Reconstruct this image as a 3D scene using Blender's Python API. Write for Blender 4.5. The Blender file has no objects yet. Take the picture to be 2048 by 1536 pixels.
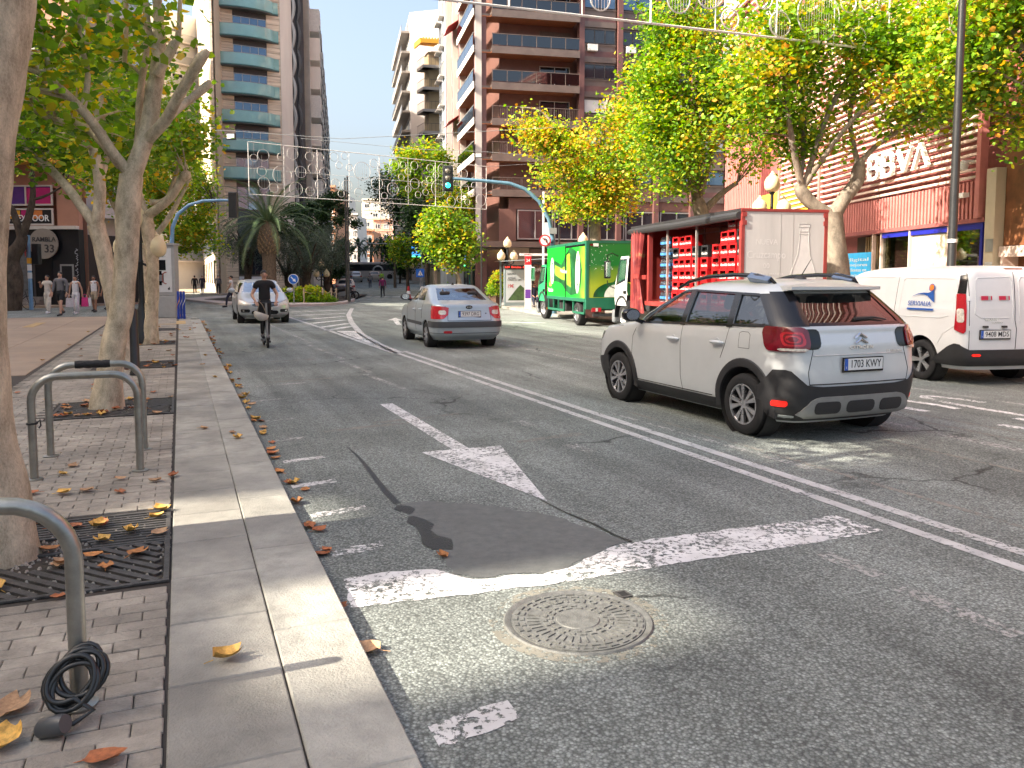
import bpy, bmesh, math, random
import numpy as np
from mathutils import Vector, Matrix, noise
R = math.radians
sin, cos, pi = math.sin, math.cos, math.pi
random.seed(7); np.random.seed(7)
scene = bpy.context.scene
col = scene.collection
# ------------------------------------------------------------------ camera
FPX, CXP, CYP, HZ = 1600.0, 1024.0, 768.0, 555.0       # calibration in photo pixels (2048 x 1536)
CAMH, PITCH = 1.65, R(4.4)
SHY = HZ - CYP + FPX * math.tan(PITCH)
cam_d = bpy.data.cameras.new('camera')
cam = bpy.data.objects.new('camera', cam_d); col.objects.link(cam)
cam_d.sensor_width = 36.0; cam_d.lens = 36.0 * FPX / 2048.0
cam_d.shift_y = SHY / 2048.0
cam_d.clip_start = 0.05; cam_d.clip_end = 3000
cam.location = (0, 0, CAMH); cam.rotation_euler = (R(90) - PITCH, 0, 0)
scene.camera = cam
# ------------------------------------------------------------------ sky and sun
SUN_AZ, SUN_EL = R(68), R(36)           # light travels towards +68 deg (clockwise from +Y), 36 deg high
to_sun = Vector((-sin(SUN_AZ) * cos(SUN_EL), -cos(SUN_AZ) * cos(SUN_EL), sin(SUN_EL)))
world = bpy.data.worlds.new('World'); scene.world = world; world.use_nodes = True
wn = world.node_tree.nodes; wl = world.node_tree.links
for n in list(wn): wn.remove(n)
wo = wn.new('ShaderNodeOutputWorld'); wb = wn.new('ShaderNodeBackground'); sky = wn.new('ShaderNodeTexSky')
sky.sky_type = 'NISHITA'; sky.sun_disc = False
sky.sun_elevation = SUN_EL
sky.sun_rotation = math.atan2(to_sun.x, to_sun.y)
sky.air_density = 1.0; sky.dust_density = 7.5; sky.ozone_density = 0.0; sky.altitude = 30
wb.inputs['Strength'].default_value = 0.15
wl.new(sky.outputs[0], wb.inputs[0]); wl.new(wb.outputs[0], wo.inputs[0])
sun_d = bpy.data.lights.new('sun', 'SUN'); sun_d.energy = 5.0; sun_d.angle = R(0.53); sun_d.color = (1.0, 0.90, 0.76)
sun = bpy.data.objects.new('sun', sun_d); col.objects.link(sun)
sun.rotation_euler = (-to_sun).to_track_quat('-Z', 'Y').to_euler(); sun.location = (-40, -20, 60)
vs = scene.view_settings
vs.view_transform = 'Standard'; vs.look = 'None'; vs.gamma = 1.0; vs.use_curve_mapping = False
vs.exposure = 1.54
scene.cycles.use_denoising = True
scene.cycles.max_bounces = 6; scene.cycles.diffuse_bounces = 4; scene.cycles.glossy_bounces = 3
scene.cycles.transmission_bounces = 4; scene.cycles.transparent_max_bounces = 10
scene.cycles.sample_clamp_indirect = 6.0
scene.cycles.caustics_reflective = False; scene.cycles.caustics_refractive = False
# ------------------------------------------------------------------ plan helpers
_cp, _sp = cos(PITCH), sin(PITCH)
def ray(px, py):
 xc = (px - CXP) / FPX; yc = (CYP + SHY - py) / FPX
 return Vector((xc, _cp + yc * _sp, -_sp + yc * _cp))
def G(px, py, z=0.0):                  # ground spot seen at a photo pixel
 d = ray(px, py); t = (z - CAMH) / d.z
 return Vector((d.x * t, d.y * t, z))
def D(px, py, Y):                      # spot at distance Y seen at a photo pixel
 d = ray(px, py); t = Y / d.y
 return Vector((d.x * t, Y, CAMH + d.z * t))
SA = R(22.6)                           # street axis: 22.6 deg left of the view axis
SU = Vector((-sin(SA), cos(SA), 0)); SN = Vector((cos(SA), sin(SA), 0))
def S(s, n, z=0.0):                    # street frame: s along, n to the right
 return SU * s + SN * n + Vector((0, 0, z))
# ------------------------------------------------------------------ colours and materials
def lin(c):
 c = c / 255.0
 return c / 12.92 if c <= 0.04045 else ((c + 0.055) / 1.055) ** 2.4
def rgb(r, g, b): return (lin(r), lin(g), lin(b), 1.0)
MATS = {}
def _new(name):
 m = bpy.data.materials.new(name); m.use_nodes = True
 nt = m.node_tree; b = nt.nodes['Principled BSDF']
 return m, nt, b
def mat(name, color, rough=0.6, metal=0.0, var=0.12, scale=6.0, bump=0.0, bscale=60.0, coat=0.0, spec=0.5, emit=None, estr=0.0, streak=False, alpha=1.0, trans=0.0, dirt=0.0, rnd=0.0):
 if name in MATS: return MATS[name]
 m, nt, b = _new(name); N, L = nt.nodes, nt.links
 b.inputs['Roughness'].default_value = rough; b.inputs['Metallic'].default_value = metal
 b.inputs['Coat Weight'].default_value = coat; b.inputs['Specular IOR Level'].default_value = spec
 b.inputs['Coat Roughness'].default_value = 0.14
 if trans: b.inputs['Transmission Weight'].default_value = trans
 if alpha < 1: b.inputs['Alpha'].default_value = alpha
 c = tuple(color[:3]) + (1.0,)
 src = N.new('ShaderNodeNewGeometry').outputs['Position']
 if var > 0:
  mp = N.new('ShaderNodeMapping'); L.new(src, mp.inputs[0])
  if streak: mp.inputs['Scale'].default_value = (1, 1, 0.12)
  nz = N.new('ShaderNodeTexNoise'); nz.inputs['Scale'].default_value = scale; nz.inputs['Detail'].default_value = 6; nz.inputs['Roughness'].default_value = 0.65
  L.new(mp.outputs[0], nz.inputs['Vector'])
  rp = N.new('ShaderNodeValToRGB')
  lo = tuple(max(0, x * (1 - var * 1.6)) for x in c[:3]) + (1,); hi = tuple(min(1, x * (1 + var)) for x in c[:3]) + (1,)
  rp.color_ramp.elements[0].position = 0.3; rp.color_ramp.elements[0].color = lo
  rp.color_ramp.elements[1].position = 0.7; rp.color_ramp.elements[1].color = hi
  L.new(nz.outputs['Fac'], rp.inputs[0]); outc = rp.outputs[0]
  if dirt > 0:
   n2 = N.new('ShaderNodeTexNoise'); n2.inputs['Scale'].default_value = scale * 0.25; n2.inputs['Detail'].default_value = 8
   L.new(src, n2.inputs['Vector'])
   r2 = N.new('ShaderNodeValToRGB'); r2.color_ramp.elements[0].position = 0.45; r2.color_ramp.elements[1].position = 0.75
   L.new(n2.outputs['Fac'], r2.inputs[0])
   mx = N.new('ShaderNodeMixRGB'); mx.inputs[2].default_value = (0.06, 0.05, 0.04, 1)
   ml = N.new('ShaderNodeMath'); ml.operation = 'MULTIPLY'; ml.inputs[1].default_value = dirt
   L.new(r2.outputs[0], ml.inputs[0]); L.new(ml.outputs[0], mx.inputs[0]); L.new(outc, mx.inputs[1]); outc = mx.outputs[0]
  if rnd > 0:                     # pieces differ a little in tone
   oi = N.new('ShaderNodeObjectInfo'); hv = N.new('ShaderNodeHueSaturation')
   m2 = N.new('ShaderNodeMapRange'); m2.inputs[3].default_value = 1 - rnd; m2.inputs[4].default_value = 1 + rnd
   L.new(oi.outputs['Random'], m2.inputs[0]); L.new(m2.outputs[0], hv.inputs['Value']); L.new(outc, hv.inputs['Color']); outc = hv.outputs[0]
  L.new(outc, b.inputs['Base Color'])
  mr = N.new('ShaderNodeMapRange'); mr.inputs[3].default_value = max(0.02, rough * 0.85); mr.inputs[4].default_value = min(1, rough * 1.15)
  L.new(nz.outputs['Fac'], mr.inputs[0]); L.new(mr.outputs[0], b.inputs['Roughness'])
 else:
  b.inputs['Base Color'].default_value = c
 if bump > 0:
  nb = N.new('ShaderNodeTexNoise'); nb.inputs['Scale'].default_value = bscale; nb.inputs['Detail'].default_value = 5
  L.new(src, nb.inputs['Vector'])
  bp = N.new('ShaderNodeBump'); bp.inputs['Strength'].default_value = bump; bp.inputs['Distance'].default_value = 0.02
  L.new(nb.outputs['Fac'], bp.inputs['Height']); L.new(bp.outputs[0], b.inputs['Normal'])
 if emit is not None:
  b.inputs['Emission Color'].default_value = tuple(emit[:3]) + (1,); b.inputs['Emission Strength'].default_value = estr
 MATS[name] = m
 return m
def glass(name, color, rough=0.02, mirror=0.12, tint=0.6):
 if name in MATS: return MATS[name]
 m = bpy.data.materials.new(name); m.use_nodes = True; nt = m.node_tree; N, L = nt.nodes, nt.links
 for n in list(N): N.remove(n)
 o = N.new('ShaderNodeOutputMaterial'); g = N.new('ShaderNodeBsdfGlossy'); t = N.new('ShaderNodeBsdfTransparent'); mx = N.new('ShaderNodeMixShader')
 g.inputs['Roughness'].default_value = rough; g.inputs['Color'].default_value = (0.9, 0.95, 1, 1)
 t.inputs['Color'].default_value = tuple(color[:3]) + (1,)
 lw_ = N.new('ShaderNodeLayerWeight'); lw_.inputs['Blend'].default_value = 0.5
 fr = N.new('ShaderNodeMath'); fr.operation = 'POWER'; fr.inputs[1].default_value = 4.5; L.new(lw_.outputs['Facing'], fr.inputs[0])
 ad = N.new('ShaderNodeMath'); ad.operation = 'ADD'; ad.use_clamp = True; ad.inputs[1].default_value = mirror
 L.new(fr.outputs[0], ad.inputs[0]); L.new(ad.outputs[0], mx.inputs[0]); L.new(t.outputs[0], mx.inputs[1]); L.new(g.outputs[0], mx.inputs[2]); L.new(mx.outputs[0], o.inputs[0])
 MATS[name] = m
 return m
# ------------------------------------------------------------------ mesh builder
class MB:
 def __init__(s): s.v = []; s.f = []
 def add(s, vs_, fs, M=None):
  o = len(s.v)
  s.v += [tuple(M @ Vector(p)) for p in vs_] if M is not None else [tuple(p) for p in vs_]
  s.f += [tuple(i + o for i in f) for f in fs]
  return s
 def box(s, c, d, rz=0.0, M=None):
  x, y, z = d[0] / 2, d[1] / 2, d[2] / 2
  vs_ = [(-x, -y, -z), (x, -y, -z), (x, y, -z), (-x, y, -z), (-x, -y, z), (x, -y, z), (x, y, z), (-x, y, z)]
  T = Matrix.Translation(c) @ Matrix.Rotation(rz, 4, 'Z')
  if M is not None: T = M @ T
  return s.add(vs_, [(0, 3, 2, 1), (4, 5, 6, 7), (0, 1, 5, 4), (1, 2, 6, 5), (2, 3, 7, 6), (3, 0, 4, 7)], T)
 def bb(s, a, b, M=None):            # box from corner to corner
  return s.box([(a[i] + b[i]) / 2 for i in range(3)], [abs(b[i] - a[i]) for i in range(3)], 0, M)
 def tube(s, pts, rs, n=8, closed=False, caps=True, M=None):
  pts = [Vector(p) for p in pts]; k = len(pts)
  if not hasattr(rs, '__len__'): rs = [rs] * k
  vs_ = []; up = None
  for i, p in enumerate(pts):
   if closed: t = pts[(i + 1) % k] - pts[i - 1]
   else: t = pts[min(i + 1, k - 1)] - pts[max(i - 1, 0)]
   if t.length < 1e-9: t = Vector((0, 0, 1))
   t.normalize()
   if up is None:
    a = Vector((0, 0, 1)) if abs(t.z) < 0.9 else Vector((1, 0, 0))
    up = (a - t * a.dot(t)).normalized()
   else:
    up = up - t * up.dot(t)
    if up.length < 1e-6: up = Vector((1, 0, 0))
    up.normalize()
   sd = t.cross(up)
   for j in range(n):
    an = 2 * pi * j / n
    vs_.append(p + (up * cos(an) + sd * sin(an)) * rs[i])
  fs = []
  for i in range(k if closed else k - 1):
   a, b = i * n, ((i + 1) % k) * n
   for j in range(n): fs.append((a + j, a + (j + 1) % n, b + (j + 1) % n, b + j))
  if caps and not closed:
   fs.append(tuple(range(n - 1, -1, -1))); fs.append(tuple((k - 1) * n + j for j in range(n)))
  return s.add(vs_, fs, M)
 def cyl(s, p0, p1, r, n=16, r1=None, M=None): return s.tube([p0, p1], [r, r if r1 is None else r1], n, M=M)
 def lathe(s, prof, n=16, M=None, caps=True):   # prof: (radius, z)
  vs_ = []; fs = []; k = len(prof)
  for r, z in prof:
   for j in range(n): vs_.append((r * cos(2 * pi * j / n), r * sin(2 * pi * j / n), z))
  for i in range(k - 1):
   for j in range(n): fs.append((i * n + j, i * n + (j + 1) % n, (i + 1) * n + (j + 1) % n, (i + 1) * n + j))
  if caps and prof[0][0] > 1e-6: fs.append(tuple(range(n - 1, -1, -1)))
  if caps and prof[-1][0] > 1e-6: fs.append(tuple((k - 1) * n + j for j in range(n)))
  return s.add(vs_, fs, M)
 def prism(s, poly, h0, h1, M=None):  # polygon in xy, extruded along z
  n = len(poly)
  a = sum(poly[i][0] * poly[(i + 1) % n][1] - poly[(i + 1) % n][0] * poly[i][1] for i in range(n))
  if a < 0: poly = poly[::-1]
  vs_ = [(p[0], p[1], h0) for p in poly] + [(p[0], p[1], h1) for p in poly]
  fs = [tuple(range(n - 1, -1, -1)), tuple(range(n, 2 * n))] + [(i, (i + 1) % n, n + (i + 1) % n, n + i) for i in range(n)]
  return s.add(vs_, fs, M)
 def grid(s, rows, M=None, flip=False):
  h, w = len(rows), len(rows[0])
  vs_ = [p for r in rows for p in r]
  fs = []
  for i in range(h - 1):
   for j in range(w - 1):
    q = (i * w + j, i * w + j + 1, (i + 1) * w + j + 1, (i + 1) * w + j)
    fs.append(q[::-1] if flip else q)
  return s.add(vs_, fs, M)
 def mesh(s, name, m=None, smooth=35):
  me = bpy.data.meshes.new(name); me.from_pydata(s.v, [], s.f)
  if smooth:
   me.polygons.foreach_set('use_smooth', [True] * len(me.polygons))
   me.set_sharp_from_angle(angle=R(smooth))
  if m is not None: me.materials.append(m)
  me.update(); return me
 def build(s, name, m=None, parent=None, smooth=35, bevel=0, label=None, kind=None):
  return link(name, s.mesh(name, m, smooth), parent, bevel, label, kind)
def link(name, me, parent=None, bevel=0, label=None, kind=None):
 o = bpy.data.objects.new(name, me); col.objects.link(o)
 if parent is not None: o.parent = parent
 if bevel:
  b = o.modifiers.new('bevel', 'BEVEL'); b.width = bevel; b.segments = 2; b.limit_method = 'ANGLE'; b.angle_limit = R(40)
 if label: o['label'] = label
 if kind: o['kind'] = kind
 return o
def thing(name, label, cat, loc=(0, 0, 0), rz=0.0, group=None):
 o = bpy.data.objects.new(name, None); col.objects.link(o); o.empty_display_size = 0.2
 o.location = loc; o.rotation_euler = (0, 0, rz); o['label'] = label; o['category'] = cat
 if group: o['group'] = group
 return o
def tag(o, label, cat, group=None):
 o['label'] = label; o['category'] = cat
 if group: o['group'] = group
 return o
def struct(o): o['kind'] = 'structure'; return o
def dup(root, loc=None, rz=None, label=None):
 def cp(o, par):
  c = o.copy(); col.objects.link(c); c.parent = par
  for ch in kids.get(o, []): cp(ch, c)
  return c
 kids = {}
 for o in root.children_recursive: kids.setdefault(o.parent, []).append(o)
 r = cp(root, root.parent)
 if loc is not None: r.location = loc
 if rz is not None: r.rotation_euler = (0, 0, rz)
 if label: r['label'] = label
 return r
def frame(p0, p1, z=0.0):
 a = Vector((p0[0], p0[1], z)); b = Vector((p1[0], p1[1], z)); x = (b - a).normalized()
 y = Vector((x.y, -x.x, 0))
 M = Matrix(((x.x, y.x, 0, a.x), (x.y, y.y, 0, a.y), (0, 0, 1, z), (0, 0, 0, 1)))
 return M, (b - a).length
# ------------------------------------------------------------------ lettering
_TXT = {}
def text_geo(st, size=1.0, ext=0.0, bold=0.0, shear=0.0, space=1.0):
 k = (st, bold, shear, space, ext / size if size else 0)
 if k not in _TXT:
  cu = bpy.data.curves.new('txt', 'FONT'); cu.body = st; cu.size = 1.0; cu.extrude = ext / size; cu.offset = bold; cu.shear = shear
  cu.resolution_u = 3; cu.align_x = 'CENTER'; cu.align_y = 'CENTER'; cu.space_character = space
  o = bpy.data.objects.new('txt', cu); col.objects.link(o)
  bpy.context.view_layer.update()
  me = o.to_mesh()
  _TXT[k] = ([tuple(v.co) for v in me.vertices], [tuple(p.vertices) for p in me.polygons])
  o.to_mesh_clear(); bpy.data.objects.remove(o); bpy.data.curves.remove(cu)
 v, f = _TXT[k]
 return [(a * size, b * size, c * size) for a, b, c in v], f
def lettering(name, st, size, m, parent, M, ext=0.002, bold=0.0, shear=0.0, space=1.0, width=None):
 v, f = text_geo(st, size, ext, bold, shear, space)
 if width and v:
  xs = [p[0] for p in v]; k = width / (max(xs) - min(xs)); v = [(a * k, b, c) for a, b, c in v]
 return MB().add(v, f, M).build(name, m, parent, smooth=0)
def face_M(o, x, up):
 x = Vector(x).normalized(); up = Vector(up); z = x.cross(up).normalized(); up = z.cross(x)
 return Matrix(((x.x, up.x, z.x, o[0]), (x.y, up.y, z.y, o[1]), (x.z, up.z, z.z, o[2]), (0, 0, 0, 1)))
# ================================================================== GROUND
def asphalt_mat():
 m, nt, b = _new('asphalt'); N, L = nt.nodes, nt.links
 pos = N.new('ShaderNodeNewGeometry').outputs['Position']
 def nz(sc, det=4, ro=0.6, vec=pos):
  n = N.new('ShaderNodeTexNoise'); n.inputs['Scale'].default_value = sc; n.inputs['Detail'].default_value = det; n.inputs['Roughness'].default_value = ro
  L.new(vec, n.inputs['Vector']); return n.outputs['Fac']
 def rng(x, a, b_, lo, hi):
  r = N.new('ShaderNodeMapRange'); r.clamp = True
  for i, q in enumerate((a, b_, lo, hi)): r.inputs[i + 1].default_value = q
  L.new(x, r.inputs[0]); return r.outputs[0]
 def mul(a, c):
  q = N.new('ShaderNodeMath'); q.operation = 'MULTIPLY'; L.new(a, q.inputs[0])
  if isinstance(c, (int, float)): q.inputs[1].default_value = c
  else: L.new(c, q.inputs[1])
  return q.outputs[0]
 vor = N.new('ShaderNodeTexVoronoi'); vor.inputs['Scale'].default_value = 75; L.new(pos, vor.inputs['Vector'])
 stone = N.new('ShaderNodeSeparateColor'); L.new(vor.outputs['Color'], stone.inputs[0])
 st = N.new('ShaderNodeMath'); st.operation = 'POWER'; st.inputs[1].default_value = 2.2; L.new(stone.outputs[0], st.inputs[0])
 a1 = rng(st.outputs[0], 0, 1, 0.74, 1.38)
 pit = rng(vor.outputs['Distance'], 0.25, 0.75, 1.0, 0.45)
 big = rng(nz(0.55, 5, 0.6), 0.3, 0.7, 0.75, 1.22)
 mp = N.new('ShaderNodeMapping'); mp.inputs['Rotation'].default_value = (0, 0, -SA); L.new(pos, mp.inputs[0])
 mp2 = N.new('ShaderNodeMapping'); mp2.inputs['Scale'].default_value = (2.2, 0.12, 1); L.new(mp.outputs[0], mp2.inputs[0])
 lane = rng(nz(1.0, 4, 0.55, mp2.outputs[0]), 0.3, 0.7, 0.72, 1.24)
 fine = rng(nz(160, 3, 0.7), 0.3, 0.7, 0.7, 1.3)
 oil = mul(rng(nz(1.7, 6, .7), .60, .70, 1.0, .62), rng(nz(.9, 5, .75, mp2.outputs[0]), .60, .72, 1.0, 1.35))
 v = mul(mul(mul(a1, pit), mul(big, lane)), mul(fine, oil))
 wob = N.new('ShaderNodeTexNoise'); wob.inputs['Scale'].default_value = 3.0; wob.inputs['Detail'].default_value = 5; L.new(pos, wob.inputs['Vector'])
 vm = N.new('ShaderNodeVectorMath'); vm.operation = 'MULTIPLY_ADD'; vm.inputs[1].default_value = (0.35, 0.35, 0.35); L.new(wob.outputs['Color'], vm.inputs[0]); L.new(pos, vm.inputs[2])
 vc = N.new('ShaderNodeTexVoronoi'); vc.feature = 'DISTANCE_TO_EDGE'; vc.inputs['Scale'].default_value = 0.42; L.new(vm.outputs[0], vc.inputs['Vector'])
 cr = rng(vc.outputs['Distance'], 0.004, 0.012, 1.0, 0.0)
 cm = rng(nz(0.35, 3), 0.5, 0.6, 0, 1)
 crk = mul(cr, cm)
 cd = N.new('ShaderNodeMath'); cd.operation = 'MULTIPLY_ADD'; cd.inputs[1].default_value = -0.65; cd.inputs[2].default_value = 1; L.new(crk, cd.inputs[0])
 v = mul(v, cd.outputs[0])
 sc = N.new('ShaderNodeVectorMath'); sc.operation = 'SCALE'; sc.inputs[0].default_value = (0.266, 0.292, 0.27); L.new(v, sc.inputs['Scale'])
 L.new(sc.outputs[0], b.inputs['Base Color'])
 b.inputs['Roughness'].default_value = 0.82; b.inputs['Specular IOR Level'].default_value = 0.35
 h = N.new('ShaderNodeMath'); h.operation = 'ADD'; L.new(mul(pit, 1.0), h.inputs[0]); L.new(mul(fine, 0.3), h.inputs[1])
 bp = N.new('ShaderNodeBump'); bp.inputs['Strength'].default_value = 0.65; bp.inputs['Distance'].default_value = 0.006
 L.new(h.outputs[0], bp.inputs['Height']); L.new(bp.outputs[0], b.inputs['Normal'])
 return m
ASPH = asphalt_mat()
def paint_mat(name, color, worn, opac=1.0, chips=True):
 if name in MATS: return MATS[name]
 m, nt, b = _new(name); N, L = nt.nodes, nt.links
 pos = N.new('ShaderNodeNewGeometry').outputs['Position']
 b.inputs['Base Color'].default_value = tuple(color) + (1,); b.inputs['Roughness'].default_value = 0.7
 n1 = N.new('ShaderNodeTexNoise'); n1.inputs['Scale'].default_value = 24; n1.inputs['Detail'].default_value = 7; n1.inputs['Roughness'].default_value = 0.72; L.new(pos, n1.inputs['Vector'])
 n2 = N.new('ShaderNodeTexNoise'); n2.inputs['Scale'].default_value = 2.2; n2.inputs['Detail'].default_value = 3; L.new(pos, n2.inputs['Vector'])
 ad = N.new('ShaderNodeMath'); ad.operation = 'MULTIPLY_ADD'; ad.inputs[1].default_value = 0.42; L.new(n2.outputs['Fac'], ad.inputs[0]); L.new(n1.outputs['Fac'], ad.inputs[2])
 mr = N.new('ShaderNodeMapRange'); mr.inputs[1].default_value = worn; mr.inputs[2].default_value = worn + 0.05; mr.inputs[3].default_value = 0; mr.inputs[4].default_value = opac
 L.new(ad.outputs[0], mr.inputs[0])
 out = mr.outputs[0]
 if chips:
  wv = N.new('ShaderNodeVectorMath'); wv.operation = 'MULTIPLY_ADD'; wv.inputs[1].default_value = (0.14, 0.14, 0.14); L.new(n1.outputs['Color'], wv.inputs[0]); L.new(pos, wv.inputs[2])
  vc = N.new('ShaderNodeTexVoronoi'); vc.feature = 'DISTANCE_TO_EDGE'; vc.inputs['Scale'].default_value = 3.5; L.new(wv.outputs[0], vc.inputs['Vector'])
  m2 = N.new('ShaderNodeMapRange'); m2.inputs[1].default_value = 0.004; m2.inputs[2].default_value = 0.02; L.new(vc.outputs['Distance'], m2.inputs[0])
  nk_ = N.new('ShaderNodeTexNoise'); nk_.inputs['Scale'].default_value = 1.3; nk_.inputs['Detail'].default_value = 4; L.new(pos, nk_.inputs['Vector']); mk_ = N.new('ShaderNodeMapRange'); mk_.inputs[1].default_value = .42; mk_.inputs[2].default_value = .5; mk_.inputs[3].default_value = 1; mk_.inputs[4].default_value = 0; L.new(nk_.outputs['Fac'], mk_.inputs[0])
  mm_ = N.new('ShaderNodeMath'); mm_.operation = 'MAXIMUM'; L.new(m2.outputs[0], mm_.inputs[0]); L.new(mk_.outputs[0], mm_.inputs[1]); m2 = mm_
  ml = N.new('ShaderNodeMath'); ml.operation = 'MULTIPLY'; L.new(out, ml.inputs[0]); L.new(m2.outputs[0], ml.inputs[1]); out = ml.outputs[0]
 L.new(out, b.inputs['Alpha'])
 n3 = N.new('ShaderNodeTexNoise'); n3.inputs['Scale'].default_value = 5; n3.inputs['Detail'].default_value = 6; L.new(pos, n3.inputs['Vector'])
 rp = N.new('ShaderNodeValToRGB'); rp.color_ramp.elements[0].position = .3; rp.color_ramp.elements[1].position = .7
 rp.color_ramp.elements[0].color = tuple(x * .72 for x in color) + (1,); rp.color_ramp.elements[1].color = tuple(color) + (1,)
 L.new(n3.outputs['Fac'], rp.inputs[0]); L.new(rp.outputs[0], b.inputs['Base Color'])
 MATS[name] = m
 return m
PW = paint_mat('paint_white', (0.80, 0.79, 0.77), 0.635); PK = paint_mat('paint_tick', (.70, .69, .67), .665, .95, False)
PT = paint_mat('paint_traffic', (0.60, 0.595, 0.58), 0.60, 0.92, False)
PF = paint_mat('paint_faint', (0.55, 0.54, 0.51), 0.70, 0.75, False)
PY = paint_mat('paint_old', (0.40, 0.38, 0.33), 0.66, 0.6, False)
ground = MB().grid([[(-900, -200, 0), (900, -200, 0)], [(-900, 1500, 0), (900, 1500, 0)]]).build('road', ASPH, smooth=0)
struct(ground)
mk = bpy.data.objects.new('road_markings', None); col.objects.link(mk); struct(mk)
def mark(name, poly, m, z=0.004, street=True):
 if street: pts = [S(p[1], p[0], z) for p in poly]
 else: pts = [Vector((p[0], p[1], z)) for p in poly]
 n = len(pts)
 a = sum(pts[i].x * pts[(i + 1) % n].y - pts[(i + 1) % n].x * pts[i].y for i in range(n))
 if a < 0: pts = pts[::-1]
 return MB().add(pts, [tuple(range(n))]).build(name, m, mk, smooth=0)
def jag(pts, amp, step=.05):
 out = []; n = len(pts); rj = random.Random(n)
 for i in range(n):
  a, b = Vector(pts[i]), Vector(pts[(i + 1) % n]); d = b - a; k = max(1, int(d.length / step)); q = Vector((-d.y, d.x)).normalized()
  for j in range(k): out.append(tuple(a + d * (j / k) + q * (rj.uniform(-amp, amp) if j else 0)))
 return out
def pmark(name, px, m, z=0.004, amp=0.0):
 p = [tuple(G(*p)[:2]) for p in px]
 return mark(name, jag(p, amp) if amp else p, m, z, False)
def pline(name, px, w, m, z=0.004, w1=None):
 pts = [G(*p) for p in px]; n = len(pts); Lft = []; Rgt = []
 for i, p in enumerate(pts):
  t = (pts[min(i + 1, n - 1)] - pts[max(i - 1, 0)]).normalized(); sd = Vector((t.y, -t.x, 0)); ww = w if w1 is None else w + (w1 - w) * i / (n - 1)
  Lft.append(p - sd * ww / 2 + Vector((0, 0, z))); Rgt.append(p + sd * ww / 2 + Vector((0, 0, z)))
 return MB().grid([Lft, Rgt], flip=True).build(name, m, mk, smooth=0)
pmark('stop_line', [(686, 1160), (783, 1144), (873, 1140), (905, 1150), (950, 1160), (992, 1158), (1030, 1150), (1085, 1150), (1139, 1136), (1180, 1115), (1225, 1094), (1272, 1085), (1300, 1079), (1672, 1032), (1767, 1062), (1570, 1096), (1344, 1130), (1162, 1162), (858, 1199), (702, 1216)], PW, .004, .012)
mark('lane_arrow', [(2.38, 10.2), (2.55, 10.2), (2.55, 7.22), (2.88, 7.2), (2.47, 5.25), (2.07, 7.22), (2.38, 7.22)], PW, 0.0042)
mark('centre_line', [(4.33, -2), (4.43, -2), (4.43, 17.6), (4.33, 17.6)], PT)
mark('centre_line', [(4.58, -2), (4.69, -2), (4.69, 17.4), (4.58, 17.4)], PT)
for i, (n0, n1, s0, m_) in enumerate([(0.80, 1.14, 2.66, PK), (.80, 1.12, 4.72, PK), (0.80, 1.2, 5.55, PK), (.78, 1.14, 6.4, PK), (.82, 1.2, 7.3, PK), (.82, 1.15, 8.3, PF), (.85, 1.2, 9.5, PF), (.85, 1.4, 11.1, PF), (.9, 1.8, 12.6, PF), (.9, 1.9, 14.5, PF), (1.4, 2.4, 8.6, PY), (2.0, 3.1, 8.9, PY), (3.1, 3.9, 7.3, PY), (1.2, 2.3, 13.0, PY), (1.3, 2.5, 16.2, PY)]):
 w = 0.11 if i != 0 else 0.15; sl = 0.03 * (n1 - n0)
 k = 6; top = [(n0 + (n1 - n0) * q / k, s0 + w / 2 + sl * q + random.uniform(-.015, .015)) for q in range(k + 1)]
 bot = [(n0 + (n1 - n0) * q / k, s0 - w / 2 + sl * q + random.uniform(-.015, .015)) for q in range(k + 1)]
 mark('gutter_tick', top + bot[::-1], m_)
for s0, s1 in ((1.4, 2.15), (2.4, 3.05), (3.2, 3.6), (6.6, 7.0), (8.0, 8.4)): mark('worn_dash', [(3.45 + .01 * s0, s0), (3.56 + .01 * s0, s0), (3.54 + .01 * s1, s1), (3.44, s1)], PF)
for s0, s1 in ((11.5, 13.5), (13.7, 16.0), (16.3, 20), (20.4, 30)): mark('worn_line', [(3.0, s0), (3.1, s0), (2.95, s1), (2.85, s1)], PF)
mark('worn_line', [(5.1, 1), (5.17, 1), (5.1, 8.6), (5.04, 8.6)], PY)
mark('scuff_line', [(4.95, 5.2), (5.05, 5.3), (4.85, 8.5), (4.8, 8.5)], PF)
for n0, w, s0, s1, m_ in ((7.30, 0.16, -1, 26, PF), (7.78, .09, -1, 24, PY), (6.55, 0.06, 0, 8, PY), (10.05, .10, 4, 34, PF), (8.2, 0.05, 3, 15, PY)):
 mark('lane_line', [(n0, s0), (n0 + w, s0), (n0 + w, s1), (n0, s1)], m_)
for s0 in (20.5, 26.5): mark('bay_line', [(10.15, s0), (13.0, s0), (13.0, s0 + .12), (10.15, s0 + .12)], PF)
def stroke(pts, w, m):
 n = len(pts); A = []; B = []
 for i, p in enumerate(pts):
  q0, q1 = Vector(pts[max(i - 1, 0)]), Vector(pts[min(i + 1, n - 1)]); t = (q1 - q0).normalized(); sd = Vector((t.y, -t.x)) * (w / 2)
  A.append(S(p[1] - sd.y, p[0] - sd.x, .004)); B.append(S(p[1] + sd.y, p[0] + sd.x, .004))
 MB().grid([A, B], flip=True).build('lane_legend_stroke', m, mk, smooth=0)
def arc(cx, cy, rx, ry, a0, a1, k=14): return [(cx + rx * cos(R(a0 + (a1 - a0) * i / k)), cy + ry * sin(R(a0 + (a1 - a0) * i / k))) for i in range(k + 1)]
stroke(arc(8.75, 7.3, .28, .75, 200, -20), .13, PW); stroke(arc(8.75, 6.1, .28, .6, 180, 380), .13, PW)
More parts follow.
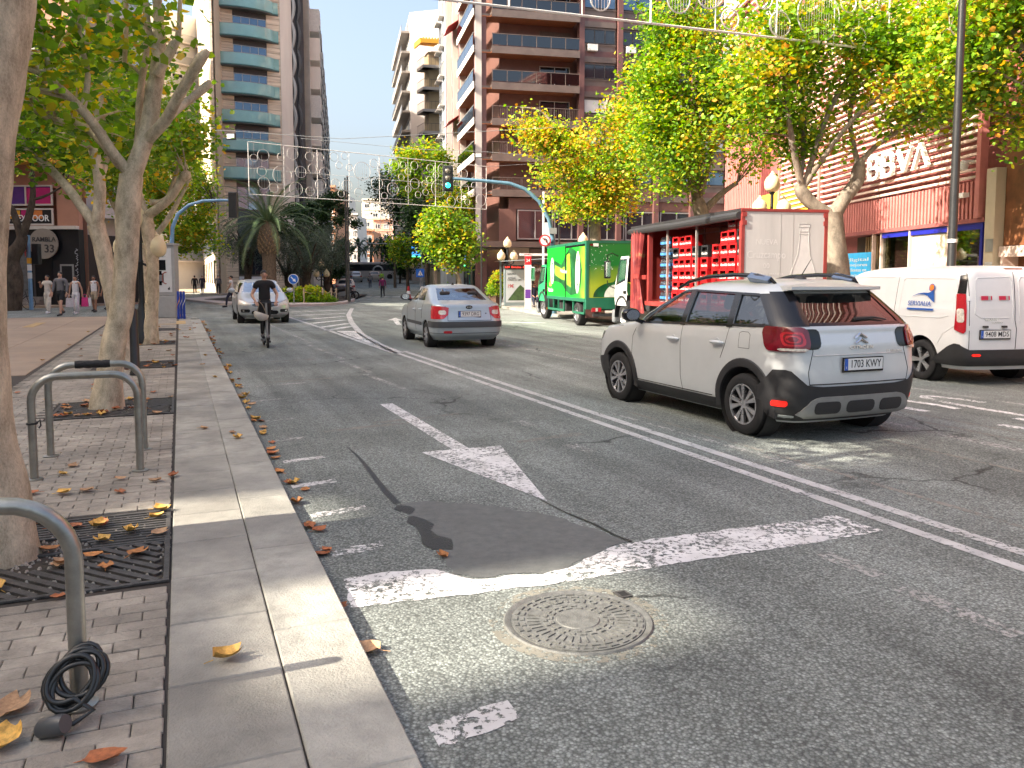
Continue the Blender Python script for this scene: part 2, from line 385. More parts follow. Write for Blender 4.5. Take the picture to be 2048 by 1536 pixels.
stroke(arc(9.55, 6.9, .26, 1.1, 20, 340), .13, PW); stroke([(8.45, 8.9), (9.7, 8.9)], .16, PW); stroke([(8.45, 9.6), (9.8, 9.55)], .14, PF)
stroke([(8.4, 5.0), (9.9, 4.9)], .16, PW)
pmark('island_nose', [(672, 662), (712, 662), (735, 677), (800, 708), (786, 706), (752, 692)], PW)
pline('island_edge', [(577, 634), (640, 655), (720, 683), (790, 706)], .14, PT)
pline('island_edge', [(704, 617), (697, 630), (703, 645), (722, 668), (760, 690), (800, 706)], .2, PT)
for (a, b_) in (((578, 624), (695, 620)), ((590, 631), (690, 627)), ((608, 639), (688, 633)), ((622, 647), (690, 640)), ((640, 655), (697, 647)), ((655, 661), (700, 653))): pline('hatch_bar', [a, b_], .28, PW)
pmark('lane_arrow', [(772, 641), (790, 636), (808, 641), (796, 641), (803, 650), (793, 650), (786, 641)], PW)
for x in range(5): pline('zebra_bar', [(718 + x * 17, 588), (720 + x * 18, 594)], 1.0, PT)
for x in range(6): pline('zebra_bar', [(820 + x * 17, 590), (826 + x * 18, 596)], .9, PT)
pline('give_way_line', [(712, 634), (830, 634)], .2, PF); pline('give_way_line', [(700, 626), (770, 625)], .2, PF)
pline('sunlit_strip', [(900, 642), (1090, 646)], .35, PT)  # strip of sunlight on the road, painted pale
patch_m = mat('patch_asphalt', (0.145, 0.153, 0.145), .8, var=.16, scale=14, bump=.35, bscale=220, dirt=.15)
pmark('repair_patch', [(800, 1010), (850, 1003), (920, 1008), (990, 1012), (1040, 1022), (1110, 1032), (1160, 1052), (1200, 1062), (1262, 1084), (1225, 1092), (1190, 1110), (1140, 1134), (1085, 1148), (1030, 1148), (985, 1155), (945, 1155), (905, 1148), (890, 1120), (860, 1085), (830, 1050)], patch_m, .003, .022)
tar = mat('tar', (0.022, 0.023, 0.026), .42, var=.3, scale=40, bump=.5, bscale=120)
def blob_line(px, ws, nm, m, z):
 pts = [G(*p) for p in px]; A = []; B = []
 for i, p in enumerate(pts):
  t = (pts[min(i + 1, len(pts) - 1)] - pts[max(i - 1, 0)]).normalized(); sd = Vector((t.y, -t.x, 0))
  w = ws[i] / 2
  A.append(p - sd * w * random.uniform(.7, 1.3) + Vector((0, 0, z))); B.append(p + sd * w * random.uniform(.7, 1.3) + Vector((0, 0, z)))
 MB().grid([A, B], flip=True).build(nm, m, mk, smooth=0)
blob_line([(795, 1012), (806, 1016), (815, 1022), (820, 1030)], [.01, .12, .1, .01], 'tar_streak', tar, .005)
blob_line([(822, 1034), (835, 1042), (848, 1052), (850, 1062), (858, 1074), (872, 1085), (888, 1094), (905, 1100)], [.03, .13, .11, .08, .14, .17, .13, .01], 'tar_streak', tar, .005)
blob_line([(695, 895), (715, 912), (735, 935), (755, 962), (775, 985), (795, 1008)], [.01, .03, .045, .05, .055, .06], 'tar_seam', tar, .003)
for a in (((1262, 1084), (1230, 1072), (1190, 1050), (1130, 1025), (1080, 1000)),): blob_line(a, [.03, .02, .025, .015, .01], 'tar_seam', tar, .0052)
# ------------------------------------------------------------------ left pavement
joint_m = mat('joint_dirt', (0.045, 0.038, 0.032), .95, var=.3, scale=20)
kerb_m = mat('kerb_stone', (0.37, 0.36, 0.315), .62, var=.24, scale=5, bump=.4, bscale=90, rnd=.10, dirt=.6)
slab_m = mat('slab_stone', (0.335, 0.322, 0.28), .66, var=.24, scale=5, bump=.4, bscale=90, rnd=.09, dirt=.6)
brick_m = mat('paving_brick', (0.335, 0.302, 0.252), .75, var=.26, scale=7, bump=.5, bscale=80, rnd=.14, dirt=.6)
tile_m = mat('plaza_tile', (0.31, 0.235, 0.168), .6, var=.16, scale=1.2, bump=.15, bscale=60, rnd=.06, dirt=.35)
pav = thing('pavement', '', '', (0, 0, 0), SA); del pav['label'], pav['category']; struct(pav)
MB().prism([(-70, -12), (.66, -12), (.66, 32.6), (.3, 34.6), (-.6, 36.0), (-2, 36.6), (-70, 36.6)], -.05, .066).build('pavement_bed', joint_m, pav, smooth=0)
PZ = .080
def slab(w, l, h=.03, b=.006):
 return MB().add([(0, 0, -h), (w, 0, -h), (w, l, -h), (0, l, -h), (0, 0, -b), (w, 0, -b), (w, l, -b), (0, l, -b), (b, b, 0), (w - b, b, 0), (w - b, l - b, 0), (b, l - b, 0)],
     [(0, 1, 5, 4), (1, 2, 6, 5), (2, 3, 7, 6), (3, 0, 4, 7), (4, 5, 9, 8), (5, 6, 10, 9), (6, 7, 11, 10), (7, 4, 8, 11), (8, 9, 10, 11)])
kerb_me = None; s = -1.0; i = 0
kme = slab(.335, 1.146, .12).mesh('kerb_stone', kerb_m, 0)
while s < 32.3:
 o = link('kerb_stone', kme, pav); o.location = (.345 + .04 * s / 32, s, PZ + random.uniform(0, .003)); s += 1.15; i += 1
sme = slab(.423, .594, .03).mesh('paving_slab', slab_m, 0); s = -.97
while s < 33:
 o = link('paving_slab', sme, pav); o.location = (-.088 + .07 * s / 32, s, PZ - .001 + random.uniform(-.001, .002)); s += .602
for k in range(7):                       # rounded kerb nose at the crossing
 a0, a1 = R(90 * k / 7), R(90 * (k + 1) / 7); c = (-2.1, 33.0)
 q = [(c[0] + r * cos(a), c[1] + r * 1.25 * sin(a)) for r, a in ((2.45, a0 + .01), (2.79, a0 + .01), (2.79, a1 - .01), (2.45, a1 - .01))]
 MB().prism(q, -.05, PZ).build('kerb_stone', kerb_m, pav, smooth=0)
GR = [(4.43, 1.38), (10.03, 1.3), (15.25, 1.25), (20.4, 1.25), (25.8, 1.25)]   # tree pits along the kerb: s start, size
def in_pit(n, s, e=0.0):
 return any(s0 - e < s < s0 + w + e and -.09 - w - e < n < -.09 + e for s0, w in GR)
bl, bw = .205, .102
bme = slab(bl - .004, bw - .004, .03, .004).mesh('brick', brick_m, 0)
far = MB(); cnt = 0; bricks = []
for r in range(int((34 - 1.2) / bw)):
 s = 1.2 + r * bw; off = (r % 2) * bl / 2
 for c in range(12):
  n = -.095 - bl * (c + 1) + off
  if n < -2.3: continue
  w = bl
  if n + bl > -.09:
   w = -.09 - n
   if w < .05: continue
  if any(s + bw > s0 - .0 and s < s0 + sz and n + w > -.09 - sz and n < -.09 for s0, sz in GR): continue
  bricks.append((s, n, w))
bricks.sort(key=lambda t: t[0] * .0 + (S(t[0], t[1]).length if abs((S(t[0], t[1]).x / max(.1, S(t[0], t[1]).y))) < .66 else 999))
for s, n, w in bricks:
 if cnt < 300 and w > bl * .9:
  o = link('brick', bme, pav); o.location = (n, s, PZ - .002 + random.uniform(-.002, .0025)); o.rotation_euler = (random.uniform(-.008, .008), random.uniform(-.008, .008), random.uniform(-.012, .012)); cnt += 1
 else:
  z = PZ - .003 + random.uniform(-.002, .0025)
  g = slab(w - .004, bw - .004, .02, .004); far.add([(x + n, y + s, zz + z) for x, y, zz in g.v], g.f)
far.build('brick_paving', brick_m, pav, smooth=0, kind='stuff')
tme = slab(1.19, .88, .03).mesh('plaza_tile', tile_m, 0)
for r in range(34):
 for c in range(16):
  n = -3.52 - 1.2 * c; s = 6.0 + .89 * r
  p = S(s, n)
  if p.y < 3 or abs(p.x / p.y) > .74 or c > 14: continue
  o = link('plaza_tile', tme, pav); o.location = (n, s, PZ - .004 + random.uniform(-.001, .0015))
tact = mat('tactile_yellow', (0.42, 0.29, 0.13), .8, var=.15)
MB().bb((-1.6, 29.3, PZ - .01), (-.1, 29.55, PZ + .004)).build('tactile_strip', tact, pav, smooth=0)
MB().bb((-.1, 29.3, PZ - .01), (.2, 31.4, PZ + .0045)).build('tactile_strip', tact, pav, smooth=0)
MB().bb((-4.6, 29.3, PZ - .01), (-4.3, 32, PZ + .004)).build('tactile_strip', tact, pav, smooth=0)
# ------------------------------------------------------------------ tree grates
iron = mat('cast_iron', (0.095, 0.09, 0.085), .55, metal=.5, var=.3, scale=30, bump=.3, bscale=140)
soil = mat('pit_soil', (0.05, 0.04, 0.03), .95, var=.4, scale=30, bump=.6, bscale=60)
peb = [mat('pebble_%d' % i, c, .7, var=.2, scale=60, rnd=.3) for i, c in enumerate(((.42, .38, .32), (.12, .11, .1), (.34, .3, .25)))]
GL = ['dark iron tree grate around the nearest tree trunk at the left edge', 'dark iron tree grate under the tree behind the pair of bike racks', 'leaf-strewn iron tree grate by the black bollard',
  'iron tree grate at the foot of the far leaning tree', 'small far iron tree grate near the advertising panel']
for gi, (s0, w) in enumerate(GR):
 g = thing('tree_grate', GL[gi], 'tree grate', S(s0 + w / 2, -.09 - w / 2, 0), SA, 'iron grates in the tree pits')
 h = w / 2; T = .028
 MB().bb((-h, -h, .0662), (h, h, .068)).build('soil', soil, g, smooth=0)
 z0, z1 = PZ - .010, PZ + .004
 for a, b_ in (((-h, -h), (h, -h + T)), ((-h, h - T), (h, h)), ((-h, -h + T), (-h + T, h - T)), ((h - T, -h + T), (h, h - T)), ((-h + T, -T / 2), (h - T, T / 2))):
  MB().bb((a[0], a[1], z0), (b_[0], b_[1], z1)).build('frame_bar', iron, g, smooth=0, bevel=.003 if gi == 0 else 0)
 hole = .27
 if gi < 2:
  y = T; step = .052
  while y < h - T - .03:           # far half: slats across
   hx = math.sqrt(max(0, hole ** 2 - y ** 2)) if y < hole else 0
   segs = [(-h + T, -hx), (hx, h - T)] if hx > .02 else [(-h + T, h - T)]
   for a, b_ in segs: MB().bb((a, y, z0), (b_, y + .03, z1 - .001)).build('slat', iron, g, smooth=0)
   y += step
  d = -1.0 * h - h                # near half: diagonal slats
  k = -2.2 * h
  while k < 2.2 * h:
   pts = []
   for t in np.linspace(0, 1, 41):
    yy = -T / 2 - t * (h - 1.5 * T); xx = k + .85 * t * h
    if -h + T + .02 < xx < h - T - .02 and (xx * xx + yy * yy > hole ** 2): pts.append((xx, yy))
   if len(pts) > 3:
    p, q = pts[0], pts[-1]
    dv = Vector((q[0] - p[0], q[1] - p[1])); ln = dv.length; an = math.atan2(dv.y, dv.x)
    if ln > .05: MB().box(((p[0] + q[0]) / 2, (p[1] + q[1]) / 2, (z0 + z1) / 2 - .001), (ln, .042, z1 - z0 - .001), an).build('slat', iron, g, smooth=0)
   k += .092
  pm = MB(); rr = random.Random(gi)
  for _ in range(900 if gi == 0 else 300):
   x, y = rr.uniform(-h, h), rr.uniform(-h, h); r = rr.uniform(.006, .014); a = rr.uniform(0, 6)
   base = [(cos(a + q * 1.257) * r * rr.uniform(.7, 1.2), sin(a + q * 1.257) * r * rr.uniform(.7, 1.2)) for q in range(5)]
   pm.add([(x + u, y + v_, .068) for u, v_ in base] + [(x + u * .55, y + v_ * .55, .070 + r * .8) for u, v_ in base], [(q, (q + 1) % 5, 5 + (q + 1) % 5, 5 + q) for q in range(5)] + [(5, 6, 7, 8, 9)])
  pm.build('gravel', peb[0], g, smooth=60, kind='stuff')
 else:
  y = -h + T + .03
  while y < h - T - .03:
   MB().bb((-h + T, y, z0), (h - T, y + .045, z1 - .001)).build('slat', iron, g, smooth=0); y += .1
# ------------------------------------------------------------------ manhole cover
mh_c = S(3.33, 1.73, 0)
iron_w = mat('worn_iron', (0.165, 0.168, 0.158), .55, metal=.25, var=.25, scale=25, bump=.3, bscale=160, dirt=.3)
mh = thing('manhole_cover', 'round cast iron manhole cover with concentric studs in the road', 'manhole cover', mh_c, SA)
dust = paint_mat('dust_ring', (0.33, 0.31, 0.25), .68, .6, False); mh.scale = (.92, .92, 1)
MB().lathe([(.35, .001), (.372, .010), (.385, .010), (.392, .001)], 64, None, False).build('frame_ring', iron_w, mh)
MB().lathe([(0, .006), (.349, .006), (.349, 0)], 64).build('plate', iron_w, mh)
MB().lathe([(0, .0105), (.11, .0105), (.115, .0062)], 48).build('hub', iron_w, mh)
studs = MB()
for r0, r1, n_, fr in ((.135, .155, 16, .6), (.165, .185, 20, .55), (.285, .305, 28, .6), (.318, .338, 30, .62)):
 for k in range(n_):
  a0 = 2 * pi * k / n_ + (r0 * 7); a1 = a0 + 2 * pi / n_ * fr
  q = [(r * cos(a), r * sin(a)) for r, a in ((r0, a0), (r1, a0), (r1, a1), (r0, a1))]
  studs.prism(q, .0058, .0115)
for k in range(40):
 a = 2 * pi * k / 40 + .03
 if .5 < (a % (2 * pi)) < 2.4: continue
 q = [(r * cos(a + d), r * sin(a + d)) for r, d in ((.205, -.012), (.268, -.010), (.268, .010), (.205, .012))]
 studs.prism(q, .0058, .0112)
studs.build('tread_studs', iron_w, mh, smooth=0, kind='stuff')
tx = 'FUNDICIO'
for k, ch in enumerate(tx):
 a = 2.15 - k * .2
 M = face_M((.237 * cos(a), .237 * sin(a), .009), (sin(a), -cos(a), 0), (cos(a), sin(a), 0))
 lettering('letter', ch, .065, iron_w, mh, M, .0028, .006)
MB().bb((.352, .16, .001), (.43, .25, .009)).build('hinge_box', iron, mh, smooth=0)
MB().bb((.37, .175, .009), (.415, .235, .0095)).build('hinge_slot', mat('black_slot', (.01, .01, .01), .9, var=0), mh, smooth=0)
MB().lathe([(.355, .0026), (.43, .0026)], 64, Matrix.Translation(mh_c), False).build('cement_collar', dust, mk, smooth=0)
# ================================================================== BUILDINGS
class Fac:
 def __init__(s, root, p0, p1):
  s.root = root; M, s.L = frame(p0, p1, 0)
  s.M = Matrix.Translation(-Vector(root.location)) @ M
  s.Rm = M.to_3x3().to_4x4(); s.c = {}
 def box(s, name, u0, u1, o0, o1, z0, z1, m, parent=None, bevel=0):
  return MB().bb((u0, o0, z0), (u1, o1, z1), s.M).build(name, m, parent or s.root, smooth=0, bevel=bevel)
 def mb(s): return MB()
 def put(s, name, key, mk_mesh, m, u, o, z, parent=None):
  if key not in s.c:
   g = mk_mesh(); g.v = [tuple(s.Rm @ Vector(p)) for p in g.v]; s.c[key] = g.mesh(name, m, 0)
  ob = link(name, s.c[key], parent or s.root); ob.location = s.M @ Vector((u, o, z)); return ob
 def window(s, u, z, w, h, key, fm, gm, mull=1, o=0.0, fr=.06, depth=.08, rows=1):
  def fr_():
   g = MB()
   g.bb((0, 0, 0), (w, depth, fr)); g.bb((0, 0, h - fr), (w, depth, h)); g.bb((0, 0, fr), (fr, depth, h - fr)); g.bb((w - fr, 0, fr), (w, depth, h - fr))
   for k in range(1, mull + 1):
    x = w * k / (mull + 1); g.bb((x - fr / 2, 0, fr), (x + fr / 2, depth, h - fr))
   for k in range(1, rows):
    y = h * k / rows; g.bb((fr, .003, y - fr / 2), (w - fr, depth - .003, y + fr / 2))
   return g
  f = s.put('window', 'f' + key, fr_, fm, u, o, z)
  def pn(): return MB().bb((fr, .01, fr), (w - fr, .03, h - fr))
  if ('p' + key) not in s.c:
   g = pn(); g.v = [tuple(s.Rm @ Vector(p)) for p in g.v]; s.c['p' + key] = g.mesh('pane', gm, 0)
  link('pane', s.c['p' + key], f)
  return f
 def text(s, name, st, size, m, u, o, z, parent=None, ext=.01, bold=0, width=None, shear=0):
  x = s.M.to_3x3() @ Vector((1, 0, 0))
  return lettering(name, st, size, m, parent or s.root, face_M(s.M @ Vector((u, o, z)), x, (0, 0, 1)), ext, bold, shear, 1.0, width)
def solid(name, poly, z0, z1, m, root):
 o = root.location
 return MB().prism([(p[0] - o.x, p[1] - o.y) for p in poly], z0, z1).build(name, m, root, smooth=0)
def V2(x, y): return Vector((x, y, 0))
def along(p, ang, L):                   # ang: degrees clockwise from +Y
 return V2(p[0] + sin(R(ang)) * L, p[1] + cos(R(ang)) * L)
gl_dark = mat('window_dark', (.018, .024, .032), .06, var=.0, spec=.9)
gl_sky = mat('window_sky', (.10, .17, .26), .05, var=.0, spec=1.0, metal=.55)
gl_pale = mat('window_pale', (.30, .33, .35), .2, var=.25, scale=.6)
fr_white = mat('frame_white', (.62, .62, .6), .5, var=.05); fr_dark = mat('frame_dark', (.05, .045, .045), .5, var=.1); fr_alu = mat('frame_alu', (.42, .42, .41), .4, metal=.5, var=.08)
# ---- modern stone tower with teal glass balconies
def stone_mat():
 m, nt, b = _new('travertine'); N, L = nt.nodes, nt.links
 pos = N.new('ShaderNodeNewGeometry').outputs['Position']
 mp = N.new('ShaderNodeMapping'); mp.inputs['Scale'].default_value = (.25, .25, 5.0); L.new(pos, mp.inputs[0])
 n = N.new('ShaderNodeTexNoise'); n.inputs['Scale'].default_value = 1.0; n.inputs['Detail'].default_value = 4; L.new(mp.outputs[0], n.inputs['Vector'])
 rp = N.new('ShaderNodeValToRGB'); rp.color_ramp.elements[0].position = .35; rp.color_ramp.elements[1].position = .68
 rp.color_ramp.elements[0].color = (.50, .41, .31, 1); rp.color_ramp.elements[1].color = (.80, .69, .55, 1)
 L.new(n.outputs['Fac'], rp.inputs[0]); L.new(rp.outputs[0], b.inputs['Base Color']); b.inputs['Roughness'].default_value = .75
 return m
TRAV = stone_mat()
cream = mat('cream_render', (.52, .44, .33), .8, var=.08, scale=.5)
conc = mat('pale_concrete', (.64, .58, .52), .8, var=.1, scale=.6, streak=True)
teal = mat('teal_glass', (.24, .50, .50), .08, var=.08, scale=.8, spec=.8, alpha=.82)
teal_rim = mat('teal_rim', (.05, .16, .17), .35, var=.1)
slab_dk = mat('slab_dark', (.09, .10, .10), .6, var=.1)
louv = [mat('louvre_a', (.30, .305, .31), .45, metal=.3, var=.2, scale=2, streak=True), mat('louvre_b', (.035, .035, .04), .5, var=.2)]
Bp = V2(-28.45, 80); Ap = V2(-28.16, 76.7); Cp = along(Bp, 62, 8.0)
tw = thing('stone_tower', 'tall stone clad tower with curved teal glass balconies behind the palm', 'building', Bp)
Lend = Ap + SU * 62; TH = 44
solid('wall', [Ap + V2(.25, .2), Bp + V2(.05, .3), Cp + V2(-.1, .35), along(Cp, -28, 20), Lend + V2(6, 0), Lend + V2(.2, .1)], 0, TH, cream, tw)
f = Fac(tw, Bp, Cp)
def courses(F_, u0, u1, z0, z1, o0, o1, step, m, nm='stone_course'):
 z = z0
 while z < z1 - .05:
  F_.put(nm, '%s%.2f%.2f' % (nm, u0, u1), lambda: MB().bb((0, 0, 0), (u1 - u0, o1 - o0, step - .035)), m, u0, o0, z); z += step
courses(f, 0.0, 1.15, 0, TH, .0, .12, .56, TRAV); courses(f, 4.4, 5.7, 0, TH, 0, .12, .56, TRAV)
f.box('backing_wall', 0, 5.7, -.28, -.005, 0, TH, mat('tower_back', (.16, .13, .11), .8, var=.1), tw)
f.box('concrete_fin', 5.7, 6.85, -.2, .25, 0, TH, conc)
for k in range(2):                       # rippled louvres beside the fin
 for q in range(16):
  z = q * 2.75
  pts = [(6.9 + k * .55 + .22 * sin(pi * t / 8) , .18 + .10 * sin(pi * t / 8), z + 2.7 * t / 8) for t in range(9)]
  f.M; MB().tube([f.M @ Vector(p) for p in pts], [.10 + .08 * sin(pi * t / 8) for t in range(9)], 6).build('louvre', louv[k % 2], tw)
f.box('louvre_back', 6.86, 8.1, -.15, .05, 0, TH, louv[1])
def bal_shape(h):                        # curved balcony parapet plan
 a = [(t / 12 * 5.75 - .2, .15 + 1.05 * (sin(pi * min(1, .10 + t / 12 * .98)) ** .55) * (.75 + .25 * t / 12)) for t in range(13)]
 return a
for q in range(12):
 z = 11.4 + 2.75 * q
 if z > TH - 2: break
 poly = [(-.2, .0)] + bal_shape(0) + [(5.6, .0)]
 MB().prism([(p[0], p[1]) for p in poly], z - .16, z, f.M).build('balcony_slab', slab_dk, tw, smooth=0)
 a = bal_shape(0)
 for k in range(0, 12, 3):            # glass panels between thin posts
  seg = a[k:k + 4]
  g = MB().grid([[f.M @ Vector((p[0], p[1], z + .02)) for p in seg], [f.M @ Vector((p[0], p[1], z + 1.12)) for p in seg]]).build('balcony_glass', teal, tw, smooth=30)
 MB().tube([f.M @ Vector((p[0], p[1], z + 1.13)) for p in a], .025, 5).build('handrail', fr_alu, tw)
 MB().tube([f.M @ Vector((p[0], p[1] + .01, z - .02)) for p in a], .07, 5).build('balcony_rim', teal_rim, tw)
 f.window(1.18, z + .05, 3.2, 2.05, 'tw', fr_alu, gl_sky, 3, -.0, .05)
 f.box('dark_lintel', 1.16, 4.39, .0, .06, z + 2.12, z + 2.58, fr_dark)
f.window(1.18, 8.4, 3.2, 2.3, 'tw2', fr_dark, gl_sky, 2)
f.box('lower_panel', 1.16, 4.39, 0, .05, 4.7, 8.3, mat('teal_panel', (.05, .085, .09), .4, var=.2))
f.window(1.2, 1.9, 3.15, 2.6, 'tw3', fr_dark, gl_dark, 1)
f.box('library_banner', 1.2, 4.35, .06, .10, .25, 1.75, mat('banner_white', (.62, .63, .66), .6, var=.04))
f.box('library_emblem', 1.5, 2.0, .101, .106, .95, 1.5, mat('emblem_plum', (.16, .03, .10), .6, var=.05))
f.text('library_lettering', 'Biblioteca', .42, fr_alu, 3.2, .104, 1.35, width=1.9); f.text('library_lettering', 'Azorin', .38, fr_alu, 3.0, .104, .85, width=1.4)
fc = Fac(tw, Ap, Bp)
courses(fc, 0, fc.L, 0, TH, 0, .12, .56, TRAV)
fl = Fac(tw, Lend, Ap)
fl.box('cream_wall', 0, fl.L - .05, .0, .05, 9, TH, cream)
for q in range(9):
 fl.box('string_course', 0, fl.L - .1, .05, .09, 11.4 + 2.75 * q, 11.5 + 2.75 * q, conc)
fl.box('box_bay', fl.L - 12, fl.L - .6, .06, 1.6, 8.4, 10.6, conc)
for k, u in enumerate(range(2, 60, 6)):
 fl.window(u, 4.2, 5.6, 2.8, 'lf', fr_alu, gl_pale if k % 3 else gl_sky, 3, .02)
 fl.window(u, 1.0, 1.6, 2.4, 'lg', fr_dark, gl_dark, 0, .02)
fl.box('stone_base', 0, fl.L - .2, 0, .02, 0, 4.1, TRAV); fl.box('glass_band', 0, fl.L - .3, .12, .5, 7.0, 7.6, teal_rim)
# ---- row beyond it along the street
r0 = Cp + V2(.4, 1.2); r1 = along(r0, -12, 75)
rw = thing('apartment_row', 'narrow dark edged apartment block receding beyond the stone tower', 'building', r0)
solid('wall', [r0, r1, r1 + V2(-14, -3), r0 + V2(-6, 2)], 0, 30.5, mat('row_wall', (.48, .45, .42), .8, var=.15, scale=.4), rw)
fr_ = Fac(rw, r0, r1)
for q in range(10):
 z = .8 + 2.95 * q
 for k in range(9):
  u = 1 + k * 8
  fr_.box('bay', u, u + 3.2, .0, 1.0, z, z + 2.3, conc if (q + k) % 3 else mat('row_pale', (.55, .53, .5), .7, var=.1))
  fr_.window(u + .3, z + .7, 2.6, 1.5, 'rw%d' % ((q * 3 + k) % 3), fr_white, (gl_dark, gl_pale, gl_sky)[(q * 3 + k) % 3], 1, 1.0)
  fr_.box('balcony_slab', u + 3.3, u + 7.8, .0, 1.1, z, z + .16, slab_dk); fr_.box('balcony_front', u + 3.3, u + 7.8, 1.05, 1.1, z + .16, z + 1.1, louv[(q + k) % 2])
# ---- brown granite corner tower with wrap balconies
P0 = V2(-2.6, 65); FD = 77.5
P1 = along(P0, FD, 24); PS = along(P0, -12.5, 17.5)
granite = mat('red_granite', (.18, .088, .07), .42, var=.12, scale=.9, bump=.04, dirt=.1)
granite_c = mat('granite_column', (.155, .075, .068), .38, var=.15, scale=1.5)
bronze = mat('bronze_band', (.175, .135, .115), .4, metal=.3, var=.15, scale=1)
soffit = mat('orange_lit_soffit', (.36, .13, .06), .6, var=.15, scale=3)  # orange light on the balcony undersides put into the colour
rail_glass = glass('rail_glass', (.10, .12, .15), .04, .10)
br = thing('granite_tower', 'brown granite corner apartment tower with long wrap-around balconies', 'building', P0)
BH = 47
solid('wall', [along(P0, FD, 1.2) + V2(.4, 1.6), P1 + V2(0, 1.5), P1 + V2(-2, 20), PS + V2(6, 2), PS + V2(1.6, 0)], 0, BH, granite, br)
f = Fac(br, P0, P1); fs = Fac(br, PS, P0)
curtain = mat('curtain_white', (.6, .58, .56), .8, var=.05)
awn = mat('awning_red', (.45, .03, .02), .7, var=.1)
zs = [8.35 + 2.8 * k for k in range(14)]
for k, z in enumerate(zs):
 if z > BH - 2: break
 f.box('balcony_slab', .9, 8.15, -1.5, .55, z + .02, z + .18, bronze); f.box('fascia', .9, 8.15, .55, .62, z - .22, z + .34, bronze)
 f.box('soffit', .95, 8.1, -1.5, .54, z - .06, z + .018, soffit)
 fs.box('balcony_slab', 9.4, 17.4, -1.0, .5, z + .02, z + .18, bronze); fs.box('fascia', 9.4, 18.0, .5, .57, z - .2, z + .34, conc); fs.box('soffit', 9.45, 17.4, -1.0, .49, z - .06, z + .018, soffit)
 kind = 0 if k in (3, 4, 5, 6) else 1
 for q in range(6):
  u = .95 + q * 1.2
  if kind == 0: f.box('balcony_glass', u, u + 1.16, .57, .585, z + .42, z + 1.25, rail_glass)
  f.box('rail_post', u - .02, u + .02, .57, .61, z + .34, z + 1.3, bronze)
 if kind:
  bars = MB()
  for q in range(48): bars.bb((1.0 + q * .149, .58, z + .36), (1.02 + q * .149, .6, z + 1.24), f.M)
  bars.build('rail_bars', bronze, br, smooth=0)
 f.box('handrail', .9, 8.15, .56, .62, z + 1.26, z + 1.31, bronze)
 for q in range(4): fs.box('balcony_glass', 9.5 + q * 2.05, 11.5 + q * 2.05, .53, .545, z + .4, z + 1.25, rail_glass)
 fs.box('handrail', 9.4, 18.0, .51, .57, z + 1.26, z + 1.31, fr_alu)
 f.box('recess_wall', 2.4, 8.1, -1.55, -1.5, z + .2, z + 2.55, granite)
 if k % 3 != 1:
  f.window(5.3, z + .2, 2.6, 2.1, 'bd', fr_white, gl_sky if k % 2 else gl_dark, 1, -1.5)
 else:
  f.box('shutter', 5.3, 7.9, -1.5, -1.42, z + .25, z + 2.3, mat('shutter_brown', (.12, .09, .075), .6, var=.15, scale=8))
 for u in (8.62, 11.92, 15.22, 18.52):
  f.box('spandrel', u, u + 2.78, -.3, .1, z - .35, z + .1, bronze); f.box('spandrel', u, u + 2.78, -.3, .05, z + .1, z + .55, granite_c)
  hq = int(k * 7 + u * 3) % 5; f.window(u + .05, z + 1.15, 2.68, 1.15, 'bw%d' % hq, fr_dark, (gl_sky, gl_dark, gl_pale, gl_dark, curtain)[hq], 2 if hq % 2 else 1, .0)
  if hq == 3: f.box('air_unit', u + .3, u + 1.1, .1, .45, z + .5, z + 1.0, fr_white)
  f.box('bay_panel', u, u + 2.78, -.32, -.02, z + .55, z + 2.5, bronze)
  f.box('bay_rail', u, u + 2.78, .1, .13, z + 1.02, z + 1.08, bronze)
 for u in (1.2, 5.2):
  fs.box('side_panel', u, u + 3.4, -.5, -.2, z - .1, z + .9, mat('side_sunlit_orange', (.42, .16, .08), .6, var=.12) if k > 6 else granite)  # upper panels carry their sunlit orange as paint
  fs.window(u + .2, z + .95, 3.0, 1.5, 'sw', fr_white, gl_sky, 2, -.2)
 if k in (2, 5, 8):
  M = fs.M
  MB().add([M @ Vector(p) for p in ((5.2, -.1, z + 2.6), (8.4, -.1, z + 2.6), (8.4, 1.2, z + 1.7), (5.2, 1.2, z + 1.7), (5.2, -.1, z + 2.63), (8.4, -.1, z + 2.63), (8.4, 1.2, z + 1.73), (5.2, 1.2, z + 1.73))], [(0, 1, 2, 3), (7, 6, 5, 4), (0, 4, 5, 1), (2, 6, 7, 3), (1, 5, 6, 2), (3, 7, 4, 0)]).build('awning', awn, br, smooth=0)
for u in (8.2, 11.5, 14.8, 18.1, 21.4): f.box('column', u, u + .42, -.4, .35, 4.4, BH, granite_c)
for u, w in ((.2, .9), (4.6, .6), (8.7, .9), (16.8, .55)): fs.box('column', u, u + w, -.6, .3, 0 if u > 16 else 4.2, BH, granite_c); fs.box('lit_column_edge', u + w + .002, u + w + .10, -.2, .32, 4.2, BH, conc)  # pale strips paint in the sunlit column edges
f.box('first_floor_band', 2.4, 24, -.4, -.02, 7.2, 8.1, granite)
f.box('first_floor_wall', 1.6, 3.0, -.4, .02, 4.6, 7.2, granite)
for u in (3.1, 6.2, 9.3, 12.4, 15.5): f.window(u, 4.75, 3.0, 2.4, 'ff', fr_alu, gl_dark, 1, -.05, .1)
f.box('canopy', -1.6, 20, -1.2, 1.9, 4.05, 4.5, bronze); fs.box('canopy', 8.5, 17.4, 0, 1.7, 4.06, 4.49, bronze)
f.box('shop_pier', 2.4, 4.1, -.6, .0, 0, 4.05, mat('pier_cream', (.55, .42, .32), .7, var=.1, scale=1.5))
f.box('shop_base', 4.1, 20, -.7, -.3, 0, .6, bronze)
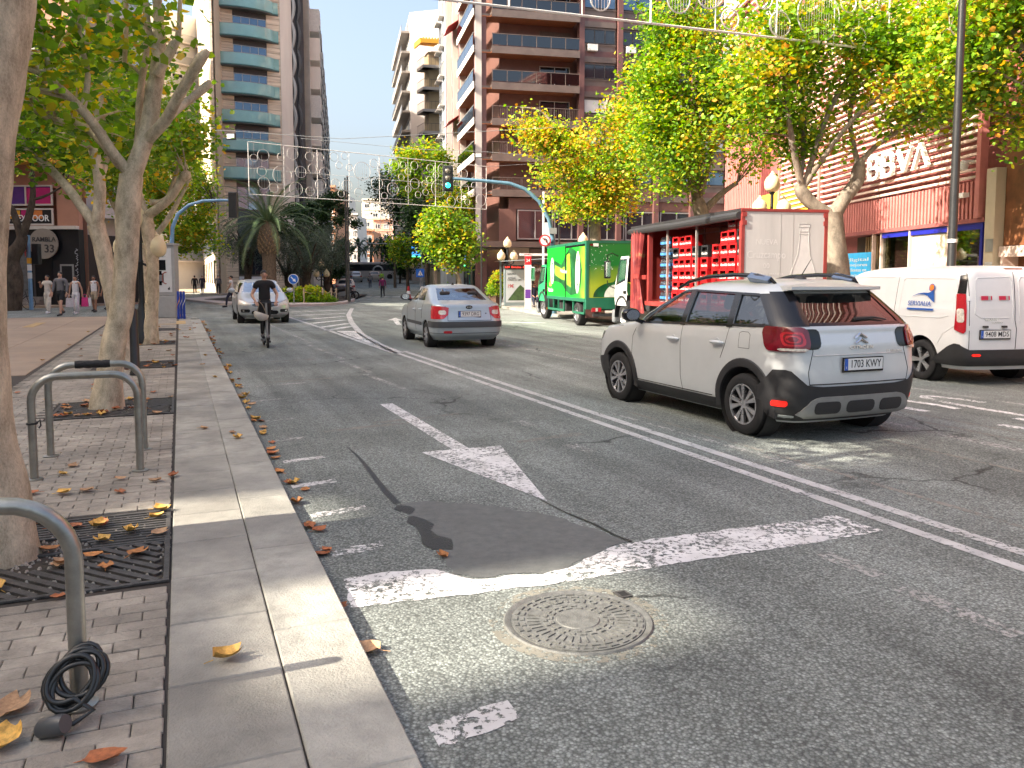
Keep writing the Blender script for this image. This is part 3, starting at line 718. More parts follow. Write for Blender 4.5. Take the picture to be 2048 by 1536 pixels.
for u in (4.2, 7.4, 10.6, 13.8): f.window(u, .6, 3.1, 2.3, 'sh', fr_dark, gl_dark, 1, -.35, .1); f.box('shop_panel', u, u + 3.1, -.4, -.3, 2.95, 4.0, bronze)
f.box('dark_doorway', -.6, 2.35, -1.2, -1.0, 0, 4.0, mat('dark_green_glass', (.012, .03, .03), .1, var=0, spec=.8))
fs.window(9, .3, 4, 3.4, 'sd', fr_dark, gl_dark, 1, -.1); fs.window(13.2, .3, 3.2, 3.4, 'se', mat('green_frame', (.02, .12, .10), .4, var=.1), mat('green_pane', (.05, .22, .19), .1, var=.1, spec=.8), 1, .1)
led = mat('led_blue', (.02, .05, .6), .5, var=0, emit=(.05, .25, 1.0), estr=1.6); ledg = mat('led_green', (.05, .5, .1), .5, var=0, emit=(.1, .9, .25), estr=1.2)
M = fs.M
ph = MB()
for a, b_ in (((-.15, -.45), (.15, .45)), ((-.45, -.15), (.45, .15))): ph.bb((14.5 + a[0], .75, 3.3 + a[1]), (14.5 + b_[0], .8, 3.3 + b_[1]), M)
ph.build('lit_cross', led, br, smooth=0)
fs.box('cross_base', 14.2, 14.8, .76, .79, 2.6, 2.82, ledg)
# ---- blocks further along the right side of the street
gb0 = along(PS, -12.5, .6) + V2(-.2, 0); gb1 = along(gb0, -12.5, 5)
gb = thing('grey_blue_block', 'narrow grey blue apartment block beside the brown tower', 'building', gb0)
gbm = mat('grey_blue', (.42, .47, .52), .7, var=.12, scale=.6)
solid('wall', [gb0, gb1, gb1 + V2(12, 3), gb0 + V2(12, 3)], 0, 44, gbm, gb); f = Fac(gb, gb1, gb0)
for k in range(13):
 for q in range(2): f.window(.5 + q * 2.4, 4.6 + 2.95 * k, 1.5, 1.5, 'g%d' % (q % 2), fr_white, (gl_sky, gl_dark)[q % 2], 1)
 for q in range(2): f.box('sill', .4 + q * 2.4, 2.1 + q * 2.4, 0, .55, 4.4 + 2.95 * k, 4.55 + 2.95 * k, conc)
ypts = [V2(-12.6, 108), V2(-11.5, 105.5), V2(-8.9, 106.0)]
yb = thing('yellow_roof_block', 'ochre apartment block with yellow slatted roof pergola', 'building', ypts[1])
ochre = mat('ochre_wall', (.38, .28, .16), .8, var=.1, scale=.5); midc = mat('mid_concrete', (.36, .32, .285), .8, var=.12, scale=.6, streak=True); pinkw = mat('pinkish_wall', (.42, .375, .355), .85, var=.06, scale=.3)
solid('wall', [ypts[0] + V2(.9, .9), ypts[1] + V2(.6, 1.3), ypts[2] + V2(.3, 1.4), V2(-2, 118), V2(-9, 124)], 0, 31, ochre, yb)
f1 = Fac(yb, ypts[0], ypts[1]); f2 = Fac(yb, ypts[1], ypts[2])
yel = mat('pergola_yellow', (.75, .36, .03), .6, var=.08)
for k in range(10):
 z = 3.5 + 2.8 * k
 for F_ in (f1, f2):
  F_.box('balcony_slab', 0, F_.L, -1.5, 0, z, z + .35, midc); F_.box('handrail', 0, F_.L, -.06, -.02, z + 1.3, z + 1.34, fr_dark)
  for q in range(5): F_.box('rail_post', F_.L * q / 5 + .03, F_.L * q / 5 + .06, -.06, -.03, z + .35, z + 1.3, fr_dark)
 f2.window(1.2, z + .4, 1.1, 2.0, 'yw', fr_white, gl_dark, 1, -1.35)
f2.box('sale_banner', .35, 1.5, -.015, .0, 3.5 + 2.8 * 4 + .5, 3.5 + 2.8 * 4 + 1.2, fr_white)
f2.text('sale_lettering', 'SE VENDE', .2, fr_dark, .92, .004, 3.5 + 2.8 * 4 + 1.0, width=.95)
for F_, zt in ((f1, 32.2), (f2, 32.2)):
 for q in range(7): F_.box('pergola_slat', F_.L * q / 7, F_.L * q / 7 + .2, -2.4, .3, zt, zt + .2, yel)
 F_.box('pergola_beam', -.1, F_.L + .1, .1, .32, zt - .5, zt, yel)
pb = thing('pale_party_wall', 'tall pale blank party wall rising behind the yellow roof', 'building', V2(-15.2, 124))
solid('wall', [V2(-15.4, 124), V2(-8.5, 122), V2(-4, 134), V2(-18, 150), V2(-20.5, 148)], 0, 41.5, pinkw, pb)
f = Fac(pb, V2(-20.5, 148), V2(-15.4, 124))
for k in range(13):
 z = 3.2 + 2.95 * k
 f.box('balcony_slab', 1, 24, 0, 1.3, z, z + .3, midc); f.box('balcony_front', 1, 24, 1.24, 1.3, z + .3, z + 1.15, (louv[0], fr_dark)[k % 2])
 for q in range(5): f.window(1.5 + q * 4.4, z + .35, 3.2, 2.1, 'pb%d' % ((k + q) % 2), fr_white, (gl_dark, gl_pale)[(k + q) % 2], 1)
# ---- distant blocks closing the view
far_m = [mat('far_orange', (.52, .24, .13), .8, var=.08, scale=.3), mat('far_white', (.62, .56, .52), .8, var=.06, scale=.3), mat('far_salmon', (.55, .33, .24), .8, var=.08, scale=.3), mat('far_cream', (.6, .52, .42), .8, var=.06, scale=.3)]
FL = ['orange roofed block showing above the dark trees left of the far street', 'white block at the left of the far street end', 'orange block closing the far street', 'cream block right of the orange one at the far street end', 'pale far block low behind the street lights', 'far salmon pink block half hidden by the right hand trees']
for i, (x0, x1, y0, Yd, mi, dz) in enumerate(((634, 672, 375, 190, 0, 3.2), (694, 716, 430, 215, 1, 3.1), (712, 748, 462, 235, 0, 3.2), (728, 792, 400, 300, 3, 3.4), (672, 700, 392, 330, 1, 3.3), (748, 800, 440, 250, 2, 3.2))):
 a = D(x0, 555, Yd); b_ = D(x1, 555, Yd); zt = D(x0, y0, Yd).z
 o = thing('apartment_block', FL[i], 'building', V2(a.x, Yd), 0, 'apartment blocks at the far end of the street')
 solid('wall', [V2(a.x, Yd), V2(b_.x, Yd), V2(b_.x, Yd + 14), V2(a.x - 3, Yd + 14)], 0, zt, far_m[mi], o)
 f = Fac(o, V2(a.x, Yd), V2(b_.x, Yd)); n_ = max(2, int(f.L / 2.6))
 for k in range(int(zt / dz) - 1):
  for q in range(n_):
   w = f.L / n_
   f.window(q * w + w * .2, zt - dz * (k + 1) + .5, w * .6, 1.5, 'w%d' % ((q + k) % 2), fr_white, (gl_dark, gl_pale)[(q + k) % 2], 1, 0, .12)
  f.box('floor_band', 0, f.L, 0, .5 if i in (0, 2) else .12, zt - dz * (k + 1) - .3, zt - dz * (k + 1), far_m[(mi + (1 if i in (0, 2) else 0)) % 4])
 f.box('parapet', -.3, f.L + .3, -.5, .6, zt, zt + .5, far_m[mi])
# ---- bank on the right: ribbed red fascia, horizontal slats, letters
B0 = V2(13.75, 8); B1 = V2(11.9, 47)
rib_m = mat('rib_red', (.52, .19, .17), .5, var=.1, scale=2); rib_b = mat('rib_back', (.30, .09, .085), .6, var=.15)
slat_m = mat('slat_pink', (.62, .47, .40), .5, var=.08, scale=1.5); pinkp = mat('pink_panel', (.46, .30, .31), .6, var=.08, scale=.8)
bk = thing('bank_building', 'bank building with red ribbed fascia and pink horizontal slats', 'building', V2(B1.x, B1.y))
solid('wall', [B1 + V2(.5, 0), B0 + V2(.5, 0), B0 + V2(14, 0), B1 + V2(14, 6)], 0, 24, rib_b, bk)
f = Fac(bk, B1, B0); LB = f.L                   # u runs from far (left) to near (right)
def uof(px):                                    # wall coordinate under a photo column
 k = (px - CXP) / FPX; d = (B0 - B1).normalized(); t = (k * B1.y - B1.x) / (d.x - k * d.y); return t
u_end = uof(1968)
u = 1.0; rb = lambda: MB().prism([(0, 0), (.05, .06), (.10, .06), (.15, 0)], 0, 1.0)
while u < u_end - .2:
 f.put('rib', 'rib', lambda: MB().bb((0, 0, 0), (.10, .09, 1.05)), rib_m, u, .02, 3.3); u += .19
f.box('fascia_soffit', 0, u_end, -.6, .12, 3.18, 3.3, rib_b)
z = 4.42
while z < 12.5:
 f.box('slat', uof(1560), u_end - .25, .02, .16, z, z + .07, slat_m); z += .21
z = 12.6
while z < 23.5:
 f.box('slat', 0, LB, .02, .16, z, z + .09, slat_m); z += .45
for uu in (uof(1560), uof(1640), u_end - .2): f.box('slat_mullion', uu - .09, uu + .09, .0, .22, 3.3, 12.5, rib_m)
f.box('yellow_panel', uof(1520), uof(1615), .03, .1, 4.4, 5.6, mat('panel_yellow', (.75, .52, .05), .6, var=.05))
z = 4.4; uu = uof(1450)
while uu < uof(1516): f.put('rib', 'ribt', lambda: MB().bb((0, 0, 0), (.12, .12, 5.0)), rib_m, uu, .02, 4.4); uu += .26
Lw = mat('letter_white', (.88, .88, .86), .4, var=0)
ul = (uof(1746), uof(1868)); lw = (ul[1] - ul[0]) / 4.0; zl = 5.05; lh = .72
def stroke3(pts, w, nm='sign_letter'):
 g = MB()
 for a, b_ in zip(pts[:-1], pts[1:]):
  a, b_ = Vector(a), Vector(b_); t = (b_ - a).normalized(); n = Vector((-t.y, t.x)) * w / 2; e = t * w * .0
  q = [a - n, b_ - n, b_ + n, a + n]; g.prism([(p.x, p.y) for p in q], .25, .36, Matrix(((1, 0, 0, 0), (0, 0, 1, 0), (0, 1, 0, 0), (0, 0, 0, 1))))
 g.v = [tuple(f.M @ Vector(p)) for p in g.v]
 return g.build(nm, Lw, bk, smooth=0)
for k in range(2):
 u0 = ul[0] + k * lw
 bpts = [(u0, zl), (u0, zl + lh)] + [(u0 + lw * .42 + .19 * sin(t), zl + lh * .75 + lh * .25 * cos(t)) for t in np.linspace(0, pi, 7)] + [(u0 + .05, zl + lh * .5)]
 stroke3(bpts, .12); stroke3([(u0, zl + lh * .5)] + [(u0 + lw * .48 + .2 * sin(t), zl + lh * .25 + lh * .25 * cos(t)) for t in np.linspace(0, pi, 7)] + [(u0 - .06, zl)], .12)
u0 = ul[0] + 2 * lw; stroke3([(u0 + .02, zl + lh), (u0 + lw * .45, zl), (u0 + lw * .88, zl + lh)], .12)
u0 = ul[0] + 3 * lw; stroke3([(u0 + .05, zl), (u0 + lw * .45, zl + lh), (u0 + lw * .9, zl)], .12)
navy = mat('frame_navy', (.015, .02, .30), .35, var=.05)
ua, ub = uof(1762), uof(1962)
f.box('blue_header', ua, ub, .0, .05, 3.0, 3.2, navy); f.box('blue_jamb', ub - .10, ub, .0, .06, .2, 3.0, navy)
f.box('cream_panel', uof(1818), uof(1895), -.05, -.02, .3, 2.99, mat('panel_cream', (.55, .50, .38), .5, var=.05)); f.box('panel_joint', uof(1855), uof(1856), -.02, -.01, .3, 2.98, conc)
for a, b_ in ((ua, uof(1818)), (uof(1895), ub - .1)):
 f.box('shop_glass', a, b_, -.03, -.0, .3, 2.99, glass('shop_glass', (.55, .62, .58), .02, .10)); f.box('shop_interior', a, b_, -2.5, -2.4, .1, 3.1, mat('interior_sage', (.22, .24, .17), .8, var=.15, scale=.5))
for uu in (ua - .02, uof(1745), uof(1818), uof(1895)): f.box('shop_mullion', uu - .05, uu + .02, -.04, .08, .2, 3.18, slat_m)
f.box('timber_back', uof(1690), uof(1758), -.5, -.4, .2, 3.15, mat('timber_gap', (.05, .03, .015), .8, var=.2))
uu = uof(1712)
while uu < uof(1757): f.box('timber_slat', uu, uu + .07, -.39, -.28, .2, 3.12, mat('timber_slat', (.36, .22, .09), .6, var=.15)); uu += .17
f.box('poster', uof(1692), uof(1741), .02, .06, 1.1, 2.55, mat('poster_cyan_glow', (.05, .42, .72), .4, var=.35, scale=.9, emit=(.05, .45, .8), estr=.15))  # faint glow added to the poster print
for k in range(6): f.text('poster_lettering', ('digital', 'mejores', 'clientes en', 'banca movil', 'nuestra app', 'oficina')[k], .17, Lw, (uof(1692) + uof(1741)) / 2, .064, 2.3 - k * .19, width=1.6 - .15 * (k % 3))
f.box('stone_pier', u_end + .02, uof(1988), -.2, .1, 0, 4.6, mat('pier_stone', (.62, .52, .38), .7, var=.1, scale=1))
for k, (zz, hh, mm) in enumerate(((2.35, .34, fr_alu), (1.75, .32, fr_white), (1.35, .3, fr_white))): f.box('name_plate', u_end + .12, u_end + .42, .105, .12, zz, zz + hh, mm)
f.text('plate_lettering', 'OPOLA', .09, fr_dark, u_end + .27, .124, 1.9)
wood = mat('entrance_wood', (.22, .085, .035), .5, var=.25, scale=2.5, streak=False)
f.box('entrance_panel', uof(1990), LB, -.25, -.15, 2.5, 6.5, wood); f.box('entrance_lintel', uof(1992), LB, -.2, .0, 2.2, 2.48, slat_m); f.box('entrance_door', uof(2000), LB, -.5, -.4, 0, 2.2, wood)
f.box('door_jamb', uof(1998), uof(2003), -.4, .02, 0, 2.2, slat_m)
f.box('wall_lamp', uof(1925) - .2, uof(1925) + .25, .1, .28, 3.92, 4.05, Lw)
g = MB().lathe([(0, -.14), (.10, -.10), (.13, 0), (.13, .1), (.06, .14), (0, .14)], 12, f.M @ Matrix.Translation((uof(1946), .45, 4.75))); g.bb((uof(1946) - .03, .1, 4.86), (uof(1946) + .03, .5, 4.92), f.M); g.build('security_camera', fr_white, bk)
for k in range(4):
 for q in range(6): f.window(1.5 + q * 6, 13.2 + 2.7 * k, 2.4, 1.4, 'ub', fr_white, gl_pale, 1, .16)
# ---- black fronted bar on the left, with neighbours
L0 = V2(-34, 46.5); L1 = V2(-24.45, 46.0)
bar = thing('corner_bar_building', 'black fronted corner bar with magenta window posters and round sign', 'building', L0)
blk = mat('black_front', (.012, .012, .014), .45, var=.2, scale=2); salm = mat('salmon_render', (.48, .24, .16), .85, var=.1, scale=.6)
grey_pl = mat('grey_plinth', (.2, .17, .15), .8, var=.15)
solid('wall', [L0 + V2(0, .6), L1 + V2(-.1, .6), L1 + V2(-7.5, 14), L0 + V2(-4, 14)], 0, 27, salm, bar)
f = Fac(bar, L0, L1); w_ = f.L
f.box('shop_front', 0, w_ - .0, .0, .5, 0, 4.35, blk); f.box('upper_wall', 0, w_, .02, .38, 6.7, 27, salm); f.box('wall_pier', w_ - 1.25, w_ - .0, .05, .42, 4.36, 6.7, salm)
f.box('front_recess', w_ - 5.6, w_ - 1.6, .5, .52, .4, 3.3, mat('recess_black', (.006, .006, .007), .3, var=0))
f.box('door_glass', w_ - 3.6, w_ - 2.85, .525, .535, .5, 3.1, mat('door_grey', (.14, .14, .14), .3, var=.2)); f.box('door_frame', w_ - 2.72, w_ - 2.6, .525, .56, .4, 3.2, fr_dark)
f.box('ledge', 0, w_, .42, .75, 4.36, 4.55, conc)
mag = mat('poster_magenta', (.55, .015, .16), .5, var=.15, scale=.8); pur = mat('poster_purple', (.10, .025, .22), .5, var=.25, scale=.6); nav = mat('poster_blue', (.02, .05, .20), .5, var=.3, scale=.7)
xs = [w_ - 8.1, w_ - 4.55, w_ - 1.35]
for k in range(2):
 for q in range(2):
  z0 = 4.6 + q * 1.05 + (0 if q == 0 else .05); h_ = .95 if q == 0 else 1.15
  f.window(xs[k], z0, xs[k + 1] - xs[k] - .08, h_, 'pw%d%d' % (k, q), conc, (pur, nav, blk, pur)[k * 2 + q], 0 if q == 0 else 1, .45, .09)
f.box('poster_swash', xs[0] + 1.2, xs[1] - .25, .485, .495, 4.72, 5.3, mag); f.box('poster_swash', xs[1] + 1.5, xs[2] - .2, .485, .495, 5.8, 6.7, mag); f.box('poster_swash', xs[0] + 2.3, xs[1] - .2, .485, .495, 5.8, 6.5, nav)
f.box('open_window', xs[0] + .1, xs[0] + 1.3, .50, .51, 5.75, 6.75, blk)
xd = (xs[1] + xs[2]) / 2 + .05
for du, zz, mm in ((-.75, 5.22, yel), (.55, 5.22, mat('tile_orange', (.7, .22, .05), .5, var=0)), (-.1, 5.25, mag)): f.box('sign_square', xd + du - .3, xd + du + .28, .487, .497, zz - .25, zz + .22, mm)
f.text('door_sign_lettering', 'THEXDOOR', .5, Lw, xd, .51, 4.98, bold=.012, width=2.45)
sg = MB().lathe([(0, -.04), (.85, -.04), (.85, .04), (0, .04)], 32, f.M @ Matrix.Translation((w_ - 1.9, .75, 3.55)) @ Matrix.Rotation(R(-90), 4, 'X')).build('round_sign', mat('sign_taupe', (.30, .26, .22), .5, var=.05), bar)
f.text('round_sign_lettering', 'RAMBLA', .36, fr_dark, w_ - 1.85, .80, 3.78, width=1.35, bold=.01); f.text('round_sign_lettering', '33', .62, fr_dark, w_ - 1.55, .80, 3.25, bold=.012)
for k in range(3): f.box('step', w_ - 6.5, w_ - 2.0, .5, 1.5 - .3 * k, .08 + .16 * k, .08 + .16 * (k + 1), grey_pl)
f.box('notice_board', w_ - 1.15, w_ - .35, .505, .53, 1.2, 2.4, fr_alu); f.box('notice_sheet', w_ - 1.05, w_ - .45, .532, .536, 1.35, 2.3, blk)
for k, (mm, zz) in enumerate(((pur, 8), (conc, 9.5), (salm, 11.5), (conc, 14))):
 f.box('balcony', .5, w_ - .8, .42, 1.6, zz, zz + .9, (yel, conc, conc, conc)[k] if k == 0 else conc)
 f.window(1.2, zz + 1.0, 2.4, 1.4, 'bu', fr_white, gl_dark, 1, .42); f.window(5.2, zz + 1.0, 2.4, 1.4, 'bu', fr_white, gl_dark, 1, .42)
gphm = mat('graffiti_white', (.5, .5, .52), .7, var=.1)
rr = random.Random(3)
for k in range(7):
 zz = .8 + k * .36; pts = [(w_ - .16 + rr.uniform(-.08, .12), .56, zz + t * .06) for t in range(6)]
 MB().tube([f.M @ Vector(p) for p in pts], .02, 4).build('graffiti', gphm, bar)
N0 = V2(-25.7, 48.2); N1 = V2(-23.7, 51.8)
nb = thing('pale_corner_block', 'pale apartment block behind the left trees with dark shop front', 'building', N0)
solid('wall', [N0, N1, along(N1, -23, 30), N0 + V2(-6, 14)], 0, 26, mat('pale_block', (.55, .52, .48), .8, var=.08, scale=.4), nb); f = Fac(nb, N0, N1)
f.box('shop_front', 0, f.L, 0, .3, 0, 4.2, blk)
for k in range(7):
 f.box('balcony', .5, f.L - .5, .0, 1.2, 5.2 + 3 * k, 5.4 + 3 * k, conc); f.box('balcony_front', .5, f.L - .5, 1.15, 1.2, 5.4 + 3 * k, 6.3 + 3 * k, fr_alu)
 f.window(1.2, 5.5 + 3 * k, 1.9, 2.1, 'nb', fr_white, gl_dark, 1, .0)
W0 = V2(-52, 105); W1 = V2(-42.5, 118)
wb_ = thing('white_street_block', 'sunlit white apartment block between the left trees and the stone tower', 'building', W0)
solid('wall', [W0, W1, W1 + V2(-10, 30), W0 + V2(-14, 10)], 0, 38, mat('white_render', (.78, .75, .70), .8, var=.05, scale=.4), wb_); f = Fac(wb_, W0, W1)
for k in range(11):
 for q in range(4): f.window(1 + q * 4, 4 + 3 * k, 1.6, 1.7, 'wb', fr_white, gl_dark, 1)
 f.box('balcony_rail', .5, f.L - .5, .9, .95, 4 + 3 * k, 5 + 3 * k, fr_alu); f.box('balcony_slab', .5, f.L - .5, 0, .95, 3.8 + 3 * k, 3.98 + 3 * k, conc)
# ---- buildings along the left of the street, beside and behind the camera: they shade the road
def side_block(s0, s1, n0, dep, h, label, m):
 b0 = S(s0, n0); o = thing('street_block', label, 'building', b0, 0, 'buildings lining the near left side of the street')
 solid('wall', [S(s0, n0), S(s1, n0), S(s1, n0 - dep), S(s0, n0 - dep)], 0, h, m, o)
 F_ = Fac(o, S(s0, n0), S(s1, n0)); n_ = int(F_.L / 3.4)
 if n_ < 1: return
 for k in range(int(h / 3.1) - 1):
  for q in range(n_): F_.window(F_.L / n_ * (q + .25), 4.6 + 3.1 * k, 1.5, 1.7, 'sb', fr_white, gl_dark, 1)
  F_.box('balcony', .6, F_.L - .6, 0, .9, 4.2 + 3.1 * k, 4.35 + 3.1 * k, conc)
 F_.box('shop_front', .2, F_.L - .2, 0, .15, .2, 3.6, blk)
wm = mat('warm_render', (.72, .64, .52), .85, var=.08, scale=.4)
NB, HB = -30, 29.6
side_block(-40, 3.0, NB, 12, HB + 2.5, 'cream block lining the square behind the viewer', wm)
side_block(3.0, 7.2, NB, 12, 21.6, 'slim cream block under the added wall with sun gaps', wm)
o = thing('street_block', 'added unseen wall with sun gaps above the slim cream block', 'building', S(4.4, NB), 0, 'buildings lining the near left side of the street')
for s0, s1, z0, z1 in ((3.0, 3.3, 21.6, 32.1), (3.3, 4.4, 21.6, 22.15), (3.3, 4.4, 23.7, 32.1), (4.4, 5.6, 21.6, 32.1), (5.6, 6.3, 22.8, 25.5), (5.7, 6.7, 26.9, 32.1), (6.3, 6.7, 21.6, 25.5), (6.7, 7.2, 21.6, 32.1), (5.6, 5.7, 25.5, 32.1)): solid('sun_gap_wall', [S(s0, NB - .05), S(s1, NB - .05), S(s1, NB - .4), S(s0, NB - .4)], z0, z1, wm, o)  # unseen wall added; its holes let sun patches onto road and pavement
side_block(7.2, 14, NB, 12, HB + 2.5, 'cream block beside the slim one across the square', wm)
side_block(14, 62, NB, 12, HB, 'cream block with shops across the square on the left', wm)
o = thing('street_block', 'tall cream block across the side street, out of the picture on the left', 'building', V2(-62, 30), 0, 'buildings lining the near left side of the street')
solid('wall', [V2(-80, 40), V2(-64, 46), V2(-64, 60), V2(-80, 60)], 0, 33, wm, o)
# ================================================================== VEHICLES
rubber = mat('tyre_rubber', (.012, .012, .013), .8, var=.25, scale=20, bump=.2, bscale=90)
blackpl = mat('black_plastic', (.022, .022, .024), .55, var=.15, scale=12, bump=.12, bscale=250)
gloss_blk = mat('gloss_black', (.008, .008, .010), .18, var=0)
alloy = mat('alloy', (.55, .55, .56), .28, metal=.85, var=.06); alloy_dk = mat('alloy_dark', (.03, .03, .033), .4, metal=.4, var=.1); chrome = mat('chrome', (.75, .75, .77), .12, metal=1, var=0)
lamp_red = mat('lamp_red', (.42, .012, .022), .12, var=.12, scale=40, coat=.8); lamp_dkred = mat('lamp_dark_red', (.14, .004, .012), .1, var=.1, coat=.8); lamp_clear = mat('lamp_clear', (.62, .58, .52), .12, var=.3, scale=30, coat=.8); lamp_amber = mat('lamp_amber', (.6, .2, .02), .15, var=0, coat=.6)
reflector = mat('reflector_glow', (.5, .01, .008), .2, var=0, emit=(.8, .02, .01), estr=.35)  # red glow put in by emission; the reflector is no lamp
cabin_dk = mat('cabin_dark', (.018, .017, .017), .8, var=.15); seat_m = mat('seat_cloth', (.035, .034, .036), .85, var=.2, scale=14)
plate_w = mat('plate_white', (.72, .72, .70), .4, var=.03); plate_b = mat('plate_blue', (.02, .10, .45), .4, var=0); ink = mat('plate_ink', (.012, .012, .014), .5, var=0); seam_m = mat('seam', (.015, .015, .016), .8, var=0)
car_glass = glass('car_glass', (.55, .58, .57), .01, .07); car_glass_dk = glass('car_glass_dark', (.16, .165, .165), .01, .09); screen_glass = glass('screen_glass', (.30, .34, .36), .01, .30)
class Body:
 NA = 30
 def __init__(s, levels, sub=4):
  P = np.array(levels, float); n = len(P); out = []
  for i in range(n - 1):
   p0, p1, p2, p3 = P[max(i - 1, 0)], P[i], P[i + 1], P[min(i + 2, n - 1)]
   for k in range(sub):
    t = k / sub
    a = .5 * ((2 * p1) + (-p0 + p2) * t + (2 * p0 - 5 * p1 + 4 * p2 - p3) * t * t + (-p0 + 3 * p1 - 3 * p2 + p3) * t ** 3)
    lo, hi = np.minimum(p1, p2), np.maximum(p1, p2); a = np.clip(a, lo - .004, hi + .004); a[0] = p1[0] + (p2[0] - p1[0]) * t
    out.append(a)
  out.append(P[-1]); s.lv = np.array(out)
 def at(s, z):
  return [float(np.interp(z, s.lv[:, 0], s.lv[:, j])) for j in range(7)]
 def half(s, L):
  z, xf, xr, w, rf, rr, bow = L
  pts = []; xm = (xf + xr) / 2; hl = max(.01, (xf - xr) / 2)
  def wy(x): return w * (1 - bow * ((x - xm) / hl) ** 2)
  rr_ = min(rr, hl * .95); rf_ = min(rf, hl * .95); yr = wy(xr + rr_); yf = wy(xf - rf_)
  cr = .06 * yr; cf = .14 * yf     # crowned ends
  ne = 7
  ey = max(0, yr - rr_ * .8)
  for i in range(ne): y = ey * i / ne; pts.append((xr + cr * (y / max(yr, .01)) ** 2, y))
  for i in range(8):
   a = pi / 2 * i / 7; x = xr + cr * (ey / max(yr, .01)) ** 2 + (rr_ - cr * (ey / max(yr, .01)) ** 2) * (1 - cos(a)); pts.append((x, ey + (yr - ey) * sin(a)))
  for i in range(1, 12): x = xr + rr_ + (xf - rf_ - xr - rr_) * i / 12; pts.append((x, wy(x)))
  ey = max(0, yf - rf_ * .8)
  for i in range(8):
   a = pi / 2 * (1 - i / 7); x = xf - cf * (ey / max(yf, .01)) ** 2 - (rf_ - cf * (ey / max(yf, .01)) ** 2) * (1 - cos(a)); pts.append((x, ey + (yf - ey) * sin(a)))
  for i in range(1, ne + 1): y = ey * (1 - i / ne); pts.append((xf - cf * (y / max(yf, .01)) ** 2, y))
  return pts
 def ring(s, L, inset=0.0):
  L = list(L); L[1] -= inset; L[2] += inset; L[3] = max(.01, L[3] - inset)
  h = s.half(L); return h + [(x, -y) for x, y in h[::-1][1:-1]]
 def solid(s, z0=None, z1=None, inset=0.0, extra_top=0.0):
  g = MB(); rows = []
  for L in s.lv:
   if z0 is not None and L[0] < z0: continue
   if z1 is not None and L[0] > z1: continue
   rows.append([(x, y, L[0]) for x, y in s.ring(L, inset)])
  n = len(rows[0]); vs_ = [p for r in rows for p in r]; fs = []
  for i in range(len(rows) - 1):
   for j in range(n): a, b_ = i * n + j, i * n + (j + 1) % n; fs.append((a, a + n, b_ + n, b_))
  c0 = len(vs_); xs = [p[0] for p in rows[0]]; vs_.append((sum(xs) / n, 0, rows[0][0][2]))
  c1 = len(vs_); xs = [p[0] for p in rows[-1]]; vs_.append((sum(xs) / n, 0, rows[-1][0][2]))
  for j in range(n): fs.append((c0, j, (j + 1) % n)); fs.append((c1, (len(rows) - 1) * n + (j + 1) % n, (len(rows) - 1) * n + j))
  return g.add(vs_, fs)
 def sy(s, x, z):
  h = s.half(s.at(z)); xs = [p[0] for p in h]; ys = [p[1] for p in h]
  k = int(np.argmax(ys)); return float(np.interp(x, xs, ys))
 def ex(s, y, z, rear=True):
  h = s.half(s.at(z)); k = len(h) // 2
  h = h[:k] if rear else h[k:][::-1]
  ys = np.maximum.accumulate([p[1] for p in h]) + np.arange(len(h)) * 1e-7
  return float(np.interp(abs(y), ys, [p[0] for p in h]))
 def wrap(s, a, z, rear=True):
  h = s.half(s.at(z)); h = h if rear else h[::-1]; sg = 1 if a >= 0 else -1; a = abs(a); d = 0
  for i in range(len(h) - 1):
   e = math.hypot(h[i + 1][0] - h[i][0], h[i + 1][1] - h[i][1])
   if d + e >= a or i == len(h) - 2:
    t = (a - d) / e if e else 0; x = h[i][0] + (h[i + 1][0] - h[i][0]) * t; y = h[i][1] + (h[i + 1][1] - h[i][1]) * t
    nx, ny = (h[i + 1][1] - h[i][1]), -(h[i + 1][0] - h[i][0])
    if rear: nx, ny = -nx, -ny
    l = math.hypot(nx, ny) or 1
    return Vector((x, y * sg, z)), Vector((nx / l, ny / l * sg, 0))
   d += e
def interp_poly(p, t):
 d = [0]
 for a, b_ in zip(p[:-1], p[1:]): d.append(d[-1] + math.hypot(b_[0] - a[0], b_[1] - a[1]))
 q = t * d[-1]
 for i in range(len(p) - 1):
  if d[i + 1] >= q or i == len(p) - 2:
   k = (q - d[i]) / (d[i + 1] - d[i]) if d[i + 1] > d[i] else 0
   return (p[i][0] + (p[i + 1][0] - p[i][0]) * k, p[i][1] + (p[i + 1][1] - p[i][1]) * k)
def side_patch(B, lo, hi, side, off, nu=10, nv=4):
 rows = []
 for j in range(nv + 1):
  r = []
  for i in range(nu + 1):
   a, b_ = interp_poly(lo, i / nu), interp_poly(hi, i / nu); x = a[0] + (b_[0] - a[0]) * j / nv; z = a[1] + (b_[1] - a[1]) * j / nv
   r.append((x, side * (B.sy(x, z) + off), z))
  rows.append(r)
 return MB().grid(rows, flip=side > 0)
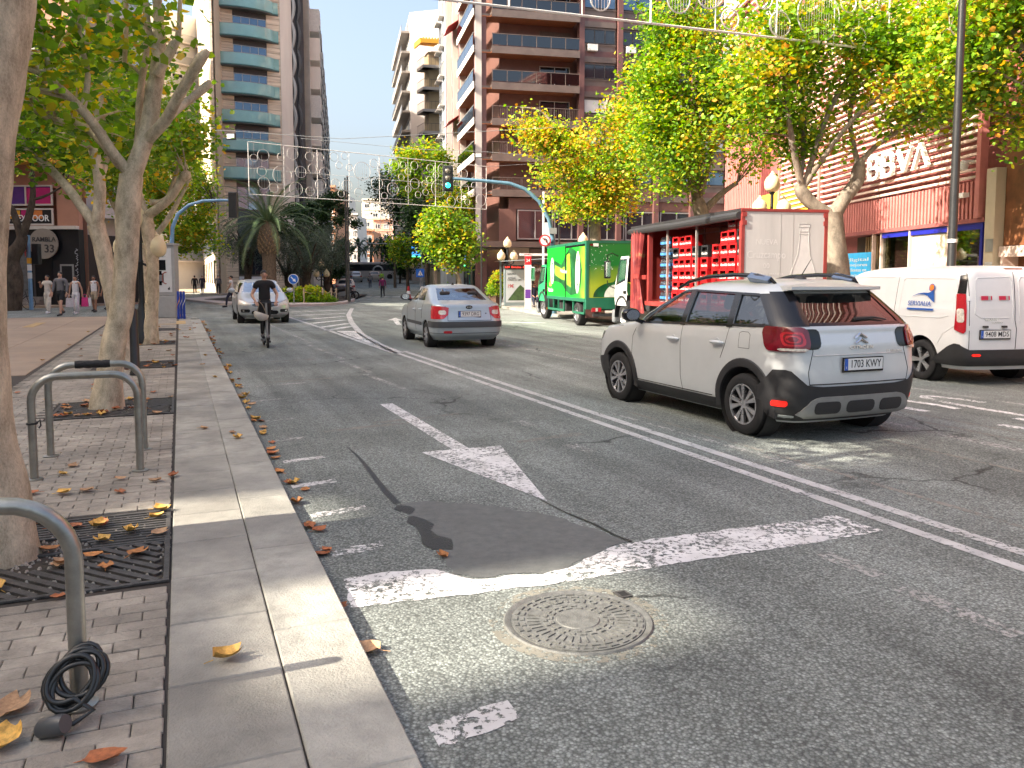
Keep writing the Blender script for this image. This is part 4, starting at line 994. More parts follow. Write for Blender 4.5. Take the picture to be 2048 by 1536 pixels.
def wrap_patch(B, lo, hi, off, rear=True, nu=10, nv=5, thick=0.0):
 rows = []
 for j in range(nv + 1):
  r = []
  for i in range(nu + 1):
   a, b_ = interp_poly(lo, i / nu), interp_poly(hi, i / nu); aa = a[0] + (b_[0] - a[0]) * j / nv; z = a[1] + (b_[1] - a[1]) * j / nv
   p, n = B.wrap(aa, z, rear); r.append(tuple(p + n * off))
  rows.append(r)
 g = MB().grid(rows)
 if thick:                             # side walls back to the body
  h, w = len(rows), len(rows[0]); edge = [(0, j) for j in range(w)] + [(i, w - 1) for i in range(1, h)] + [(h - 1, j) for j in range(w - 2, -1, -1)] + [(i, 0) for i in range(h - 2, 0, -1)]
  c = Vector(rows[h // 2][w // 2]); out = []
  for (i, j) in edge:
   a, b_ = interp_poly(lo, j / nu), interp_poly(hi, j / nu); aa = a[0] + (b_[0] - a[0]) * i / nv; z = a[1] + (b_[1] - a[1]) * i / nv
   p, n = B.wrap(aa, z, rear); out.append(tuple(p - n * thick))
  top = [rows[i][j] for i, j in edge]; k = len(edge)
  g.add(top + out, [(q, (q + 1) % k, k + (q + 1) % k, k + q) for q in range(k)])
 return g
def rrect(a0, a1, z0, z1, r, n=5):
 lo = [(a0 + r * (1 - cos(t)), z0 + r * (1 - sin(t))) for t in np.linspace(0, pi / 2, n)] + [(a1 - r * (1 - cos(t)), z0 + r * (1 - sin(t))) for t in np.linspace(pi / 2, 0, n)]
 hi = [(p[0], z0 + z1 - p[1]) for p in lo]
 return lo, hi
def boolean(target, cutters):
 par = target.parent; target.parent = None      # cut in the car's own space
 for c in cutters:
  m = target.modifiers.new('cut', 'BOOLEAN'); m.operation = 'DIFFERENCE'; m.solver = 'EXACT'; m.object = c
 bpy.context.view_layer.update(); dg = bpy.context.evaluated_depsgraph_get()
 me = bpy.data.meshes.new_from_object(target.evaluated_get(dg)); old = target.data; target.modifiers.clear(); target.data = me; target.parent = par
 bpy.data.meshes.remove(old)
 me.polygons.foreach_set('use_smooth', [True] * len(me.polygons)); me.set_sharp_from_angle(angle=R(28))
 for c in cutters: d = c.data; bpy.data.objects.remove(c); bpy.data.meshes.remove(d)
def win_cut(lo, hi, y0, y1):
 poly = list(lo) + list(hi)[::-1]
 return MB().prism([(p[0], p[1]) for p in poly], min(-y0, -y1), max(-y0, -y1), Matrix(((1, 0, 0, 0), (0, 0, -1, 0), (0, 1, 0, 0), (0, 0, 0, 1))))
def wheel(parent, loc, r, w, spokes=5, style='alloy', side=1, steer=0.0):
 o = bpy.data.objects.new('wheel', None); col.objects.link(o); o.parent = parent; o.location = loc; o.rotation_euler = (0, 0, steer)
 Mx = Matrix.Rotation(R(-90) * side, 4, 'X')
 rr = r * .66 if style != 'steel' else r * .6
 MB().lathe([(rr, -w / 2), (r * .9, -w / 2), (r * .97, -w * .42), (r, -w * .3), (r, w * .3), (r * .97, w * .42), (r * .9, w * .49), (rr + .01, w / 2), (rr, w * .47)], 40, Mx, False).build('tyre', rubber, o)
 MB().lathe([(0, w * .12), (rr * .92, w * .12), (rr * .95, w * .40), (rr, w * .46), (rr + .004, w * .40), (rr + .004, -w * .4), (rr * .9, -w * .4)], 36, Mx, False).build('rim', alloy_dk if style != 'steel' else alloy, o)
 g = MB()
 if style == 'alloy':
  for k in range(spokes):
   for s_ in (-1, 1):
    a = 2 * pi * k / spokes + s_ * .16; b_ = 2 * pi * k / spokes + s_ * .26
    q = [(rr * .20 * cos(a - .22), rr * .20 * sin(a - .22)), (rr * .95 * cos(b_ - .14), rr * .95 * sin(b_ - .14)), (rr * .95 * cos(b_ + .14), rr * .95 * sin(b_ + .14)), (rr * .20 * cos(a + .22), rr * .20 * sin(a + .22))]
    g.prism(q, w * .30, w * .44, Mx)
  MB().lathe([(rr * .93, w * .38), (rr * .93, w * .47), (rr, w * .475), (rr, w * .4)], 36, Mx, False).build('rim_edge', alloy, o)
 elif style == 'cover':
  for k in range(spokes):
   a = 2 * pi * k / spokes
   q = [(rr * .18 * cos(a - .5), rr * .18 * sin(a - .5)), (rr * .96 * cos(a - .2), rr * .96 * sin(a - .2)), (rr * .96 * cos(a + .2), rr * .96 * sin(a + .2)), (rr * .18 * cos(a + .5), rr * .18 * sin(a + .5))]
   g.prism(q, w * .34, w * .46, Mx)
 else:
  for k in range(8):
   a = 2 * pi * k / 8; g.cyl(Mx @ Vector((rr * .5 * cos(a), rr * .5 * sin(a), w * .1)), Mx @ Vector((rr * .5 * cos(a), rr * .5 * sin(a), w * .2)), .02, 8)
 g.lathe([(0, w * .46), (rr * .2, w * .45), (rr * .24, w * .3), (0, w * .3)], 16, Mx)
 g.build('spokes', alloy, o, smooth=25)
 return o
def seat(parent, x, y, z, m=seat_m, h=.62):
 g = MB(); g.box((x, y, z), (.5, .48, .16)); g.build('seat', m, parent, smooth=30, bevel=.05)
 M = Matrix.Translation((x - .24, y, z + .05)) @ Matrix.Rotation(R(-14), 4, 'Y')
 MB().box((0, 0, h / 2), (.14, .46, h), 0, M).build('seat_back', m, parent, smooth=30, bevel=.05)
 MB().box((0, 0, h + .12), (.1, .26, .18), 0, M).build('headrest', m, parent, smooth=30, bevel=.04)
def plate(parent, p, n, up, st, w=.52, h=.11, wide=.40):
 x = Vector(up).cross(Vector(n)).normalized(); M = face_M(p, x, up)
 MB().bb((-w / 2 - .012, -h / 2 - .022, -.012), (w / 2 + .012, h / 2 + .012, .004), M).build('plate_holder', gloss_blk, parent, smooth=0)
 pl = MB().bb((-w / 2, -h / 2, .004), (w / 2, h / 2, .008), M).build('number_plate', plate_w, parent, smooth=0)
 MB().bb((-w / 2, -h / 2, .008), (-w / 2 + .045, h / 2, .0085), M).build('plate_band', plate_b, pl, smooth=0)
 lettering('plate_lettering', st, h * .95, ink, pl, M @ Matrix.Translation((.025, 0, .0092)), .0006, .004, 0, 1.0, wide)
 lettering('plate_lettering', 'E', .03, plate_w, pl, M @ Matrix.Translation((-w / 2 + .0225, -h * .28, .0088)), .0004)
def seam_line(parent, B, pts, side, r=.0035, m=seam_m, off=.0):
 P = []
 for a, b_ in zip(pts[:-1], pts[1:]):
  k = max(2, int(math.hypot(b_[0] - a[0], b_[1] - a[1]) / .08))
  for i in range(k): x = a[0] + (b_[0] - a[0]) * i / k; z = a[1] + (b_[1] - a[1]) * i / k; P.append((x, side * (B.sy(x, z) + off), z))
 x, z = pts[-1]; P.append((x, side * (B.sy(x, z) + off), z))
 return MB().tube(P, r, 5).build('panel_gap', m, parent)
def wrap_line(parent, B, pts, r=.0035, m=seam_m, off=0., rear=True, name='panel_gap'):
 P = []
 for a, b_ in zip(pts[:-1], pts[1:]):
  k = max(2, int(math.hypot(b_[0] - a[0], b_[1] - a[1]) / .06))
  for i in range(k + 1):
   q, n = B.wrap(a[0] + (b_[0] - a[0]) * i / k, a[1] + (b_[1] - a[1]) * i / k, rear); P.append(q + n * off)
 return MB().tube(P, r, 5).build(name, m, parent)
def door_handle(parent, B, x, z, side, m):
 y = B.sy(x, z)
 M = Matrix.Translation((x, side * (y - .005), z))
 MB().lathe([(.05, 0), (.045, .006), (0, .002)], 20, M @ Matrix.Rotation(R(-90) * side, 4, 'X')).build('handle_cup', seam_m if m is None else m, parent)
 MB().tube([(x - .11, side * (y + .004), z), (x - .09, side * (y + .035), z + .004), (x, side * (y + .042), z + .006), (x + .07, side * (y + .035), z + .004), (x + .09, side * (y + .004), z)], [.012, .016, .018, .016, .012], 8).build('door_handle', m or chrome, parent)
def mirror(parent, B, x, z, side, shell, size=1.0):
 y = B.sy(x, z)
 o = MB().tube([(x, side * (y - .02), z), (x + .0, side * (y + .10), z + .04)], [.03, .025], 8).build('mirror_arm', gloss_blk, parent)
 M = Matrix.Translation((x + .01, side * (y + .17 * size), z + .1 * size))
 MB().lathe([(0, -.08), (.075, -.06), (.10, .0), (.095, .05), (.085, .07), (0, .07)], 14, M @ Matrix.Rotation(R(-90), 4, 'Y') @ Matrix.Diagonal((.9, 1.25, 1, 1))).build('mirror_shell', shell, parent)
 MB().lathe([(0, 0), (.075, 0)], 14, M @ Matrix.Translation((-.073, 0, 0)) @ Matrix.Rotation(R(-90), 4, 'Y') @ Matrix.Diagonal((.9, 1.25, 1, 1)), False).build('mirror_glass', chrome, parent)
def carve(root, name, B, paint, wheels, r_arch, w, windows, rearw=None, frontw=None, z_belt=.95, z_roof=1.5, floor=.45):
 body = B.solid().build(name, paint, root)
 cut = []
 for x, z in wheels:
  for sd in (-1, 1): cut.append(MB().cyl((x, sd * (w - .24), z), (x, sd * (w + .3), z), r_arch, 40).build('cut'))
 boolean(body, cut)
 cav = B.solid(floor, z_roof - .035, .055).build('cut')
 boolean(body, [cav])
 cut = []
 for lo, hi in windows:
  for sd in (-1, 1): cut.append(win_cut(lo, hi, sd * .28, sd * (w + .4)).build('cut'))
 Mr = Matrix(((0, 0, 1, 0), (1, 0, 0, 0), (0, 1, 0, 0), (0, 0, 0, 1)))
 for poly, x0, x1 in ((rearw, None, None), (frontw, 1, None)):
  if poly:
   pl, xa, xb = poly; cut.append(MB().prism(pl, xa, xb, Mr).build('cut'))
 boolean(body, cut)
 return body
def well(root, x, z, r, w):
 for sd in (-1, 1):
  MB().tube([(x, sd * (w - .235), z), (x, sd * (w - .02), z)], r - .004, 32, caps=False).build('wheel_well', cabin_dk, root)
  MB().lathe([(0, 0), (r - .004, 0)], 32, Matrix.Translation((x, sd * (w - .236), z)) @ Matrix.Rotation(R(-90), 4, 'X'), False).build('wheel_well', cabin_dk, root)
def mirror_pts(pts): return [(-a, z) for a, z in pts]
# ---------------------------------------------------------------- white crossover in the next lane
def paint(name, c, metal=.35, rough=.31, var=.03):
 return mat(name, c, rough, metal, var, 3, coat=.35, spec=.5)
silver_white = paint('paint_pearl', (.585, .61, .62), .25)
def arch_trim(root, B, x0, z0, r0, r1, m, a0=-12, a1=192, off=.014):
 for sd in (-1, 1):
  rows = []
  for r, o in ((r0, -.06), (r0, off), ((r0 + r1) / 2, off + .006), (r1 - .012, off), (r1, -.004)):
   row = []
   for k in range(29):
    a = R(a0 + (a1 - a0) * k / 28); x, z = x0 + r * cos(a), max(.2, z0 + r * sin(a)); row.append((x, sd * (B.sy(x, max(z, .3)) + o), z))
   rows.append(row)
  MB().grid(rows, flip=sd < 0).build('wheel_arch_trim', m, root)
def crossover():
 root = thing('crossover_car', 'white compact crossover with black cladding and roof rails in the next lane', 'car', S(8.04, 6.31, 0), R(90) + SA)
 lv = [(.19, 1.90, -1.82, .78, .5, .35, .02), (.28, 2.05, -1.96, .85, .5, .33, .02), (.45, 2.12, -2.0, .88, .5, .30, .02), (.65, 2.13, -2.02, .885, .5, .28, .02), (.85, 2.08, -2.01, .885, .5, .28, .02), (.98, 1.92, -2.0, .88, .5, .28, .02),
   (1.04, 1.55, -1.985, .872, .5, .28, .02), (1.09, 1.12, -1.97, .862, .45, .28, .02), (1.17, .96, -1.95, .84, .4, .28, .02), (1.30, .70, -1.82, .785, .35, .27, .02), (1.42, .45, -1.69, .735, .35, .26, .025), (1.52, .20, -1.57, .685, .3, .25, .03),
   (1.585, -.04, -1.48, .61, .3, .22, .03), (1.62, -.35, -1.36, .48, .3, .2, .03), (1.637, -.7, -1.12, .27, .2, .2, .03)]
 B = Body(lv)
 W = [([(.86, 1.09), (.35, 1.10), (-.13, 1.11)], [(.20, 1.45), (.05, 1.475), (-.13, 1.49)]), ([(-.21, 1.11), (-.98, 1.13)], [(-.21, 1.49), (-.94, 1.485)]), ([(-1.06, 1.135), (-1.66, 1.17)], [(-1.02, 1.48), (-1.33, 1.455)])]
 rw = ([(-.62, 1.20), (.62, 1.20), (.52, 1.485), (-.52, 1.485)], -2.4, -1.3); fw = ([(-.66, 1.15), (.66, 1.15), (.56, 1.47), (-.56, 1.47)], -.05, 1.6)
 AX = 1.285; wr = .325
 carve(root, 'body', B, silver_white, [(AX, .34), (-AX, .34)], .385, .885, W, rw, fw, 1.1, 1.615, .42)
 for x in (AX, -AX): well(root, x, .34, .385, .885)
 for x in (AX, -AX):
  for sd in (-1, 1): wheel(root, (x, sd * .775, wr), wr, .215, 5, 'alloy', sd)
 for k, (lo, hi) in enumerate(W):
  for sd in (-1, 1): side_patch(B, lo, hi, sd, -.008).build('window', car_glass if k == 0 else car_glass_dk, root)
 for sd in (-1, 1):                     # black pillars and surround
  for lo, hi in (([(-.12, 1.10), (-.22, 1.10)], [(-.12, 1.50), (-.22, 1.50)]), ([(-.97, 1.12), (-1.07, 1.125)], [(-.93, 1.495), (-1.03, 1.49)]), ([(.90, 1.075), (-1.7, 1.155)], [(.84, 1.10), (-1.67, 1.18)]), ([(.22, 1.455), (-.13, 1.492), (-1.33, 1.46)], [(.19, 1.475), (-.13, 1.515), (-1.31, 1.485)]), ([(-1.64, 1.16), (-1.90, 1.17)], [(-1.31, 1.48), (-1.50, 1.49)])):
   side_patch(B, lo, hi, sd, .012, 16, 6).build('pillar_trim', gloss_blk, root)
  side_patch(B, [(.66, 1.10), (.63, 1.10)], [(.12, 1.47), (.09, 1.475)], sd, .003, 2, 6).build('quarter_bar', gloss_blk, root)
 wrap_patch(B, [(-.65, 1.185), (.65, 1.185)], [(-.54, 1.495), (.54, 1.495)], -.006, True, 14, 6).build('rear_window', car_glass_dk, root)
 wrap_patch(B, [(-.70, 1.13), (.70, 1.13)], [(-.60, 1.49), (.60, 1.49)], -.006, False, 14, 6).build('windscreen', car_glass, root)
 for sd in (-1, 1):
  wrap_patch(B, [(sd * .60, 1.17), (sd * .88, 1.17)], [(sd * .50, 1.51), (sd * .74, 1.505)], .006, True, 5, 5).build('rear_glass_border', gloss_blk, root)
 wrap_patch(B, [(-.66, 1.172), (.66, 1.172)], [(-.66, 1.203), (.66, 1.203)], .003, True, 12, 2).build('rear_glass_border', gloss_blk, root)
 sp = MB(); pts = []
 for k in range(9):
  y = -.60 + 1.2 * k / 8; c = .05 * (1 - (y / .6) ** 2); pts.append(((-1.28, y * .9, 1.622 - .045 * (y / .6) ** 2), (-1.66 - c, y, 1.555 + .01 * c), (-1.66 - c, y, 1.525), (-1.48, y * .98, 1.505)))
 sp.grid([[p[i] for p in pts] for i in range(4)]); sp.f += [(0, 9, 18, 27), (8, 35, 26, 17)]
 sp.build('spoiler', silver_white, root)
 for sd in (-1, 1):
  MB().tube([(.30, sd * .60, 1.52), (.08, sd * .61, 1.60), (-.3, sd * .605, 1.66), (-.75, sd * .60, 1.68), (-1.12, sd * .585, 1.67), (-1.32, sd * .57, 1.63), (-1.38, sd * .56, 1.585)], [.018, .022, .024, .024, .024, .022, .015], 8).build('roof_rail', gloss_blk, root)
  MB().tube([(-1.02, sd * .595, 1.655), (-1.32, sd * .575, 1.615)], [.052, .045], 4).build('rail_cap', mat('rail_cap_blue', (.20, .25, .33), .2, metal=.6, var=.05), root)
 M = Matrix.Translation((-1.12, 0, 1.632))
 MB().lathe([(.07, 0), (.06, .02), (.03, .045), (0, .05)], 14, M @ Matrix.Diagonal((1.2, .8, 1, 1))).build('antenna_base', blackpl, root)
 MB().tube([(-1.14, 0, 1.675), (-1.28, 0, 1.85)], [.006, .003], 6).build('antenna_rod', blackpl, root)
 for x in (AX, -AX): arch_trim(root, B, x, .34, .383, .475, blackpl)
 for sd in (-1, 1): side_patch(B, [(.92, .20), (-.92, .20)], [(.90, .335), (-.90, .335)], sd, .014, 12, 3).build('sill_cladding', blackpl, root)
 lo = [(-1.22, .215), (1.22, .215)]; hi = [(-1.22, .56), (-1.02, .74), (-.84, .75), (-.68, .60), (-.5, .575), (.5, .575), (.68, .60), (.84, .75), (1.02, .74), (1.22, .56)]
 wrap_patch(B, lo, hi, .016, True, 40, 6, .01).build('rear_bumper', blackpl, root)
 wrap_patch(B, [(-1.25, .21), (1.25, .21)], [(-1.25, .60), (-.5, .5), (.5, .5), (1.25, .60)], .016, False, 30, 5, .01).build('front_bumper', blackpl, root)
 skid = mat('skid_silver', (.30, .30, .29), .4, metal=.4, var=.08)
 wrap_patch(B, [(-.62, .25), (.62, .25)], [(-.74, .30), (-.60, .455), (-.5, .475), (.5, .475), (.60, .455), (.74, .30)], .034, True, 26, 5, .02).build('skid_plate', skid, root)
 for a0, a1 in ((-.57, -.26), (-.18, .18), (.26, .57)):
  lo, hi = rrect(a0, a1, .30, .425, .045); wrap_patch(B, lo, hi, .040, True, 14, 4, .004).build('skid_insert', blackpl, root)
 for sd in (-1, 1):
  lo, hi = rrect(.83, 1.0, .375, .435, .02); wrap_patch(B, [(sd * a, z) for a, z in lo], [(sd * a, z) for a, z in hi], .026, True, 8, 3, .01).build('fog_reflector', reflector, root)
  lo, hi = rrect(.50, .80, .945, 1.145, .06); wrap_patch(B, [(sd * a, z) for a, z in lo], [(sd * a, z) for a, z in hi], .006, True, 10, 5, .006).build('lamp_wing', gloss_blk, root)
  lo, hi = rrect(.635, 1.13, .925, 1.165, .07); lamp = wrap_patch(B, [(sd * a, z) for a, z in lo], [(sd * a, z) for a, z in hi], .022, True, 16, 6, .02).build('tail_lamp', lamp_dkred, root)
  for q, (i0, mm) in enumerate(((.03, lamp_red), (.052, lamp_dkred), (.07, lamp_red), (.085, lamp_dkred))):
   lo, hi = rrect(.655 + i0, .93 - i0, .955 + i0 * .8, 1.14 - i0 * .8, .04); wrap_patch(B, [(sd * a, z) for a, z in lo], [(sd * a, z) for a, z in hi], .0245 + q * .0025, True, 12, 4, .002).build('lamp_ring', mm, lamp)
  lo, hi = rrect(.66, .95, .932, .957, .01); wrap_patch(B, [(sd * a, z) for a, z in lo], [(sd * a, z) for a, z in hi], .0245, True, 8, 2, .002).build('lamp_strip', lamp_clear, lamp)
  lo, hi = rrect(.66, .98, .80, .93, .05); wrap_patch(B, [(sd * a, z) for a, z in lo], [(sd * a, z) for a, z in hi], .012, False, 10, 4, .01).build('head_lamp', lamp_clear, root)
 for sd in (-1, 1): wrap_line(root, B, [(sd * .80, 1.175), (sd * .62, 1.05), (sd * .60, .93), (sd * .66, .72), (sd * .64, .60)], .004)
 wrap_line(root, B, [(-.64, .60), (.64, .60)], .006); wrap_line(root, B, [(-.60, .885), (.60, .885)], .005, silver_white, .004)
 p, n = B.wrap(0, .79); wrap_patch(B, [(-.34, .715), (.34, .715)], [(-.40, .885), (.40, .885)], .002, True, 10, 3).build('plate_recess', silver_white, root)
 plate(root, p + n * .022, n, (0, 0, 1), '1703 KWY', .50, .115, .39)
 for dz in (0, .052):
  g = MB()
  for sd in (-1, 1):
   pts = [B.wrap(sd * .082, .995 + dz)[0], B.wrap(sd * .04, 1.015 + dz)[0], B.wrap(0, 1.04 + dz)[0]]
   g.tube([q + Vector((-.012, 0, 0)) for q in pts], [.009, .012, .012], 5)
  g.build('emblem', chrome, root)
 p, n = B.wrap(0, .955); lettering('badge_lettering', 'CITROEN', .05, chrome, root, face_M(p + n * .006, (0, -1, 0), (0, 0, 1)), .003, .004, 0, 1.1, .30)
 p, n = B.wrap(-.45, .905); lettering('badge_lettering', 'C3 AIRCROSS', .03, chrome, root, face_M(p + n * .006, (0, -1, 0), (0, 0, 1)), .002, .002, 0, 1.0, .22)
 P, n = B.wrap(.0, 1.235); MB().tube([P + n * .012, B.wrap(-.26, 1.245)[0] + n * .02, B.wrap(-.42, 1.22)[0] + n * .014], [.02, .012, .008], 6).build('wiper', blackpl, root)
 for sd in (-1, 1):
  seam_line(root, B, [(.80, 1.08), (.92, .9), (.95, .6), (.90, .34)], sd); seam_line(root, B, [(-.17, 1.10), (-.15, .85), (-.16, .5), (-.19, .34)], sd); seam_line(root, B, [(-1.02, 1.12), (-.98, .95), (-.90, .78)], sd)
  seam_line(root, B, [(-.75, .35), (.9, .35)], sd, .005)
  door_handle(root, B, .0, .93, sd, silver_white); door_handle(root, B, -.84, .945, sd, silver_white); mirror(root, B, .74, 1.08, sd, gloss_blk)
 x0, z0, q = -1.28, 1.0, .085
 seam_line(root, B, [(x0 - q, z0 - q), (x0 + q, z0 - q), (x0 + q, z0 + q * .8), (x0 + q * .6, z0 + q), (x0 - q * .6, z0 + q), (x0 - q, z0 + q * .7), (x0 - q, z0 - q)], 1, .0025)
 wrap_line(root, B, [(-1.15, 1.02), (-.6, .99), (.6, .99), (1.15, 1.02)], .004, seam_m, 0, False)
 for x, y in ((-.05, .36), (-.05, -.36), (-.95, .38), (-.95, 0), (-.95, -.38)): seat(root, x, y, .60)
 MB().box((.72, 0, .95), (.5, 1.4, .22)).build('dashboard', cabin_dk, root, smooth=30, bevel=.06)
 MB().tube([(.40 + .06 * sin(a), .36 + .18 * cos(a), 1.0 + .17 * sin(a)) for a in np.linspace(0, 2 * pi, 20)[:-1]], .014, 6, True).build('steering_wheel', cabin_dk, root)
 return root
crossover()
# ---------------------------------------------------------------- silver saloon ahead
def saloon():
 root = thing('saloon_car', 'silver four-door saloon driving away beyond the white crossover', 'car', S(19.55, 6.32, 0), R(90) + SA - R(3.5))
 pc = paint('paint_ice_silver', (.39, .45, .49), .45, .3)
 lv = [(.20, 1.9, -1.98, .74, .5, .35, .02), (.32, 2.04, -2.14, .82, .5, .35, .02), (.5, 2.08, -2.18, .845, .5, .33, .02), (.66, 2.07, -2.17, .845, .5, .32, .02), (.82, 2.0, -2.12, .842, .5, .32, .02), (.92, 1.75, -2.10, .835, .5, .32, .02), (.98, 1.3, -2.09, .82, .5, .32, .02), (1.03, 1.0, -2.05, .805, .45, .3, .02),
   (1.06, .92, -1.82, .79, .4, .3, .02), (1.10, .82, -1.60, .77, .4, .3, .02), (1.20, .62, -1.36, .735, .35, .3, .025), (1.32, .38, -1.08, .685, .35, .3, .03), (1.41, .15, -.86, .63, .3, .25, .03), (1.46, -.05, -.70, .55, .3, .25, .03), (1.485, -.25, -.5, .3, .2, .2, .03)]
 B = Body(lv); AX = 1.25; wr = .30
 W = [([(.72, 1.08), (-.12, 1.09)], [(.12, 1.38), (-.12, 1.40)]), ([(-.20, 1.09), (-.92, 1.10)], [(-.20, 1.40), (-.72, 1.37)])]
 rw = ([(-.60, 1.115), (.60, 1.115), (.49, 1.385), (-.49, 1.385)], -2.2, -.8); fw = ([(-.62, 1.12), (.62, 1.12), (.5, 1.39), (-.5, 1.39)], -.05, 1.5)
 carve(root, 'body', B, pc, [(AX, .31), (-AX, .31)], .345, .845, W, rw, fw, 1.05, 1.46, .42)
 for x in (AX, -AX):
  well(root, x, .31, .345, .845)
  for sd in (-1, 1): wheel(root, (x, sd * .745, wr), wr, .185, 7, 'cover', sd)
 for lo, hi in W:
  for sd in (-1, 1): side_patch(B, lo, hi, sd, -.006).build('window', car_glass_dk, root)
 wrap_patch(B, [(-.63, 1.10), (.63, 1.10)], [(-.53, 1.40), (.53, 1.40)], -.004, True, 12, 6).build('rear_window', screen_glass, root)
 wrap_patch(B, [(-.66, 1.10), (.66, 1.10)], [(-.55, 1.40), (.55, 1.40)], -.004, False, 12, 6).build('windscreen', car_glass, root)
 dk = mat('bumper_strip', (.045, .05, .055), .5, var=.1)
 wrap_patch(B, [(-1.3, .50), (1.3, .50)], [(-1.3, .64), (1.3, .64)], .022, True, 34, 3, .02).build('bumper_strip', dk, root)
 for sd in (-1, 1):
  side_patch(B, [(.85, .50), (-.9, .50)], [(.85, .58), (-.9, .58)], sd, .014, 10, 2).build('side_strip', dk, root)
  lo, hi = [(.50, .80), (.62, .70), (1.02, .70)], [(.48, .96), (.60, .985), (.98, 1.0)]
  lamp = wrap_patch(B, [(sd * a, z) for a, z in lo], [(sd * a, z) for a, z in hi], .012, True, 12, 6, .01).build('tail_lamp', lamp_red, root)
  lo, hi = rrect(.55, .72, .80, .90, .04); wrap_patch(B, [(sd * a, z) for a, z in lo], [(sd * a, z) for a, z in hi], .016, True, 8, 4, .003).build('lamp_lens', lamp_clear, lamp)
  wrap_line(root, B, [(sd * .60, 1.02), (sd * .50, .93), (sd * .52, .66)], .005)
  seam_line(root, B, [(.74, 1.06), (.86, .8), (.82, .3)], sd, .005); seam_line(root, B, [(-.16, 1.08), (-.14, .7), (-.18, .3)], sd, .005); seam_line(root, B, [(-.90, 1.08), (-.86, .8), (-.84, .66)], sd, .005)
  door_handle(root, B, .0, .86, sd, pc); door_handle(root, B, -.72, .88, sd, pc); mirror(root, B, .62, 1.06, sd, blackpl)
  lo, hi = rrect(.60, .95, .66, .80, .05); wrap_patch(B, [(sd * a, z) for a, z in lo], [(sd * a, z) for a, z in hi], .01, False, 8, 4, .01).build('head_lamp', lamp_clear, root)
 lo, hi = rrect(.42, .62, .37, .43, .02); wrap_patch(B, lo, hi, .012, True, 6, 2, .008).build('fog_lamp', lamp_red, root)
 wrap_line(root, B, [(-1.2, .37), (1.2, .37)], .006); wrap_line(root, B, [(-.52, .66), (.52, .66)], .006)
 p, n = B.wrap(0, .81); wrap_patch(B, [(-.36, .73), (.36, .73)], [(-.36, .90), (.36, .90)], .003, True, 8, 3, .003).build('plate_recess', pc, root); plate(root, p + n * .02, n, (0, 0, 1), '9397 DRG', .52, .12, .40)
 p, n = B.wrap(0, .965); M = face_M(p + n * .008, (0, -1, 0), (0, 0, 1)); MB().lathe([(0, 0), (.05, .004), (.055, 0)], 20, M @ Matrix.Diagonal((1.5, .8, 1, 1))).build('emblem', gloss_blk, root)
 lettering('emblem_lettering', 'KIA', .055, chrome, root, M @ Matrix.Translation((0, 0, .005)), .002, .004, 0, 1.0, .11)
 p, n = B.wrap(-.40, .82); MB().lathe([(0, .004), (.014, .003), (.016, 0)], 10, face_M(p + n * .002, (0, -1, 0), (0, 0, 1))).build('boot_lock', gloss_blk, root)
 MB().tube([(-.62, 0, 1.475), (-.66, 0, 1.52)], [.035, .012], 8).build('antenna_base', blackpl, root)
 for x, y in ((.1, .34), (.1, -.34), (-.75, .34), (-.75, -.34)): seat(root, x, y, .52, seat_m, .56)
 MB().box((.78, 0, .92), (.4, 1.3, .18)).build('dashboard', cabin_dk, root, smooth=30, bevel=.05); MB().box((-1.35, 0, .98), (.5, 1.2, .05)).build('parcel_shelf', cabin_dk, root, smooth=0)
 return root
saloon()
